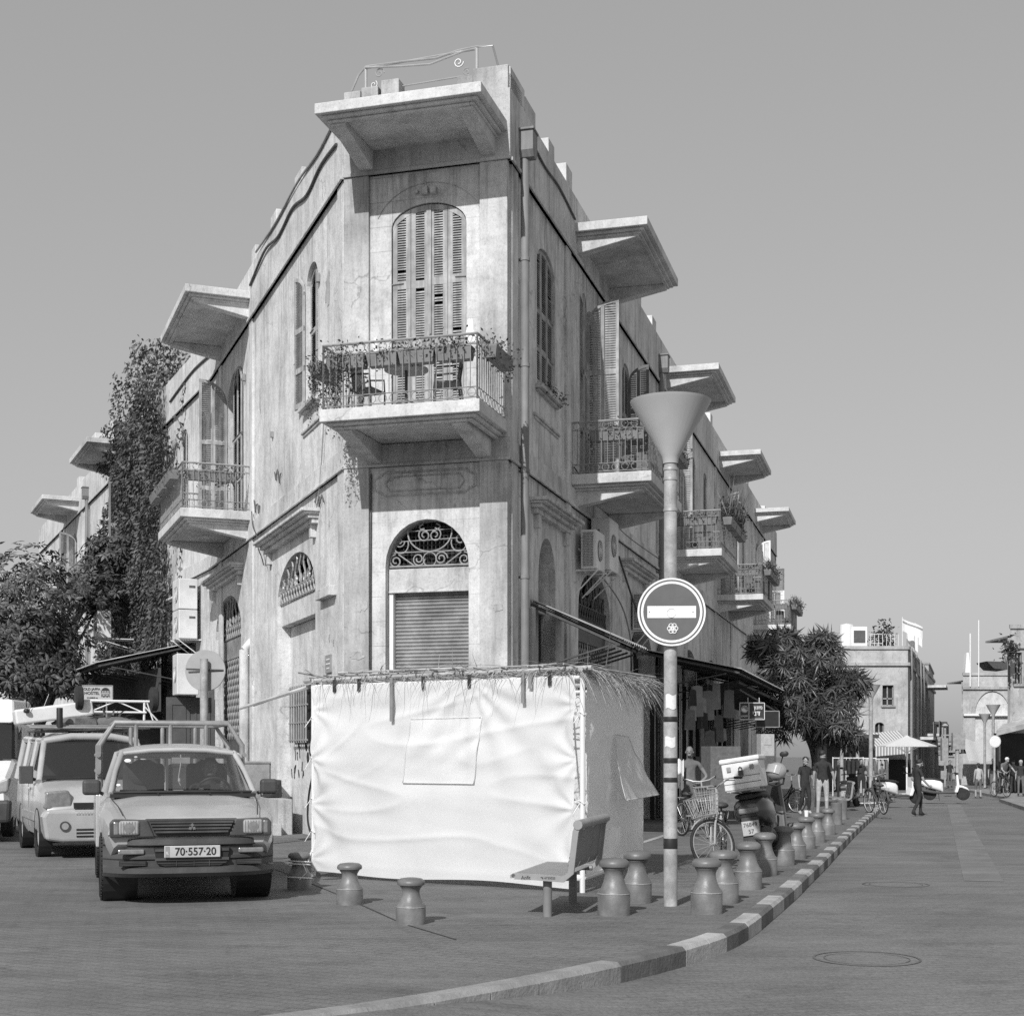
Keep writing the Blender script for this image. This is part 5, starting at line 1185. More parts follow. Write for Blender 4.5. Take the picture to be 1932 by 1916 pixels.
tag(mb.build('dark_bag', m_cloth_m, smooth=True), 'dark sacks and palm leaves piled on the van roof', 'sacks')
mb = MB(MV @ Matrix.Translation((-.5, 2.3, 2.2)) @ Matrix.Rotation(rad(-8), 4, 'Y')); mb.box(-.6, .6, -.25, .25, -.14, .1); mb.build('cooler_box', m_ac, bevel=.03); o = bpy.data.objects['cooler_box']; tag(o, 'white plastic box lying on the van roof', 'box')
mb = MB(MV); c = Vector((.45, 2.2, 2.15))
mb.bar((-.05, 2.1, 2.38), (1.0, 2.1, 2.38), .022, 6); mb.bar((.0, 2.1, 2.2), (.95, 2.1, 2.2), .018, 6)
for x in (.03, .92): mb.bar((x, 2.1, 2.4), (x, 2.15, 1.95), .02, 6)
for a, b in (((.05, 2.2), (.45, 2.37)), ((.9, 2.2), (.5, 2.37)), ((.92, 2.3), (1.2, 2.0)), ((.95, 2.4), (1.1, 1.95))): mb.bar((a[0], 2.1, a[1]), (b[0], 2.12, b[1]), .012, 5)
o = mb.build('hand_cart', m_white); tag(o, 'upturned white hand cart with two wheels on the van roof', 'cart')
for x in (-.12, 1.07):
    mb = MB(MV); mb.lathe([(.05, -.06), (.17, -.06), (.2, -.04), (.2, .04), (.17, .06), (.05, .06)], 20, c=(x, 2.1, 2.42), ax=(1, 0, 0)); mb.build('wheel', m_rub, o, smooth=True)
mb = MB(MV)
mb.bar((-.93, 2.0, 2.25), (-.96, 2.0, 2.75), .008, 4, .003); mb.bar((-.92, 2.0, 2.2), (-.8, 2.0, 2.55), .005, 4, .002); mb.blob((-.93, 2., 2.2), (.05, .04, .04), 2); mb.build('antenna', m_black); tag(bpy.data.objects['antenna'], 'thin whip antenna standing on the van roof load', 'antenna')
mb = MB(MV); mb.lathe([(.05, 1.93), (.05, 2.24), (.046, 2.25), (.001, 2.25)], 10, c=(-.45, 1.8, 0)); tag(mb.build('dark_tube', m_black, smooth=True), 'short dark tube standing upright on the van roof rack', 'tube')
# ---- the white van cut by the left edge
X_ = thing('white_van', 'tall white van cut off by the left edge of the picture', 'van', (-9.9, 25.2, 0), rad(14))
loft([(.0, .9, .95, 1.0, .35), (.1, .98, 1.1, 1.16, .3), (.7, 1.0, 1.3, 1.35, .3), (.9, 1.02, 1.42, 1.44, .3), (5.5, 1.02, 1.45, 1.46, .3)], 'body', m_vanw, X_)
mb = MB()
mb.skin([mb.vs([(-.97, y0_, z0_), (-.9, y1_, z1_), (.9, y1_, z1_), (.97, y0_, z0_)]) for y0_, z0_, y1_, z1_ in ((1.35, 2.1, 1.9, 2.56), (5.6, 2.15, 5.6, 2.66))])
mb.box(-1.0, 1.0, 1.7, 5.6, 1.44, 2.12); mb.build('van_roof', m_vanw, X_, local=True, bevel=.08, seg=3)
quadglass(X_, [(-.95, .85, 1.38), (.95, .85, 1.38), (.9, 1.5, 2.16), (-.9, 1.5, 2.16)], g_dark, 'windscreen', 8, .08)
mb = MB(); mb.box(-.93, .93, 1.55, 1.69, 1.4, 2.15); mb.build('interior', m_seat, X_, local=True)
for s in (-1, 1): quadglass(X_, [(s*1.025, 1.1, 1.4), (s*1.025, 2.3, 1.45), (s*1.0, 2.3, 2.05), (s*.99, 1.6, 2.05)], g_dark, 'side_window', 4)
mb = MB(); mb.prism([(-1, .3), (-1.02, .7), (1.02, .7), (1, .3)], -.08, .3); mb.build('bumper', m_bump, X_, local=True, bevel=.06)
for s in (-1, 1):
    mb = MB(); mb.prism([(s*.55, .78), (s*.97, .85), (s*.99, 1.1), (s*.85, 1.05)], -.03, .4); mb.build('headlight', m_lens, X_, local=True, bevel=.03)
    wheel(X_, s*.88, 1.0, .36, .22, s, False); wheel(X_, s*.88, 4.3, .36, .22, s, False)
mb = MB(); mb.tube([(-.8, .8, 1.4), (.1, .78, 1.45)], .014, 4); mb.tube([(0, .8, 1.4), (.8, .84, 1.43)], .014, 4); mb.build('wiper', m_black, X_, local=True)

# ================= bicycle by the kerb =================
m_bike = mat('pale_bicycle_paint', .5, .4, .12, 8, grime=.2, metal=.2)
def bike_wheel(mb, c, ax, r, tyre=.02):
    mb.mi = 0; mb.circle(c, r-.01, tyre, ax, 36, 6); mb.mi = 1; mb.circle(c, r-.035, .011, ax, 36, 5)
    a = Vector(ax).normalized(); u = a.orthogonal().normalized(); v = a.cross(u); c = Vector(c)
    for k in range(20):
        t = 2*math.pi*k/20; mb.bar(c+a*.02*(-1)**k, c+(u*math.cos(t)+v*math.sin(t))*(r-.035), .0022, 3)
    mb.bar(c-a*.05, c+a*.05, .018, 6)
def bicycle(lb, loc, rot, steer=0, basket=True, m=None, r=.335, group=None, det=True):
    m = m or m_bike; o = thing('bicycle', lb, 'bicycle', loc, rot, group)      # rides towards -y
    hub = Vector((0, 0, r)); rear = Vector((0, 1.07, r)); bb = Vector((0, .62, .28)); head = Vector((0, .2, .82)); ht = Vector((0, .23, .95)); seat = Vector((0, .8, .72))
    S_ = Matrix.Translation(ht) @ Matrix.Rotation(rad(steer), 4, (0, .3, 1)) @ Matrix.Translation(-ht)
    mb = MB(S_); bike_wheel(mb, hub, (1, 0, 0), r); mb.build('front_wheel', [m_rub, m_steel], o, smooth=True, local=True)
    mb = MB(); bike_wheel(mb, rear, (1, 0, 0), r); mb.build('rear_wheel', [m_rub, m_steel], o, smooth=True, local=True)
    mb = MB(); 
    mb.tube([head-Vector((0, 0, .1)), (0, .36, .48), bb], .022, 8); mb.tube([head, (0, .4, .56), bb+Vector((0, .06, .1))], .016, 8); mb.bar(bb, seat, .018, 8); mb.bar(head-Vector((0, 0, .12)), ht, .022, 8)
    for s in (-.05, .05): mb.bar(bb+Vector((s, 0, 0)), rear+Vector((s, 0, 0)), .01, 6); mb.bar(seat+Vector((s*.5, -.02, -.08)), rear+Vector((s, 0, 0)), .009, 6)
    mb.build('frame', m, o, smooth=True, local=True)
    mb = MB(S_)
    for s in (-.05, .05): mb.tube([hub+Vector((s, 0, 0)), (s, .08, .6), (s*.8, .15, .72)], .014, 6)
    mb.bar((-.05, .16, .73), (.05, .16, .73), .018, 6); mb.build('fork', m, o, smooth=True, local=True)
    mb = MB(S_); mb.bar(ht, ht+Vector((0, .02, .12)), .016, 6); z = ht.z+.12
    mb.tube([(-.3, .45, z+.06), (-.27, .3, z+.07), (-.15, .22, z+.02), (0, .25, z), (.15, .22, z+.02), (.27, .3, z+.07), (.3, .45, z+.06)], .012, 6); mb.mi = 1
    for s in (-1, 1): mb.bar((s*.3, .36, z+.065), (s*.3, .48, z+.055), .018, 8); mb.bar((s*.26, .24, z+.05), (s*.3, .36, z+.03), .006, 4)
    mb.build('handlebar', [m_steel, m_black], o, smooth=True, local=True)
    if det:
        mb = MB(); mb.blob(seat+Vector((0, .03, .1)), (.1, .13, .045), 2, 12, 8, .05); mb.bar(seat, seat+Vector((0, 0, .08)), .014, 6); mb.build('saddle', m_bump, o, smooth='all', local=True)
        for c, T, nm in ((hub, S_, 'front_mudguard'), (rear, Matrix(), 'rear_mudguard')):
            mb = MB(T); pts = [(0, c.y+(r+.03)*math.cos(t), c.z+(r+.03)*math.sin(t)) for t in [math.pi*(.05+.62*k/14)+(.35 if nm[0] == 'f' else -.0) for k in range(15)]]
            pr = None
            for q in pts:
                cur = mb.vs([(-.028, q[1], q[2]), (0, q[1], q[2]+.012), (.028, q[1], q[2])])
                if pr: mb.f([pr[0], pr[1], cur[1], cur[0]]); mb.f([pr[1], pr[2], cur[2], cur[1]])
                pr = cur
            mb.build(nm, m, o, smooth='all', local=True, recalc=False)
        mb = MB(); mb.circle(bb, .09, .008, (1, 0, 0), 20, 4)
        for s in (-1, 1): mb.bar(bb+Vector((s*.06, 0, 0)), bb+Vector((s*.08, .1*s, -.13*s)), .009, 5); mb.cb(bb+Vector((s*.13, .1*s, -.13*s)), (.09, .07, .025))
        mb.build('pedals', m_steel, o, local=True)
        mb = MB(); mb.tube([(0, 1.0, .74), (0, 1.25, .74)], .01, 4); mb.bar((-.05, .95, .74), (-.06, 1.35, .74), .007, 4); mb.bar((.05, .95, .74), (.06, 1.35, .74), .007, 4); mb.bar((-.06, 1.3, .74), rear, .006, 4); mb.bar((.06, 1.3, .74), rear, .006, 4); mb.build('carrier', m_steel, o, local=True)
        mb = MB(); mb.tube([(.03, .72, .3), (.14, .8, .0)], .009, 5); mb.build('kickstand', m_steel, o, local=True)
    if basket:
        mb = MB(S_ @ Matrix.Translation((0, -.02, .72)))
        tp, bt = (.19, .16, .26), (.14, .11, 0)
        def rc(k): t = k/5; return (bt[0]+(tp[0]-bt[0])*t, bt[1]+(tp[1]-bt[1])*t, tp[2]*t)
        for k in (0, 1, 3, 5): a, b_, z = rc(k); rr = .006 if k in (0, 5) else .003; mb.tube([(-a, -b_, z), (a, -b_, z), (a, b_, z), (-a, b_, z)], rr, 4, True)
        for k in range(8):
            u = -1+2*k/7
            for s in (-1, 1): mb.bar((u*bt[0], s*bt[1], 0), (u*tp[0], s*tp[1], tp[2]), .003, 4); mb.bar((s*bt[0], u*bt[1], 0), (s*tp[0], u*tp[1], tp[2]), .003, 4)
            mb.bar((u*bt[0], -bt[1], 0), (u*bt[0], bt[1], 0), .003, 4)
        mb.build('basket', m_steel, o, local=True)
    return o
p = G(1352, 1640)
bicycle('pale city bicycle with a wire basket parked behind the bollards', p+Vector((-.02, 0, 0)), rad(-14), steer=-52)

# ================= motor scooter with a delivery box =================
m_scoot = mat('dark_scooter_plastic', .05, .28, .15, 5, spec=.6, coat=.5)
def scooter(lb, loc, rot, m, lean=0, box=False, group=None, rearplate=None, sc=1.):
    o = thing('motor_scooter', lb, 'motor scooter', loc, rot, group, 0, rad(lean)); o.scale = (sc, sc, sc)         # tail towards -y
    def wl(y, nm):
        mb = MB(); mb.lathe([(.12, -.06), (.21, -.065), (.25, -.045), (.265, 0), (.25, .045), (.21, .065), (.12, .06)], 28, c=(0, y, .265), ax=(1, 0, 0)); q = mb.build(nm, m_rub, o, smooth=True, local=True)
        mb = MB(); mb.lathe([(.001, -.05), (.13, -.055), (.13, .055), (.001, .05)], 20, c=(0, y, .265), ax=(1, 0, 0)); mb.build('rim', m_steel, q, smooth=True, local=True)
    wl(0.05, 'rear_wheel'); wl(1.35, 'front_wheel')
    def body(sts, name, mm):
        mb = MB(); rings = []
        for y, hw, z0_, z1_ in sts: rings.append(mb.vs([(hw*math.copysign(abs(math.cos(t))**.7, math.cos(t)), y, (z0_+z1_)/2+(z1_-z0_)/2*math.copysign(abs(math.sin(t))**.7, math.sin(t))) for t in [2*math.pi*k/16 for k in range(16)]]))
        mb.skin(rings); return mb.build(name, mm, o, smooth=True, ang=60, local=True)
    body([(-.3, .1, .62, .74), (-.26, .17, .56, .8), (-.1, .22, .5, .84), (.2, .23, .42, .84), (.45, .2, .35, .78), (.55, .14, .3, .7)], 'tail_body', m)
    body([(-.24, .12, .82, .87), (-.15, .17, .82, .9), (.2, .18, .8, .9), (.5, .15, .77, .86), (.6, .1, .76, .82)], 'seat', m_black)
    mb = MB(); mb.box(-.17, .17, .45, 1.05, .27, .34); mb.build('footboard', m_bump, o, local=True, bevel=.03)
    mb = MB(); mb.prismx([(1.0, .3), (1.12, .3), (1.2, .55), (1.14, 1.02), (1.06, 1.02), (1.08, .6)], -.2, .2); mb.build('front_shield', m, o, local=True, bevel=.05, seg=3)
    body([(1.12, .06, .5, .62), (1.3, .09, .5, .6), (1.5, .07, .42, .52), (1.58, .03, .38, .42)], 'front_mudguard', m)
    mb = MB(); mb.bar((0, 1.12, 1.0), (0, 1.32, .27), .03, 8); mb.build('fork', m_iron, o, local=True)
    mb = MB(); mb.tube([(-.34, .98, 1.1), (-.2, 1.06, 1.1), (0, 1.08, 1.06), (.2, 1.06, 1.1), (.34, .98, 1.1)], .016, 8); mb.cb((0, 1.1, 1.06), (.22, .12, .1)); mb.build('handlebar', m_black, o, local=True, smooth=True)
    for s in (-1, 1): mb = MB(); mb.bar((s*.2, 1.04, 1.1), (s*.3, 1.02, 1.3), .008, 5); mb.blob((s*.32, 1.0, 1.32), (.06, .018, .04), 1, 10, 6, .02); mb.build('mirror', m_black, o, local=True, smooth=True)
    mb = MB(); mb.cb((0, -.3, .68), (.24, .05, .07)); mb.build('tail_light', m_lensd, o, local=True, bevel=.02)
    mb = MB(); mb.prism([(-.1, .6), (.1, .6), (.12, .3), (.09, .22), (-.09, .22), (-.12, .3)], -.3, -.27); mb.build('rear_flap', m_bump, o, local=True)
    mb = MB(); mb.tube([(.12, .5, .28), (.17, .2, .3), (.18, -.1, .36), (.18, -.28, .4)], [.03, .06, .075, .07], 12); mb.mi = 1; mb.lathe([(.03, -.3), (.07, -.29)], 14, c=(.18, 0, .4), ax=(0, 1, 0)); mb.build('exhaust', [m_iron, m_bump], o, local=True, smooth=True)
    mb = MB(); mb.tube([(.1+.022*math.cos(k), -.04+.022*math.sin(k), .32+k*.0075) for k in range(40)], .007, 4); mb.build('spring', m_steel, o, local=True)
    mb = MB(); mb.bar((-.1, .4, .28), (-.28, .45, .01), .012, 5); mb.build('side_stand', m_iron, o, local=True)
    if rearplate:
        mb = MB(); mb.box(-.105, .105, -.325, -.315, .38, .555); pz = mb.build('number_plate', m_plate, o, local=True, bevel=.004)
        W4 = wm(o)
        text('plate_number', rearplate[0], W4 @ Matrix.Translation((0, -.327, .507)), .068, m_black, pz, .001); text('plate_number', rearplate[1], W4 @ Matrix.Translation((0, -.327, .425)), .072, m_black, pz, .001)
    if box:
        mb = MB(); mb.bar((-.15, -.45, .93), (-.15, .2, .9), .012, 5); mb.bar((.15, -.45, .93), (.15, .2, .9), .012, 5)
        for y in (-.42, -.2, .05): mb.bar((-.2, y, .93), (.2, y, .93), .012, 5)
        mb.build('rear_rack', m_steel, o, local=True)
    return o
ps_ = Vector((3.42, 19.6, 0)); sc_rot = rad(-20)
sc1 = scooter('dark motor scooter with a metal delivery box parked behind the bicycle', ps_, sc_rot, m_scoot, -9, True, rearplate=('76849', '57'), sc=1.12)
W4 = wm(sc1)
mb = MB(W4); mb.box(-.225, .225, -.4, .02, .945, 1.27); mb.M = W4
bx_ = thing('delivery_box', 'pale metal delivery box with latches on the scooter rack', 'box', W4 @ Vector((0, -.2, .945)))
m_box = mat('pale_box_metal', .75, .5, .08, 6, grime=.15)
mb.build('box_body', m_box, bx_, bevel=.012)
mb = MB(W4); mb.box(-.245, .245, -.42, .04, 1.272, 1.33); mb.build('lid', m_box, bx_, bevel=.02)
mb = MB(W4)
for x in (-.14, .14): mb.cb((x, -.41, 1.2), (.05, .015, .06))
mb.build('latch', m_iron_l, bx_, bevel=.006)
mb = MB(W4); mb.cb((.0, -.415, 1.14), (.06, .02, .06)); mb.tube([(-.02, -.415, 1.17), (-.02, -.415, 1.2), (0, -.415, 1.215), (.02, -.415, 1.2), (.02, -.415, 1.17)], .006, 5)
for z in (1.02, 1.1): mb.bar((-.225, -.4, z), (.225, -.4, z), .004, 4)
mb.build('padlock', m_iron, bx_)
hp = P(1465, 1455, 20.3); hm = thing('helmet', 'grey helmet with open visor hanging on the scooter handlebar', 'helmet', hp)
mb = MB(Matrix.Translation(hp)); mb.blob((0, 0, 0), (.14, .15, .135), 3, 20, 14, .03); mb.build('shell', mat('helmet_shell', .3, .25, .1, 6, spec=.6, coat=.6), hm, smooth='all')
mb = MB(Matrix.Translation(hp) @ Matrix.Rotation(rad(-60), 4, 'Z') @ Matrix.Rotation(rad(-22), 4, 'X')); mb.grid(lambda u, v: (.15*math.sin((u-.5)*2.4), -.155*math.cos((u-.5)*2.4), -.06+.12*v), 14, 5); mb.build('visor', m_lens, hm, smooth='all', recalc=False)
mb = MB(Matrix.Translation(hp)); mb.tube([(-.12, -.02, -.08), (-.13, -.08, -.17), (-.03, -.12, -.2), (.08, -.08, -.17), (.11, 0, -.09)], .014, 6); mb.build('chin_bar', m_black, hm, smooth=True)
# ================= leaves, plants, climbers, trees =================
def leaf1(mb, p, d, up, L, w_):
    d = d.normalized(); s_ = d.cross(up); s_ = s_.normalized() if s_.length > 1e-4 else d.orthogonal().normalized(); n_ = s_.cross(d)
    a = mb.vs([p, p+d*L*.45+s_*w_-n_*w_*.3, p+d*L-n_*L*.18, p+d*L*.45-s_*w_-n_*w_*.3, p+d*L*.45])
    mb.f([a[0], a[1], a[4]]); mb.f([a[1], a[2], a[4]]); mb.f([a[2], a[3], a[4]]); mb.f([a[3], a[0], a[4]])
def rdir(up=0): 
    v = Vector((R.gauss(0, 1), R.gauss(0, 1), R.gauss(0, 1)+up)); return v.normalized()
def bush(mb, pts, n, L, spread, droop=0):
    for k in range(n):
        c = Vector(R.choice(pts))+Vector((R.gauss(0, spread), R.gauss(0, spread), R.gauss(0, spread*.8)-abs(R.gauss(0, droop))))
        leaf1(mb, c, rdir(.2), rdir(1.5), L*R.uniform(.6, 1.3), L*R.uniform(.25, .45))
m_leafp = mat('pot_plant_leaf', .13, .6, .2, 3, island=.7, backlit=.2)
def flower_box(F, s0, s1, o0, o1, z, lb, n=160, L=.06, trail=0, spread=.09, h=.2, group='flower boxes on the balcony railings', tall=0, along=True):
    c = F.pt((s0+s1)/2, (o0+o1)/2, z-h); o = thing('flower_box', lb, 'flower box', c, 0, group)
    mb = MB(F.M)
    cs = [(s0+.03, o0+.03), (s1-.03, o0+.03), (s1-.03, o1-.03), (s0+.03, o1-.03)]; ct = [(s0, o0), (s1, o0), (s1, o1), (s0, o1)]; ci = [(s0+.02, o0+.02), (s1-.02, o0+.02), (s1-.02, o1-.02), (s0+.02, o1-.02)]
    mb.skin([mb.vs([(a, b, zz) for a, b in q]) for q, zz in ((cs, z-h), (ct, z-.03), (ct, z), (ci, z), (ci, z-.05))]); mb.build('trough', m_terra, o)
    mb = MB(); pts = [F.pt(s0+(s1-s0)*R.random(), o0+(o1-o0)*R.random(), z+.03+R.random()*(.1+tall)) for _ in range(14)]; bush(mb, pts, n, L, spread, trail*.3)
    for k in range(int(trail*26)):
        s_ = s0+(s1-s0)*R.random(); q = o0 if R.random() < .5 else o1; Lh = R.uniform(.3, 1.)*trail
        for j in range(int(Lh/.035)): leaf1(mb, F.pt(s_+.03*math.sin(j*.5+k), q+R.uniform(-.03, .03), z-j*.035), rdir(-.6), rdir(), .045, .016)
    if tall:
        for k in range(60): p = F.pt(s0+(s1-s0)*R.random(), (o0+o1)/2, z); straw(p, (R.uniform(-.5, .5), R.uniform(-.5, .5), 1.2), R.uniform(.5, 1)*tall*2.2, .01, .25) if 0 else leaf1(mb, p, Vector((R.uniform(-.4, .4), R.uniform(-.4, .4), 1.2)), rdir(), R.uniform(.5, 1.2)*tall*2, .02)
    mb.build('foliage', m_leafp, o, recalc=False); return o
zc = ZB+.86
for k, (a, b, lb, n, tr) in enumerate(((.28, .95, 'flower box with a bushy trailing plant, left end of the front balcony', 420, .9), (.98, 1.5, 'flower box with a small plant, second from left on the front balcony', 110, .25), (1.52, 2.12, 'flower box with leafy shoots, third from left on the front balcony', 150, .15), (2.14, 2.74, 'flower box with spreading shoots, right end of the front balcony', 220, .2))): flower_box(FC, a, b, 1.3, 1.53, zc, lb, n, .06, tr, .1 if k else .15)
flower_box(FC, 2.92, 3.15, .55, 1.5, zc, 'flower box hung outside the right railing of the front balcony', 260, .06, .4)
flower_box(FC, -.06, .17, .7, 1.45, zc-.05, 'flower box with long trailing strands outside the left railing of the front balcony', 200, .06, 1.15)
for k in range(3): flower_box(FL, 8.75+k*1.25, 9.9+k*1.25, 1.6, 1.84, zc, ['first flower box on the long side of the left balcony, nearest the camera', 'middle flower box on the long side of the left balcony', 'farthest flower box on the long side of the left balcony'][k], 170, .065, .2)
flower_box(FL, 8.68, 8.9, .35, 1.45, zc, 'flower box on the near end railing of the left balcony', 260, .065, .5)
flower_box(FR, 4.78, 5.0, .35, 1.45, zc, 'flower box with flowering shoots on the near end of the first right balcony', 300, .06, .5)
for k in range(2): flower_box(FR, 5.3+k*1.5, 6.6+k*1.5, 1.6, 1.84, zc, ['flower box outside the first right balcony, near one', 'flower box outside the first right balcony, far one'][k], 160, .06, .3)
for i, (s, wd) in enumerate(((15.55, 'second'), (26.8, 'third'), (38.7, 'fourth'))):
    flower_box(FR, s+.08, s+.3, .2, 1.45, zc, f'flower box on the near end railing of the {wd} right balcony', 200, .07, .2)
    for k in range(3): flower_box(FR, s+.2+k*1.2, s+1.3+k*1.2, 1.6, 1.85, zc, f'{["near", "middle", "far"][k]} flower box along the outer railing of the {wd} right balcony', 200, .08, .2, tall=.5 if i == 0 else .2)
flower_box(FL2, 11.35, 11.6, .2, 1.5, zc, 'flower box on the overgrown balcony at the far left', 150, .08, .2)
mb = MB()   # weeds on the ledge under the right window and on the parapet
bush(mb, [FR.pt(1.9+1.6*R.random(), .12, 8.17) for _ in range(12)], 150, .06, .06); tag(mb.build('weed_foliage', m_leafp, recalc=False), 'weeds growing on the window sill behind the downpipe', 'plant')
mb = MB(); bush(mb, [FR.pt(8.6+.5*R.random(), .0, 12.5) for _ in range(4)], 70, .1, .12); tag(mb.build('weed_foliage', m_leafp, recalc=False), 'weed growing on the parapet behind the first right canopy', 'plant')
# --- balcony chairs and table
def chair(F, s, o, a, lb):
    p = F.pt(s, o, ZB); t = thing('balcony_chair', lb, 'chair', p, a, 'chairs on the front balcony')
    mb = MB(); mb.box(-.22, .22, -.22, .22, .4, .44); mb.build('seat', m_cloth_m, t, local=True, bevel=.02)
    mb = MB(); mb.grid(lambda u, v: (-.22+.44*u, .2+.06*v+.05*(2*u-1)**2*-1, .46+.4*v), 6, 4); mb.build('backrest', m_cloth_m, t, local=True, recalc=False)
    for x in (-.21, .21):
        mb = MB(); mb.tube([(x, -.2, 0), (x*1.05, -.2, .42), (x*1.1, -.18, .64), (x*1.1, .1, .67), (x*1.03, .22, .62)], .016, 6); mb.build('armrest', m_iron, t, local=True, smooth=True)
        mb = MB(); mb.bar((x, .26, 0), (x, .2, .44), .016, 6); mb.bar((x, .2, .44), (x, .27, .88), .014, 6); mb.build('leg', m_iron, t, local=True)
a0 = math.atan2(FC.d.y, FC.d.x)
chair(FC, .75, .9, a0+1.4, 'dark chair on the front balcony behind the trailing plant'); chair(FC, 2.15, .95, a0-1.2, 'dark chair on the front balcony near its right corner')
t = thing('balcony_table', 'small round table between two chairs on the front balcony', 'table', FC.pt(1.45, .95, ZB))
mb = MB(); mb.lathe([(.001, .7), (.36, .7), (.36, .725), (.001, .725)], 24); mb.build('table_top', m_iron_l, t, local=True)
mb = MB(); mb.bar((0, 0, .1), (0, 0, .7), .025, 8); 
for k in range(4): mb.tube([(0, 0, .22), (.16*math.cos(k*1.57), .16*math.sin(k*1.57), .16), (.27*math.cos(k*1.57), .27*math.sin(k*1.57), 0)], .014, 5)
mb.build('pedestal', m_iron, t, local=True)
# things standing on the right balconies
for i, s in enumerate(bays):
    for k in range(5): mb = MB(FR.M); x, y, h = s+.4+k*.6, R.uniform(.5, 1.3), R.uniform(.3, .9); mb.box(x, x+.35, y, y+.3, ZB, ZB+h); tag(mb.build('storage_box', m_cloth_m, bevel=.02), f'dark box stored behind the railing of the {["first", "second", "third", "fourth"][i]} right balcony', 'box', f'boxes stored on the {["first", "second", "third", "fourth"][i]} right balcony')
# --- climber covering the far part of the left wall
mb = MB()
def vine_w(z): 
    t = (z-2.5)/13; return 4.6+1.6*math.sin(z*.9)*.5+ (1.5 if z > 11 else 0), 15.2-.6*t*3+1.2*math.sin(z*1.7)
cnt = 0
for k in range(24000):
    z = 2.4+12.0*R.random()**.85; a, b = vine_w(z); s = R.uniform(a, b)
    c = noise.noise(Vector((s*.55, z*.5, 3))); th = .55+.5*c
    if z > 12.3 and noise.noise(Vector((s*.45, 7, z*.4)))*2.4+ (14.4-z)*.5 < .55: continue
    if c < -.42 and R.random() < .85: continue
    if z > 12.6: o_ = R.uniform(-.9, .7)
    else: o_ = .1+th*R.random()**.5
    p = FL2.pt(s, o_, z); leaf1(mb, p, Vector((FL2.n.x*.5+R.gauss(0, .5), FL2.n.y*.5+R.gauss(0, .5), -.6+R.gauss(0, .5))), Vector((FL2.n.x, FL2.n.y, .4))+rdir()*.5, R.uniform(.1, .19), R.uniform(.04, .075))
vn = thing('climbing_plant', 'dark ivy climber smothering the far left wall up to the roof', 'climber', FL2.pt(9, .2, 0))
mb.build('foliage', m_leaf, vn, recalc=False)
mb = MB()
for k in range(16): 
    s = R.uniform(4.6, 14); mb.tube([FL2.pt(s+.4*math.sin(j*.8+k)+(.0), .06, j*1.25) for j in range(11)], [.05-.003*j for j in range(11)], 5)
mb.build('stem', m_bark, vn)
mb = MB(); 
for k in range(420): s = R.uniform(3.2, 5.2); z = R.uniform(5, 12); leaf1(mb, FL2.pt(s+.3*math.sin(z*2), .05+.1*R.random(), z), rdir(-.5), Vector((FL2.n.x, FL2.n.y, .3)), .16, .06) if noise.noise(Vector((s, z*.6, 1))) > .1 else None
mb.build('shoot_foliage', m_leaf, vn, recalc=False)
# --- trees
def tree(name, lb, base, clumps, n, L, m, fan=7, narrow=.12, trunk=.16, up=.3, droop=.35, limbs=True):
    o = thing(name, lb, 'tree', base)
    mb = MB()
    for k in range(n):
        c, r = R.choice(clumps) if R.random() < .5 else clumps[k % len(clumps)]
        d = rdir(.25); q = R.random()**.33
        if noise.noise(d*2.3+Vector(c)*.7) < -.08 and q > .55: q *= .66
        q *= 1+.32*noise.noise(d*3.2+Vector(c))
        p = Vector(c)+Vector((d.x*r[0], d.y*r[1], d.z*r[2]))*q
        ax = (d+rdir()*.6+Vector((0, 0, up))).normalized(); u = ax.orthogonal().normalized(); v = ax.cross(u); a0_ = R.uniform(0, 6.28)
        for j in range(fan):
            a = a0_+2*math.pi*j/fan*.85; dd = (u*math.cos(a)+v*math.sin(a))+ax*R.uniform(.15, .5)+Vector((0, 0, -droop)); Lj = L*R.uniform(.65, 1.15)
            leaf1(mb, p+dd*.03, dd, ax, Lj, Lj*narrow)
    mb.build('crown', m, o, recalc=False)
    mb = MB(); b_ = Vector(base); top = sum((Vector(c) for c, r in clumps), Vector())/len(clumps)
    pts = [b_+Vector((0, 0, -.2)), b_.lerp(top, .35)+Vector((.15, 0, 0)), b_.lerp(top, .65)+Vector((-.1, .1, 0)), top]; mb.tube(pts, [trunk, trunk*.8, trunk*.6, trunk*.25], 9)
    for c, r in clumps:
        for q in range(3): e = Vector(c)+Vector((R.uniform(-.6, .6)*r[0], R.uniform(-.6, .6)*r[1], R.uniform(-.2, .6)*r[2])); s_ = pts[1].lerp(pts[2], R.random()); mb.tube([s_, s_.lerp(e, .5)+Vector((0, 0, .25)), e], [trunk*.4, trunk*.25, .015], 6)
    mb.build('trunk', m_bark, o, smooth=True); return o
cl = [(tuple(P(60, 1130, 43)), (2.3, 1.9, 1.7)), (tuple(P(20, 1230, 42)), (2.1, 1.7, 1.5)), (tuple(P(85, 1225, 44)), (1.4, 1.4, 1.2)), (tuple(P(185, 1120, 45)), (1.1, 1.2, .9)), (tuple(P(-90, 1160, 44)), (2.2, 1.9, 2.4)), (tuple(P(215, 1050, 46)), (1.0, 1.0, .7)), (tuple(P(60, 1280, 42)), (2.2, 1.3, .7))]
tree('fig_tree', 'broad leafed dark tree over the vans at the left edge', P(60, 1424+1.5*2700/43, 43), cl, 3000, .25, m_leaf, 6, .19, .2)
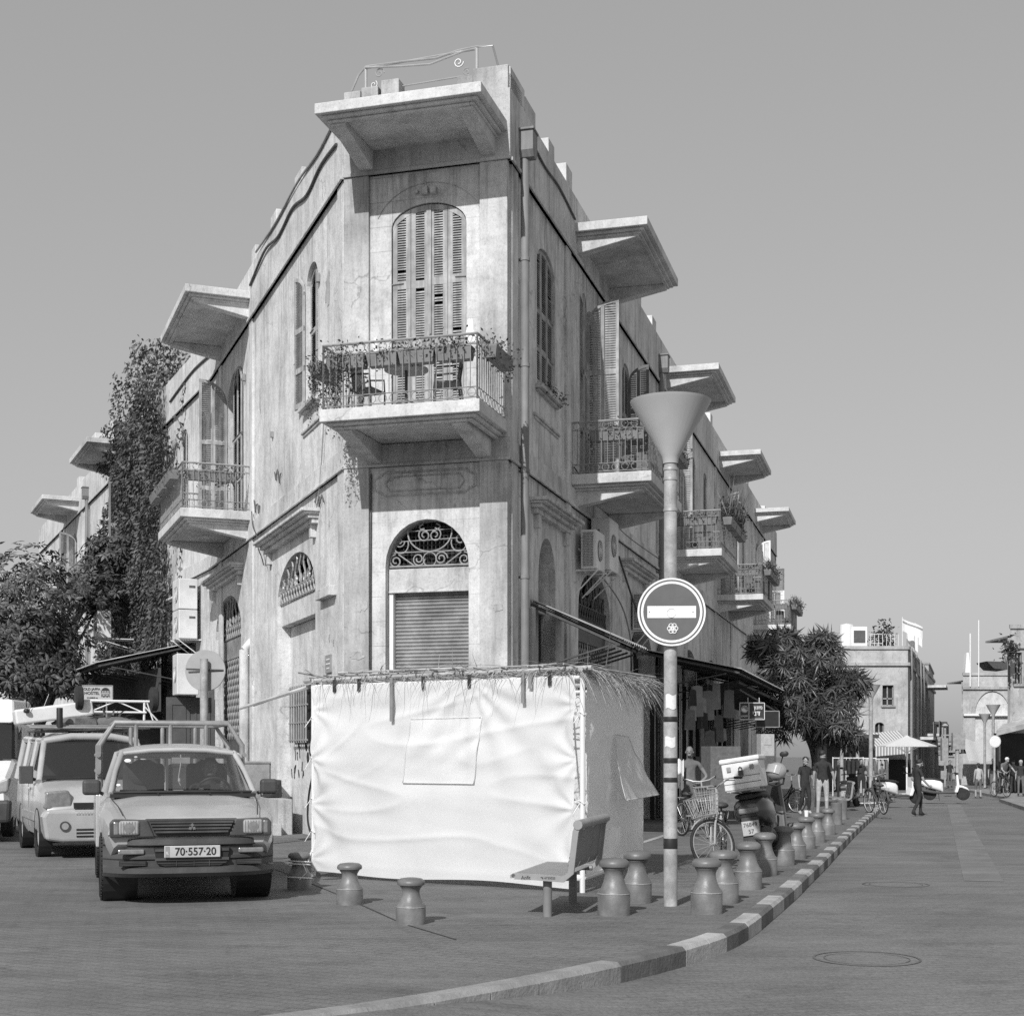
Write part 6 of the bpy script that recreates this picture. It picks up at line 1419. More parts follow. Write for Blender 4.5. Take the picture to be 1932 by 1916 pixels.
cl = [(tuple(P(1530, 1300, 48)), (1.5, 1.6, 1.35)), (tuple(P(1470, 1280, 48)), (1.0, 1.4, 1.0)), (tuple(P(1555, 1265, 48.5)), (1.05, 1.3, .95)), (tuple(P(1505, 1245, 48)), (1.2, 1.3, .75)), (tuple(P(1570, 1330, 47.5)), (1.0, 1.2, 1.0)), (tuple(P(1500, 1350, 47)), (1.25, 1.3, .75)), (tuple(P(1565, 1372, 47)), (.7, 1.0, .5)), (tuple(P(1612, 1285, 48)), (.5, .5, .35)), (tuple(P(1443, 1222, 48)), (.55, .6, .35)), (tuple(P(1600, 1388, 47)), (.4, .5, .3)), (tuple(P(1548, 1212, 48)), (.5, .6, .35)), (tuple(P(1480, 1205, 48.5)), (.4, .5, .3))]
q = P(1530, 1515, 48); tree('rubber_tree', 'dense dark tree with finger shaped leaves at the end of the shop awnings', (q.x, q.y, zp(q.x, q.y)), cl, 1150, .5, m_leaf_d, 9, .06, .15, .2, .5)
# --- air conditioners
def ac(F, s, o_, z, L, D, H, lb, fans=1, group='air conditioner units', brk=True, grid=False):
    c = F.pt(s+L/2, o_+D/2, z); t = thing('air_conditioner', lb, 'air conditioner', c, 0, group)
    mb = MB(F.M); mb.box(s, s+L, o_, o_+D, z, z+H); mb.build('housing', m_ac, t, bevel=.02)
    for k in range(fans):
        zz = z+H*(k+.5)/fans; r = min(L*.62, H/fans)*.42
        mb = MB(F.M); mb.lathe([(r, o_+D), (r, o_+D+.012), (.001, o_+D+.013)], 26, c=(s+L*.42, 0, zz), ax=(0, 1, 0))
        mb.mi = 1
        for q in range(4): mb.circle((s+L*.42, o_+D+.018, zz), r*(.3+.22*q), .006, (0, 1, 0), 22, 4)
        for q in range(8): a = q*math.pi/4; mb.bar((s+L*.42, o_+D+.018, zz), (s+L*.42+r*math.cos(a), o_+D+.018, zz+r*math.sin(a)), .005, 4)
        mb.lathe([(r*.2, o_+D+.02), (.001, o_+D+.03)], 14, c=(s+L*.42, 0, zz), ax=(0, 1, 0)); mb.build('fan_grille', [m_acd, m_ac], t)
    mb = MB(F.M)
    if grid: mb.box(s-.006, s+.002, o_+.04, o_+D-.06, z+.05, z+H-.05)
    else: mb.box(s-.006, s+.002, o_+.06, o_+D*.45, z+H*.7, z+H*.78)
    mb.mi = 1
    if grid:
        for i in range(9): mb.bar((s-.01, o_+.04+(D-.1)*i/8, z+.05), (s-.01, o_+.04+(D-.1)*i/8, z+H-.05), .004, 4)
        for i in range(22): mb.bar((s-.01, o_+.04, z+.05+(H-.1)*i/21), (s-.01, o_+D-.06, z+.05+(H-.1)*i/21), .004, 4)
    mb.build('side_grille', [m_acd, m_ac], t)
    if brk:
        for x in (s+.08, s+L-.08): mb = MB(F.M); mb.bar((x, -.02, z-.02), (x, o_+D+.05, z-.02), .02, 5); mb.bar((x, -.02, z-.5), (x, o_+D, z-.03), .016, 5); mb.build('wall_bracket', m_pvc, t)
    return t
ac(FR, 5.0, .12, 5.22, .82, .32, .78, 'white air conditioner with gridded end, nearest on the right wall', 1, grid=True)
ac(FR, 6.05, .1, 5.32, .9, .4, 1.08, 'tall white air conditioner behind the nearest one on the right wall', 1)
ac(FR, 10.9, .05, 4.5, .9, .35, .9, 'caged air conditioner on the right wall behind the no entry sign', 1, grid=True)
ac(FR, 27.0, 1.0, 4.85, .95, .5, .85, 'grey air conditioner on the shop awning roof by the dark tree', 1, grid=True, brk=False)
ac(FL2, 1.3, .12, 4.65, .85, .5, .78, 'lower unit of two stacked air conditioners on the left wall', 1)
ac(FL2, 1.3, .12, 5.45, .85, .5, .82, 'upper unit of two stacked air conditioners on the left wall', 1, brk=False)
ac(FL2, 8.2, 1.25, 5.15, .8, .42, .85, 'white air conditioner standing out beside the ivy on the left wall', 1)
ac(FL, 13.2, .5, 3.05, .8, .55, 1.05, 'white air conditioner on the shop doors behind the round sign', 1, brk=False)
ac(FL2, 12.0, .2, ZK+.01, .7, .4, .75, 'air conditioner on the far left canopy, nearer one', 1, brk=False, grid=True); ac(FL2, 13.6, .5, ZK+.01, .8, .4, .65, 'air conditioner on the far left canopy, farther one', 1, brk=False)
# --- awnings
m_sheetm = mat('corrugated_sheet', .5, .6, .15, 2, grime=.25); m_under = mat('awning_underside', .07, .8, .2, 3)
def awning(F, s0, s1, z0, z1, p, lb, corr=True, name='shop_awning'):
    o = thing(name, lb, 'awning', F.pt((s0+s1)/2, 0, z0)); mb = MB(F.M); n = int((s1-s0)/.09)
    mb.grid(lambda u, v: (s0+(s1-s0)*u, p*v+.02, z0+(z1-z0)*v+(.022*math.sin(u*n*math.pi) if corr else 0)), n*2 if corr else 12, 2); mb.build('sheet', m_sheetm, o, recalc=False, smooth='all')
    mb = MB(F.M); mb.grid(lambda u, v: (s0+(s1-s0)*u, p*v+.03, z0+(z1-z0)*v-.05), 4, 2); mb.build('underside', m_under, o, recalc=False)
    mb = MB(F.M)
    for k in range(5): s = s0+.04+(s1-s0-.08)*k/4; mb.bar((s, .0, z0-.09), (s, p-.05, z1-.09), .03, 5); mb.bar((s, .0, z1-.5), (s, p*.85, z1-.1), .02, 5)
    mb.bar((s0, p-.1, z1-.08), (s1, p-.1, z1-.08), .03, 5); mb.build('support', m_iron, o); return o
awning(FR, 1.5, 3.9, 4.24, 3.5, 1.65, 'small corrugated awning over the door beside the downpipe')
awning(FR, 12.6, 25.0, 4.15, 3.62, 2.45, 'long corrugated shop awning on the right wall above the dark shop')
awning(FR, 25.1, 33.5, 3.7, 3.0, 2.5, 'lower corrugated shop awning beside the dark tree')
awning(FL2, 2.07, 6.5, 4.62, 3.98, 2.66, 'dark corrugated awning over the hostel entrance on the left')
mb = MB(FL2.M); mb.box(6.3, 6.4, .05, 2.5, -.5, 3.9); mb.box(2.3, 6.2, .9, .96, 2.7, 3.9); mb.build('added_shade_board', m_under, bpy.data.objects['shop_awning.003'])  # added dark boards standing in for the shade under this awning
o = thing('folding_awning', 'half open canvas awning with a fringed valance beside the dark tree', 'awning', FR.pt(30, 2.5, 3))
mb = MB(); a, b = P(1405, 1327, 44), P(1528, 1362, 50); a2 = P(1525, 1350, 50)
mb.bar(P(1392, 1285, 44), a2, .05, 6); mb.bar(P(1395, 1300, 44), P(1470, 1345, 46.5), .03, 6); mb.build('arm', m_iron_l, o)
mb = MB()
c0, c1 = P(1512, 1343, 50), P(1538, 1356, 52)
mb.grid(lambda u, v: tuple(c0.lerp(c1, u)+Vector((0, 0, -.55*v-.05*abs(math.sin(u*22))*(v > .9)))), 30, 5); mb.build('valance', m_cloth_l, o, recalc=False)
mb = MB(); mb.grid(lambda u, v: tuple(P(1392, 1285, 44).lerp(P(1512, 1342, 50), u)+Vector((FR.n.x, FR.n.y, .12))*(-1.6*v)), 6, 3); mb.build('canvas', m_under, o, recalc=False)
# --- left street furniture and shop fittings
o = thing('hostel_sign', 'hostel sign on two poles in front of the dark creeper', 'sign', P(184, 1307, 36.5))
Mh = frame(P(184, 1307, 36.5), (1, .12, 0)); mb = MB(Mh); mb.box(-.37, .37, 0, .06, -.19, .19); mb.build('board', m_swh if 0 else mat('sign_board_grey', .42, .6, .05, 3), o); mb = MB(Mh)
mb.bar((-.2, .04, -1.6), (-.2, .04, -.19), .02, 6); mb.bar((.22, .04, -1.6), (.22, .04, -.19), .02, 6)
for x in (-.37, .37): mb.box(x-.012, x+.012, -.012, .065, -.2, .2)
for z in (-.19, .19): mb.box(-.37, .37, -.012, .065, z-.012, z+.012)
mb.build('frame', m_iron_l, o)
for body, x, z, sz in (('OLD JAFFA', -.14, .1, .085), ('HOSTEL', -.14, -.005, .105), ('13 AMIAD st.', -.13, -.12, .05)): text('lettering', body, Mh @ Matrix.Translation((x, -.006, z)), sz, m_black, o, .002, bold=.002)
mb = MB(Mh); mb.prism([(.09, -.02)]+[(.2+.11*math.cos(t), .03+.11*math.sin(t)) for t in [math.pi*(1-k/12) for k in range(13)]]+[(.31, -.02)], -.008, -.002)
for z in (-.06, -.09): mb.tube([(.09+.02*k, -.005, z+.012*math.sin(k*1.5)) for k in range(12)], .008, 4)
mb.mi = 1; mb.box(.1, .3, -.012, -.008, -.01, .012)
for k in range(5): mb.box(.115+.04*k, .135+.04*k, -.012, -.008, .02, .06)
mb.build('emblem', [m_black, m_cloth_l], o)
p = P(386.5, 1264, 23.2); o = roundsign('road_sign', frame((p.x, p.y+.06, p.z), (-1, .1, 0)), .335, m_red, 'plain grey back of a round sign on a post behind the pickup truck', True)
mb = MB(); mb.bar((p.x, p.y-.06, 0), (p.x, p.y-.06, p.z+.18), .065, 14); mb.build('post', m_lampp, o, smooth=True)
mb = MB(); mb.lathe([(.066, 1.35), (.068, 1.36), (.068, 1.5), (.066, 1.51)], 14, c=(p.x, p.y-.06, 0), cap=False); mb.build('sticker', m_black, o, smooth=True); 
mb = MB(); mb.bar((p.x-.3, p.y, p.z+.02), (p.x+.3, p.y, p.z), .015, 5); mb.build('sign_clamp', m_iron, o)
m_door = mat('dark_green_door', .1, .55, .15, 3, grime=.2)
def door(M, w_, h, par, name='door'):
    mb = MB(M); mb.box(0, w_, -.025, .025, 0, h); d = mb.build(name, m_door, par)
    mb = MB(M)
    for z0_, z1_ in ((.15, h*.42), (h*.48, h-.15)):
        for a, b, c, e in ((.1, w_-.1, z1_-.05, z1_), (.1, w_-.1, z0_, z0_+.05), (.1, .15, z0_+.05, z1_-.05), (w_-.15, w_-.1, z0_+.05, z1_-.05)): mb.box(a, b, -.045, .045, c, e)
    mb.build('door_moulding', m_door, d)
for k in range(3): door(FL.M @ Matrix.Translation((10+k*1.18, -.2, 0)), 1.14, 3.05, B_)
door(FL.leaf(13.7, 88) @ Matrix.Translation((.0, 0, 0)), .6, 3.0, B_); door(FL.leaf(13.7, 88) @ Matrix.Translation((.62, 0, 0)), .6, 3.0, B_)
mb = MB(FL2.M); z = 0
while z < 3.4: mb.face([(2.1, -.1, z), (5.1, -.1, z), (5.1, -.07, z+.06), (2.1, -.07, z+.06)]); z += .09
mb.build('roller_shutter', m_door, B_, recalc=False)
o = thing('utility_cabinet', 'grey utility cabinet with graffiti standing at the left wall', 'cabinet', FL.pt(6.6, .3, 0)); mb = MB(FL.M); mb.box(6.45, 6.9, .02, .6, -.1, 1.32); mb.box(6.43, 6.92, 0, .63, 1.32, 1.37); mb.build('housing', m_iron_l, o, bevel=.012)
mb = MB(FL.M); 
for x in (.2, .42): mb.tube([(6.44, x, .95), (6.44, x+.02, .7), (6.44, x-.01, .45)], .012, 4)
mb.build('paint_mark', m_black, o)
mb = MB(FL.M); mb.box(4.3, 6.2, .0, .28, -.2, .62); mb.box(4.0, 5.6, .28, .55, -.2, .14); o = mb.build('brick_ledge', pav_mat('whitewashed_brick', .42, .22, .08, .7, 0, .2), None, bevel=.01); tag(o, 'low whitewashed brick ledge at the foot of the left wall', 'ledge')
mb = MB(FL.M); mb.prismx([(.02, .63), (.3, .63), (.24, .72), (.03, 1.0)], 5.2, 6.0); o = mb.build('black_sheet', m_cloth_d, None, bevel=.02); tag(o, 'black plastic sheet lying on the brick ledge by the cabinet', 'plastic sheet')
# graffiti outlines on the filled-in arch
mb = MB(FL.M)
def graf(pts, r=.03, closed=True):
    P2 = []
    for a, b in pts: P2.append((a, -.276, b))
    out = []
    n = len(P2)
    for i in range(n if closed else n-1):
        for k in range(5): t = k/5; p0, p1, p2, p3 = [Vector(P2[(i+j-1) % n]) if closed else Vector(P2[min(max(i+j-1, 0), n-1)]) for j in range(4)]; out.append(.5*((2*p1)+(p2-p0)*t+(2*p0-5*p1+4*p2-p3)*t*t+(3*p1-p0-3*p2+p3)*t**3))
    mb.tube(out, r, 4, closed)
graf([(2.7, 2.6), (3.3, 2.75), (3.8, 2.3), (3.7, 1.75), (3.2, 1.5), (2.75, 1.7), (2.6, 2.1)]); graf([(3.0, 2.2), (3.2, 2.4), (3.3, 2.1), (3.1, 1.95)], .022); graf([(2.5, 2.2), (2.8, 1.9), (2.5, 1.5), (2.9, 1.3)], .025, False)
graf([(2.7, 1.35), (3.4, 1.25), (3.95, .8), (4.1, .2), (3.6, -.1), (2.9, .1), (2.5, .7)]); graf([(3.4, .9), (3.0, .5), (3.2, .1)], .025, False); graf([(3.7, .8), (3.6, .4), (3.3, .3)], .025, False)
for a, b in ((4.1, 1.35), (3.9, 1.5), (4.25, 1.6)): graf([(a, b), (a+.07, b+.1), (a+.02, b+.2), (a-.05, b+.1)], .02)
for k in range(16): s = R.uniform(4.5, 5.6); z = R.uniform(.9, 2.0); graf([(s, z), (s+R.uniform(-.1, .1), z+R.uniform(.05, .25)), (s+R.uniform(-.1, .1), z+R.uniform(-.1, .2))], .012, False)
mb.build('graffiti', m_black, B_)
o = thing('street_plaque', 'small dark street plaque with two lines on the left wall above the booth', 'plaque', FL.pt(1.2, 0, 3))
mb = MB(FL.M); mb.box(1.0, 1.4, .0, .03, 2.98, 3.3); mb.build('plate', m_iron_l, o)
mb = MB(FL.M)
for z, w_ in ((3.22, .12), (3.14, .15), (3.06, .1)): mb.box(1.2-w_, 1.2+w_, .03, .034, z-.012, z+.012)
mb.build('plate_line', m_pvc, o)
text('house_number', '13', frame(FL.pt(1.2, .045, 2.87), (-FL.d.x, -FL.d.y, 0)), .2, m_iron, o, .003)
# --- shop on the right: dark stock under the awning, signs
o = thing('kiosk_sign', 'dark kiosk sign with a round emblem and Hebrew lettering under the awning', 'sign', P(1418, 1340, 37)); Mk = frame(P(1419, 1341, 37), (1, .1, 0))
mb = MB(Mk); mb.box(-.325, .325, 0, .09, -.215, .215); mb.build('board', mat('dark_sign_face', .045, .4, .1, 3), o); mb = MB(Mk)
for a in (-.325, -.085, .325): mb.box(a-.008, a+.008, -.008, .0, -.215, .215)
for z in (-.215, .215): mb.box(-.325, .325, -.008, .0, z-.008, z+.008)
mb.bar((-.1, .04, .21), (-.1, .04, .35), .01, 4); mb.bar((.2, .04, .21), (.2, .04, .35), .01, 4); mb.build('frame', m_pvc, o)
text('lettering', 'מזנון'[::-1], Mk @ Matrix.Translation((.16, -.006, .09)), .12, m_pvc, o, .002, bold=.002); text('lettering', 'דני'[::-1], Mk @ Matrix.Translation((.11, -.006, -.06)), .18, m_pvc, o, .002, bold=.002); text('lettering', 'pepsi', Mk @ Matrix.Translation((-.2, -.006, -.12)), .085, m_pvc, o, .002)
mb = MB(Mk); mb.box(-.02, .28, -.004, .0, -.185, -.17); mb.build('small_print', m_iron_l, o)
mb = MB(Mk); mb.lathe([(.001, -.006), (.085, -.006), (.085, 0)], 24, c=(-.2, 0, .05), ax=(0, 1, 0)); mb.mi = 1; mb.prism([(-.285+.17*k/10, .05+.03*math.sin(k*.62-.5)) for k in range(11)]+[(-.125, .03), (-.15, -.005), (-.2, -.02), (-.26, .0)], -.01, -.007); mb.circle((-.2, -.008, .05), .087, .006, (0, 1, 0), 24, 4); mb.build('round_emblem', [m_iron_l, m_pvc], o)
o = thing('kiosk_sign', 'second dark sign board hanging farther back behind the kiosk sign', 'sign', P(1450, 1355, 39.5)); M2 = frame(P(1448, 1356, 39.5), (1, .1, 0)); mb = MB(M2); mb.box(-.33, .33, 0, .06, -.22, .22); mb.build('board', m_black, o); mb = MB(M2)
for z in (-.22, .22): mb.box(-.33, .33, -.01, 0, z-.012, z+.012)
for z in (-.33, .33): mb.box(z-.012, z+.012, -.01, 0, -.22, .22)
mb.build('frame', m_iron_l, o)
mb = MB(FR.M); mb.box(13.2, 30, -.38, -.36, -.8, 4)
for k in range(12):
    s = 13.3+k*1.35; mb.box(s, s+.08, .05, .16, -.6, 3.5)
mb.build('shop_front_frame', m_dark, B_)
shop = [('fridge', (1360, 1468, 33.5), (.75, .6, 1.5), m_cloth_m, 'pale drinks fridge with a picture under the awning behind the bald man'), ('locker', (1444, 1405, 36), (.36, .3, .55), m_cloth_l, 'pale plastic tub hanging in the dark kiosk')]  # fridge gets a darker grey in place of the awning's shade
for nm, (u, v, Y), sz, m, lb in shop:
    p = P(u, v, Y); mb = MB(frame(p, (1, .25, 0))); mb.cb((0, 0, 0), sz); mb.box(-sz[0]*.3, sz[0]*.3, -sz[1]/2-.01, -sz[1]/2+.01, 0, sz[2]*.35); o = mb.build(nm, m, None, bevel=.03); o.name = 'drinks_fridge' if nm == 'fridge' else 'plastic_tub'; tag(o, lb, 'fridge' if nm == 'fridge' else 'tub')
for k in range(9):
    p = P(1310+k*13+R.uniform(-5, 5), 1500, 36+k*.4); h = R.uniform(.5, 1.7); p.z = zp(p.x, p.y)+h/2; mb = MB(frame(p, (1, .27, 0))); mb.cb((0, 0, 0), (R.uniform(.25, .5), .4, h)); mb.cb((0, -.21, h*.2), (.2, .02, h*.3)); o = mb.build('goods_rack', [m_cloth_m, m_door, m_under, m_bump][k % 4]); tag(o, 'dark goods rack standing in the shade of the kiosk', 'rack', 'goods racks in the kiosk shade')

for k in range(16):
    u, v = 1300+k*4.6+R.uniform(-6, 6), R.uniform(1318, 1430); Y = 34+k*.35; p = P(u, v, Y); h = R.uniform(.25, .8); w_ = R.uniform(.12, .35)
    mb = MB(frame(p, (1, .3, 0))); mb.prism([(-w_/2, 0), (w_/2, R.uniform(-.04, .04)), (w_*.42, h), (.02, h+.03), (-w_*.4, h)], -.03, .03); mb.bar((0, 0, h), (0, 0, h+.35), .006, 4)
    tag(mb.build('hanging_goods', [m_cloth_m, m_cloth_d, m_iron_l, m_terra][k % 4]), 'goods hanging in the shade under the long shop awning', 'goods', 'goods hanging under the shop awning')
# ================= people in the street =================
def foot(u, v, Y, zf=zp): x = (u-CX)/FP*Y; return Vector((x, Y, zf(x, Y)))
p = foot(1284, 0, 30.2)+Vector((0, 0, 1.0)); mb = MB(); mb.grid(lambda u, v: (p.x-.06+.13*u, p.y+.04*math.sin(u*9), p.z+.5-.62*v+.03*math.sin(u*7)), 10, 6); tag(mb.build('white_sheet', m_white, recalc=False), 'white cloth held by the bald man behind the lamp post', 'cloth')
wk = dict(haL=(-.1, .3, .95), wrL=(-.14, .24, .95), elL=(-.24, .0, 1.1))
person('bald man in a grey tank top holding a white sheet behind the lamp post', foot(1301, 0, 30.5), rad(170), dict(elL=(-.36, -.02, 1.12), wrL=(-.2, .12, .98), haL=(-.12, .17, .98), elR=(.3, .0, 1.15), wrR=(.22, .2, 1.18), haR=(.2, .26, 1.2), head=(0, .04, 1.65)), 1.78, m_cloth_m, m_cloth_m, m_black, shorts=True, hair=False, sleeve=.25, skinm=mat('shaded_skin', .2, .55, .1, 8))  # skin colour darkened to paint in the shade around him
person('woman in dark clothes with a pony tail carrying a bottle', foot(1519, 0, 40), rad(200), dict(elL=(-.27, -.02, 1.12), wrL=(-.2, .18, 1.0), haL=(-.17, .25, .98), knL=(-.1, .1, .5), anL=(-.12, .0, .1), toL=(-.12, .16, .06), anR=(.12, -.15, .12), toR=(.12, -.02, .04), look=(.8, .6, 0)), 1.62, m_cloth_d, m_cloth_d, m_cloth_l, female=True)
person('man in a dark t-shirt and pale shorts seen from behind', foot(1552, 0, 38.5), rad(-8), dict(look=(.7, .7, 0), elR=(.27, -.05, 1.12), wrR=(.32, .03, .86), haR=(.33, .05, .77), hipL=(-.1, 0, .9), anL=(-.13, -.02, .09), toL=(-.15, .12, .04)), 1.78, m_cloth_d, m_cloth_l, m_black, shorts=True, sleeve=.6)
person('man in black walking across the road on the right', foot(1731, 0, 43.5, zr), rad(-75), dict(head=(0, .08, 1.63), hb=(0, .05, 1.55), chest=(0, .02, 1.31), knL=(-.1, .18, .52), anL=(-.1, .16, .09), toL=(-.1, .31, .05), knR=(.1, .0, .5), anR=(.1, -.22, .13), toR=(.1, -.1, .03), elL=(-.22, -.06, 1.12), wrL=(-.2, .2, .95), haL=(-.19, .28, .92), elR=(.24, .05, 1.12), wrR=(.2, .27, .93), haR=(.18, .36, .9)), 1.74, m_cloth_d, m_cloth_d, m_black, sleeve=.6)
person('woman in a pale top and shorts walking away down the street', foot(1846, 0, 68, zr), 0, dict(knL=(-.1, .12, .5), anL=(-.1, .1, .1)), 1.66, m_cloth_l, m_cloth_m, m_black, shorts=True, female=True, tank=True)
person('woman in a sun hat with a pale bag at the right edge', foot(1926, 0, 66), rad(160), None, 1.65, m_cloth_d, m_cloth_m, m_black, hair=True, hairm=m_cloth_l)
person('man in dark clothes standing by the far traffic signal', foot(1792, 0, 92), rad(180), None, 1.75, m_cloth_d, m_cloth_m)
person('person in a dark dress by the clothes shop', foot(1427+12, 0, 44) if 0 else foot(1625, 0, 62), rad(180), None, 1.68, m_cloth_d, m_cloth_d, shorts=True, female=True)
person('person with fair hair in front of the clothes shop', foot(1641, 0, 63), rad(190), None, 1.68, m_cloth_m, m_cloth_d, shorts=True, female=True, hairm=m_cloth_l)
person('person sitting out by the striped awning', foot(1664, 0, 72), rad(20), None, 1.5, m_cloth_m, m_cloth_d)
person('person standing in the shade by the round post', foot(1586, 0, 60), rad(150), None, 1.7, m_cloth_d, m_cloth_d)
person('pedestrian in a dark shirt beside the cyclist', foot(1874, 0, 72), rad(170), None, 1.75, m_cloth_d, m_cloth_m)
person('pedestrian walking on the far right pavement', foot(1912, 0, 74), rad(10), None, 1.7, m_cloth_m, m_cloth_d)
c = foot(1900, 0, 64); bk = bicycle('bicycle ridden by the helmeted cyclist at the right edge', c, rad(12), 0, False, m_iron, .34, None, False)
person('cyclist in a pale helmet riding towards the camera', c+Vector((0, .55, .12)), rad(192), dict(pelvis=(0, -.1, .92), chest=(0, .18, 1.28), spine=(0, .05, 1.1), neck=(0, .28, 1.42), hb=(0, .34, 1.48), head=(0, .37, 1.57), shL=(-.18, .2, 1.36), elL=(-.28, .4, 1.12), wrL=(-.26, .6, 1.0), haL=(-.25, .67, .98), shR=(.18, .2, 1.36), elR=(.28, .4, 1.12), wrR=(.26, .6, 1.0), haR=(.25, .67, .98), knL=(-.13, .3, .6), anL=(-.12, .1, .2), toL=(-.12, .25, .15), knR=(.13, .25, .75), anR=(.12, .15, .38), toR=(.12, .3, .32), hipL=(-.1, -.05, .88), hipR=(.1, -.05, .88)), 1.72, m_cloth_m, m_cloth_d, m_black, shorts=True, hairm=m_swh)
# ================= parked two-wheelers farther on =================
def fs(u, Y): return foot(u, 0, Y)
scooter('white motor scooter parked across the end of the kerb', fs(1700, 52)+Vector((-.7, 0, 0)), rad(-78), m_swh, 4)
scooter('white motor scooter behind the walking man', fs(1752, 58), rad(-100), m_swh, -4)
scooter('dark motorbike with a plate parked by the round sign', fs(1599, 47.5), rad(-25), m_scoot, -4, rearplate=('51 804', '72'))
bicycle('dark bicycle leaning at the second bench', fs(1640, 42)+Vector((0, 0, 0)), rad(-172), 5, False, m_iron)
bicycle('dark bicycle parked in the shade by the woman', fs(1503, 42), rad(30), 10, False, m_iron, det=False)
bicycle('small bicycle in the shade behind the first bicycle', fs(1335, 27), rad(20), -20, True, m_iron)
o = thing('kick_scooter', 'electric kick scooter leaning by the lamp post', 'kick scooter', fs(1655, 49)); Mq = Matrix.Translation(fs(1655, 49)) @ Matrix.Rotation(rad(-70), 4, 'Z')
mb = MB(Mq); mb.box(-.07, .07, -.75, .1, .1, .14); mb.build('deck', m_swh, o); mb = MB(Mq); mb.bar((0, .2, .1), (0, .05, 1.12), .028, 8); mb.bar((-.22, .05, 1.12), (.22, .05, 1.12), .016, 6); mb.build('steering_post', m_iron, o)
for y in (.22, -.8): mb = MB(Mq); mb.lathe([(.05, -.025), (.11, -.02), (.11, .02), (.05, .025)], 18, c=(0, y, .11), ax=(1, 0, 0)); mb.build('wheel', m_rub, o)
# second bench
Bn2 = copy_tree(Bn); Bn2.location = fs(1590, 43.5); Bn2.rotation_euler.z = rad(6); tag(Bn2, 'farther grey metal bench beside the parked motorbike', 'bench')
# ================= lamps, signs and posts down the street =================
def far_lamp(u, vt, rp, lb):           # vt: height of the rim in the picture, rp: rim half width in px
    Y = .395*FP/rp; x = (u-CX)/FP*Y; z0 = zp(x, Y); H = EYE-(vt-HY)/FP*Y-.57-z0
    lamp(Vector((x, Y, z0)), H, .395, .57, lb, .085)
far_lamp(1643, 1293, 17.5, 'street lamp with a cone head at the end of the dark tree'); far_lamp(1618, 1320, 15, 'street lamp half hidden by the dark tree')
for u, v, r, lb in ((1874, 1330, 13, 'nearest cone lamp of the row on the far right side'), (1858, 1347, 11, 'second cone lamp of the far right row'), (1841, 1364, 9.5, 'third cone lamp of the far right row'), (1829.5, 1376, 8, 'fourth cone lamp of the far right row'), (1820, 1384, 6.8, 'farthest cone lamp of the far right row')): far_lamp(u, v, r, lb)
for u, v, r, lb, cx in ((1605, 1403.5, 10.5, 'round pale road sign under the dark tree', 0), (1877, 1398, 11.5, 'round pale road sign on the far right', 0)):
    Y = .3*FP/r; p = P(u, v, Y); o = roundsign('road_sign', frame(p, (1, .05, 0)), .3, m_pale_st, lb); mb = MB(); mb.bar((p.x, p.y+.06, zp(p.x, Y)), (p.x, p.y+.06, p.z+.2), .05, 10); mb.build('post', m_lampp, o)
for u, Y, h, lb in ((1588, 56, 3.2, 'thin grey post behind the round sign'), (1783, 95, 4.0, 'thin lamp post at the end of the street')):
    p = fs(u, Y); mb = MB(Matrix.Translation(p)); mb.bar((0, 0, 0), (0, 0, h), .07, 8); mb.lathe([(.2, h), (.25, h+.05), (.05, h+.2)], 12); o = mb.build('street_post', m_lampp); tag(o, lb, 'post')
p = fs(1806, 70); o = thing('traffic_signal', 'traffic signal post with grey boxes in the distance', 'traffic signal', p); mb = MB(Matrix.Translation(p)); mb.bar((0, 0, 0), (0, 0, 2.4), .09, 10); mb.build('post', m_lampp, o); mb = MB(Matrix.Translation(p)); mb.cb((.05, 0, 2.6), (.6, .3, .8)); mb.cb((-.6, .1, 2.2), (.3, .3, 1.1)); mb.cb((-.3, .1, 2.9), (.8, .06, .06)); mb.build('signal_box', m_iron_l, o)
# ================= market umbrella =================
p = fs(1711, 66); o = thing('market_umbrella', 'large white square parasol over the end of the street', 'umbrella', p)
mb = MB(Matrix.Translation(p)); mb.bar((0, 0, 0), (0, 0, 2.75), .04, 8); mb.cb((0, 0, .06), (.6, .6, .12)); mb.build('pole', m_swh, o)
mb = MB(Matrix.Translation(p) @ Matrix.Rotation(rad(30), 4, 'Z')); n = 8; A = mb.ring((0, 0, 2.32), (0, 0, 1), 1.32, n); C = mb.ring((0, 0, 2.27), (0, 0, 1), 1.32, n); Bt = mb.ring((0, 0, 2.72), (0, 0, 1), .16, n); T2 = mb.ring((0, 0, 2.8), (0, 0, 1), .03, n); mb.skin([C, A, Bt, T2], False); mb.build('canopy', m_sheet, o)
mb = MB(Matrix.Translation(p))
for k in range(8): a = k*math.pi/4+.5; mb.bar((0, 0, 2.0), (.8*math.cos(a), .8*math.sin(a), 2.42), .012, 4)
mb.build('rib', m_swh, o)
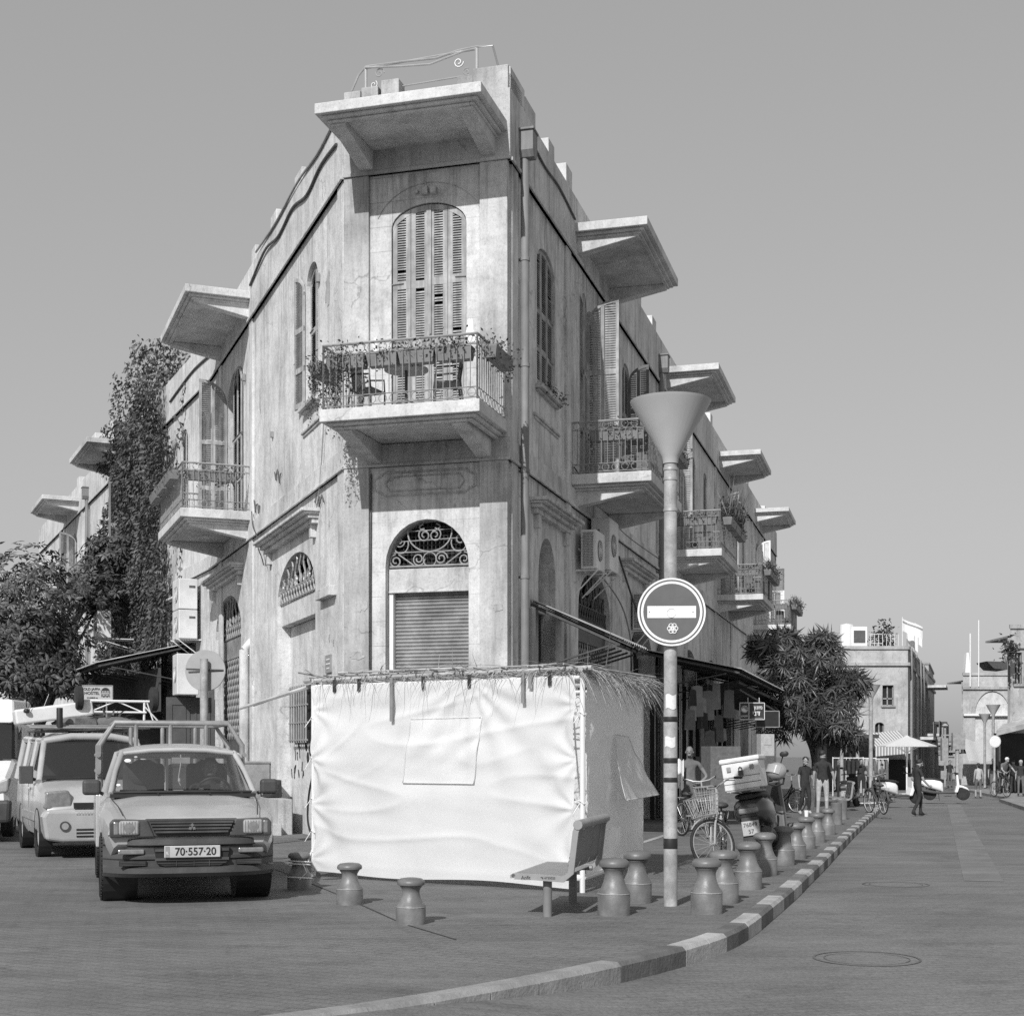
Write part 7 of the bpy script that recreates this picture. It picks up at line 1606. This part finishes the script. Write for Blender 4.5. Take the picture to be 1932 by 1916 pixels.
# ================= far buildings =================
m_far = wall_mat('far_pale_stone', .46, .15, .15, 13., .1); m_far2 = wall_mat('far_grey_stone', .38, .15, .25, 17., .1)
class Far:
    """a house standing far off: front face through two picture columns at depth Y, side face running back"""
    def __init__(s, name, lb, u0, u1, Y, vt, dep, side, m, tilt=0):
        side = side or ((u1-CX)/FP+.03, 1)
        x0, x1 = (u0-CX)/FP*Y, (u1-CX)/FP*Y; s.x0, s.x1, s.Y = x0, x1, Y; s.g = zp(0, Y)-.6; s.zt = EYE-(vt-HY)/FP*Y
        s.o = thing(name, lb, 'building', ((x0+x1)/2, Y, s.g)); s.m = m; s.k = Y/FP
        s.F = Facade((x0, Y), (1, 0), (0, -1)); d = Vector((side[0], side[1])).normalized(); s.Sd = Facade((x1, Y), d, (d.y, -d.x)); s.dep = dep
        xb = x0*(1+dep/Y)+.3 if x0 > 0 else x0; c = [(x0, Y), (x1, Y), (x1+d.x*dep, Y+d.y*dep), (xb, Y+d.y*dep)]
        mb = MB(); mb.prismz([(a, b+.4) for a, b in c], s.g, s.zt-.5); mb.build('core', m, s.o)
        s.fh, s.sh = [], []
    def X(s, u): return (u-CX)/FP*s.Y-s.x0
    def Z(s, v): return EYE-(v-HY)/FP*s.Y
    def win(s, u0, u1, v0, v1, ar=0): s.fh.append(arch(s.X(u0), s.X(u1), s.Z(v1), s.Z(v0)-ar, s.Z(v0), 8) if ar else rect(s.X(u0), s.X(u1), s.Z(v1), s.Z(v0)))
    def done(s):
        L = s.x1-s.x0
        def w(F, L, hs):
            mb = MB(F.M); mb.cut(rect(0, L, s.g, s.zt), hs, 0, .25); lay = mb.bm.loops.layers.uv.new('wall'); Mi = F.M.inverted()
            for f in mb.bm.faces:
                for l in f.loops: q = Mi @ l.vert.co; l[lay].uv = (q.x+q.y, q.z)
            mb.build('wall', s.m, s.o)
            for h in hs:
                xs_, zs_ = [a for a, _ in h], [b for _, b in h]; a, b, c, d = min(xs_), max(xs_), min(zs_), max(zs_)
                mb = MB(F.M); mb.box(a-.1, b+.1, -.35, -.25, c-.1, d+.1); mb.mi = 1
                for q in (a, (a+b)/2, b): mb.box(q-.04, q+.04, -.25, -.18, c, d)
                for q in (c, (c*2+d)/3, d): mb.box(a, b, -.25, -.18, q-.04, q+.04)
                if a < b: mb.mi = 2; mb.box(a-.1, b+.1, -.02, .12, c-.12, c-.001)
                mb.build('window', [m_dark, m_iron_l, s.m], s.o)
            mb = MB(F.M); mb.box(-.05, L+.05, -.02, .15, s.zt-1.2, s.zt-1.0); mb.box(-.05, L+.05, -.02, .1, s.zt-.15, s.zt+.06); mb.build('cornice', s.m, s.o)
        w(s.F, L, s.fh); w(s.Sd, s.dep, s.sh)
        mb = MB(); mb.box(s.x0, s.x1, s.Y+.4, s.Y+4, s.zt-.6, s.zt-.5); mb.build('roof', s.m, s.o)
f1 = Far('stone_house', 'pale stone house with a roof terrace beyond the dark tree', 1560, 1713, 92, 1220, 45, (.335, 1), m_far)
f1.win(1665, 1686, 1292, 1330); f1.win(1651, 1668, 1362, 1392, .2); f1.win(1600, 1617, 1300, 1335)
for k in range(6): f1.sh.append(arch(2+k*6, 4+k*6, 3.2, 6.0, 6.5, 6)); f1.sh.append(rect(2+k*6, 4.5+k*6, -.5, 2.0))
f1.done()
mb = MB(f1.Sd.M)
for s, z, p_, L in ((10, 2.6, 1.2, 5), (22, 3.0, 1.2, 5), (26, 7.0, 1.6, 5)): mb = MB(f1.Sd.M); mb.box(s, s+L, 0, p_, z, z+.2); mb.build('balcony', m_slab, f1.o)
for s, z, p_, L in ((10, 2.6, 1.2, 5), (22, 3.0, 1.2, 5)):
    mb = MB(f1.Sd.M)
    for k in range(12): mb.bar((s+L*k/11, p_, z+.2), (s+L*k/11, p_, z+1.2), .03, 4)
    mb.bar((s, p_, z+1.2), (s+L, p_, z+1.2), .04, 4); mb.build('balcony_rail', m_iron_l, f1.o)
for s in (1.2, 7.5, 14, 19): mb = MB(f1.Sd.M); mb.bar((s, .15, 0), (s, .15, f1.zt), .09, 6); mb.build('downpipe', m_iron_l, f1.o)
mb = MB(); zt = f1.zt; k = 92/FP
def FX(u, Y=92): return (u-CX)/FP*Y
mb.lathe([(.45, zt-.2), (.45, zt+1.6), (.001, zt+1.7)], 14, c=(FX(1611), 94, 0)); tag(mb.build('water_tank', m_swh, smooth=True), 'white water tank on the roof of the pale stone house', 'water tank')
mb = MB(); mb.cb((FX(1633), 94, zt+.7), (1.0, .8, 1.5)); mb.mi = 1; mb.cb((FX(1633), 93.58, zt+.8), (.75, .02, .8)); o = mb.build('air_conditioner', [m_swh, m_acd]); tag(o, 'white air conditioner on the roof terrace of the pale stone house', 'air conditioner')
mb = MB(); bush(mb, [(FX(1688)+R.gauss(0, .35), 95+R.gauss(0, .3), zt+.9+R.gauss(0, .4)) for _ in range(20)], 500, .22, .25); mb2 = thing('potted_shrub', 'round shrub on the roof of the pale stone house', 'plant', (FX(1688), 95, zt-.3)); mb.build('foliage', m_leaf, mb2, recalc=False)
mb = MB(); mb.bar((FX(1688), 95, zt-.4), (FX(1688), 95, zt+.8), .05, 5); mb.build('stem', m_bark, mb2)
mb = MB(); 
for i in range(9): mb.bar((FX(1650)+i*.26, 93, zt-.3), (FX(1650)+i*.26, 93, zt+.9), .02, 4)
for z in (.3, .9): mb.bar((FX(1650), 93, zt+z), (FX(1672), 93, zt+z), .025, 4)
mb.build('roof_railing', m_pvc, f1.o)
mb = MB(f1.F.M); mb.box(0, f1.X(1648), -2, -1.8, zt, zt+1.0); mb.build('parapet', m_far, f1.o)
# flags
for i, (u, v, h) in enumerate(((1703, 1178, 2.2), (1712, 1190, 1.6), (1719, 1197, 1.4), (1727, 1188, 1.9))):
    Y = 94+i*1.5; p = P(u, v, Y); o = thing('flag', ['blue striped pale flag, tallest on the stone house roof', 'second flag from left on the stone house roof', 'third flag from left on the stone house roof', 'rightmost flag on the stone house roof'][i], 'flag', (p.x, Y, zt), 0, 'flags on the stone house roof')
    mb = MB(); mb.bar((p.x-.02, Y, zt-.3), (p.x-.02, Y, p.z+.5), .025, 5); mb.build('flag_pole', m_pvc, o)
    mb = MB(); w_ = 1.3 if i == 0 else .5
    mb.grid(lambda u_, v_: (p.x+w_*u_, Y+.12*math.sin(u_*6), p.z+.4-(.8 if i == 0 else 1.1)*v_-.55*u_*(1 if i == 0 else 1.1)), 8, 6)
    for f in mb.bm.faces: f.material_index = 1 if i == 0 and abs(f.calc_center_median().z-(p.z+.4)+.55*(f.calc_center_median().x-p.x)/w_+.2) < .07 else 0
    mb.build('cloth', [m_swh, m_iron_l], o, recalc=False)
# striped awning below
m_strA, m_strB = mat('awning_stripe_pale', .6, .8, .05, 3), mat('awning_stripe_grey', .25, .8, .05, 3)
o = thing('striped_awning', 'striped market awning on the pale stone house', 'awning', P(1688, 1415, 90)); mb = MB()
a, b = P(1652, 1408, 88.5), P(1720, 1402, 88.5)
for k in range(24):
    mb.mi = k % 2; p0, p1 = a.lerp(b, k/24), a.lerp(b, (k+1)/24); up = Vector((0, 3, .85)); dn = Vector((0, 0, -.6)); mb.face([p0+up, p1+up, p1, p0]); mb.face([p0, p1, p1+dn, p0+dn])
mb.build('canvas', [m_strA, m_strB], o, recalc=False)
mb = MB(); mb.box(FX(1645), FX(1716), 91.7, 91.85, f1.g, f1.Z(1432)); mb.build('dark_shop_front', m_dark, f1.o)
f2 = Far('stone_house', 'white plastered house with a great blind arch at the right', 1817, 1990, 108, 1270, 30, None, m_far)
f2.fh.append(arch(f2.X(1840), f2.X(1905), f2.Z(1424), f2.Z(1345), f2.Z(1303), 14)); f2.done()
mb = MB(f2.F.M); mb.box(f2.X(1838), f2.X(1907), -.22, -.12, f2.g, f2.Z(1300)); mb.build('blind_arch_infill', m_slab, f2.o)
mb = MB(f2.F.M); mb.box(0, f2.X(1990), -.02, .2, f2.Z(1350)-.0, f2.Z(1346)); mb.bar((f2.X(1829), .2, f2.zt-1), (f2.X(1829), .2, f2.zt+3), .05, 5); mb.bar((f2.X(1845), .2, f2.zt-1), (f2.X(1845), .2, f2.zt+4), .04, 5); mb.prism([(f2.X(1824), f2.zt), (f2.X(1834), f2.zt), (f2.X(1831), f2.zt+1.6), (f2.X(1827), f2.zt+1.6)], -1, -.4); mb.build('roof_mast', m_swh, f2.o)
mb = MB(f2.F.M); mb.prism([(f2.X(1866), f2.Z(1246)), (f2.X(1905), f2.Z(1247)), (f2.X(1905), f2.Z(1262)), (f2.X(1880), f2.Z(1260))], -3, -.5); mb.build('shade_sail', m_iron, f2.o)
mb = MB(); mb.cb(tuple(P(1855, 1412, 106)), (3.2, .3, .7)); o = mb.build('shop_sign', m_bump); tag(o, 'dark shop sign board under the blind arch', 'sign')
text('lettering', 'ORIGINAL', frame(P(1855, 1412, 105.8), (1, 0, 0)), .5, m_swh, o, .01)
mb = MB(); mb.grid(lambda u, v: tuple(P(1828, 1424, 104).lerp(P(1900, 1424, 104), u)+Vector((0, 1.5*v, -.5+1.6*v+.1*math.sin(u*14)))), 24, 3); tag(mb.build('tarpaulin_awning', m_cloth_l, recalc=False), 'sagging pale tarpaulin awning under the blind arch', 'awning')
f3 = Far('corner_house', 'grey corner house cut off by the right edge of the picture', 1906, 2050, 76, 1180, 30, None, m_far2)
f3.win(1915, 1928, 1230, 1290); f3.done()
mb = MB(); bush(mb, [tuple(P(1906+R.gauss(0, 3), 1215+R.gauss(0, 8), 75)) for _ in range(12)], 300, .2, .2, .3); tag(mb.build('hanging_foliage', m_leaf, recalc=False), 'plant hanging from the grey corner house at the right edge', 'plant')
o = thing('shop_awning', 'pale shop awning on the corner house at the right edge', 'awning', P(1915, 1365, 72)); mb = MB(); a, b, c, d = P(1880, 1378, 72), P(1945, 1362, 70), P(1945, 1352, 76), P(1892, 1366, 76)
mb.face([a, b, c, d]); mb.face([a, b, b+Vector((0, 0, -.25)), a+Vector((0, 0, -.25))]); mb.build('sheet', m_sheetm, o, recalc=False); mb = MB(); mb.bar(P(1886, 1378, 72), foot(1886, 0, 72), .05, 6); mb.bar(P(1935, 1368, 71), foot(1935, 0, 71), .05, 6); mb.build('support', m_iron, o)
mb = MB(); mb.box((1893-CX)/FP*74, (2000-CX)/FP*74, 75, 75.5, -1, EYE+(HY-1382)/FP*74); mb.build('dark_shop_front', m_dark, f3.o)
f4 = Far('low_house', 'low flat building closing the end of the street', 1755, 1830, 135, 1395, 20, None, m_far2); f4.win(1770, 1776, 1405, 1420); f4.win(1790, 1798, 1405, 1425); f4.done()
mb = MB(); k = 130
for a, b in (((1762, 1366), (1787, 1366)), ((1785, 1366), (1785, 1425)), ((1763, 1366), (1763, 1400))): mb.bar(P(*a, k), P(*b, k), .25, 4)
tag(mb.build('steel_gantry', m_iron), 'dark steel frame standing at the end of the street', 'frame')
f5 = Far('tower_house', 'narrow taller house behind the stone house side wall', 1700, 1752, 150, 1250, 20, None, m_far2); f5.win(1735, 1742, 1290, 1305); f5.done()
f6 = Far('low_house', 'low pale building glimpsed between the left tree and the ivy', -60, 130, 75, 1205, 20, None, m_far); f6.win(60, 85, 1260, 1300); f6.done()
# clothes shop under the tree: rails of dark clothes
for i, (u, Y) in enumerate(((1600, 66), (1625, 68), (1650, 74))):
    p = fs(u, Y); o = thing('clothes_rail', ['rail of dark clothes left of the round sign', 'rail of dark clothes behind the parked motorbike', 'rail of clothes near the striped awning'][i], 'clothes rail', p); mb = MB(Matrix.Translation(p)); mb.bar((-.7, 0, 0), (-.7, 0, 1.8), .025, 5); mb.bar((.7, 0, 0), (.7, 0, 1.8), .025, 5); mb.bar((-.7, 0, 1.75), (.7, 0, 1.75), .025, 5); mb.build('rail', m_pvc, o)
    for k in range(7):
        mb = MB(Matrix.Translation(p)); x = -.6+k*.2; h = R.uniform(.7, 1.2); mb.prism([(x-.07, 1.72-h), (x+.07, 1.72-h), (x+.06, 1.6), (x, 1.73), (x-.06, 1.6)], -.2, .2); mb.build('garment', [m_cloth_d, m_cloth_m, m_cloth_l][R.randrange(3)], o)
mb = MB(); mb.box(FX(1560, 78), FX(1650, 78), 78, 82, zp(0, 78)-.3, 2.4); mb.box(FX(1556, 76), FX(1654, 76), 75.5, 82, 2.4, 2.6); tag(mb.build('market_stall', m_bump), 'dark market stall behind the clothes rails', 'stall')
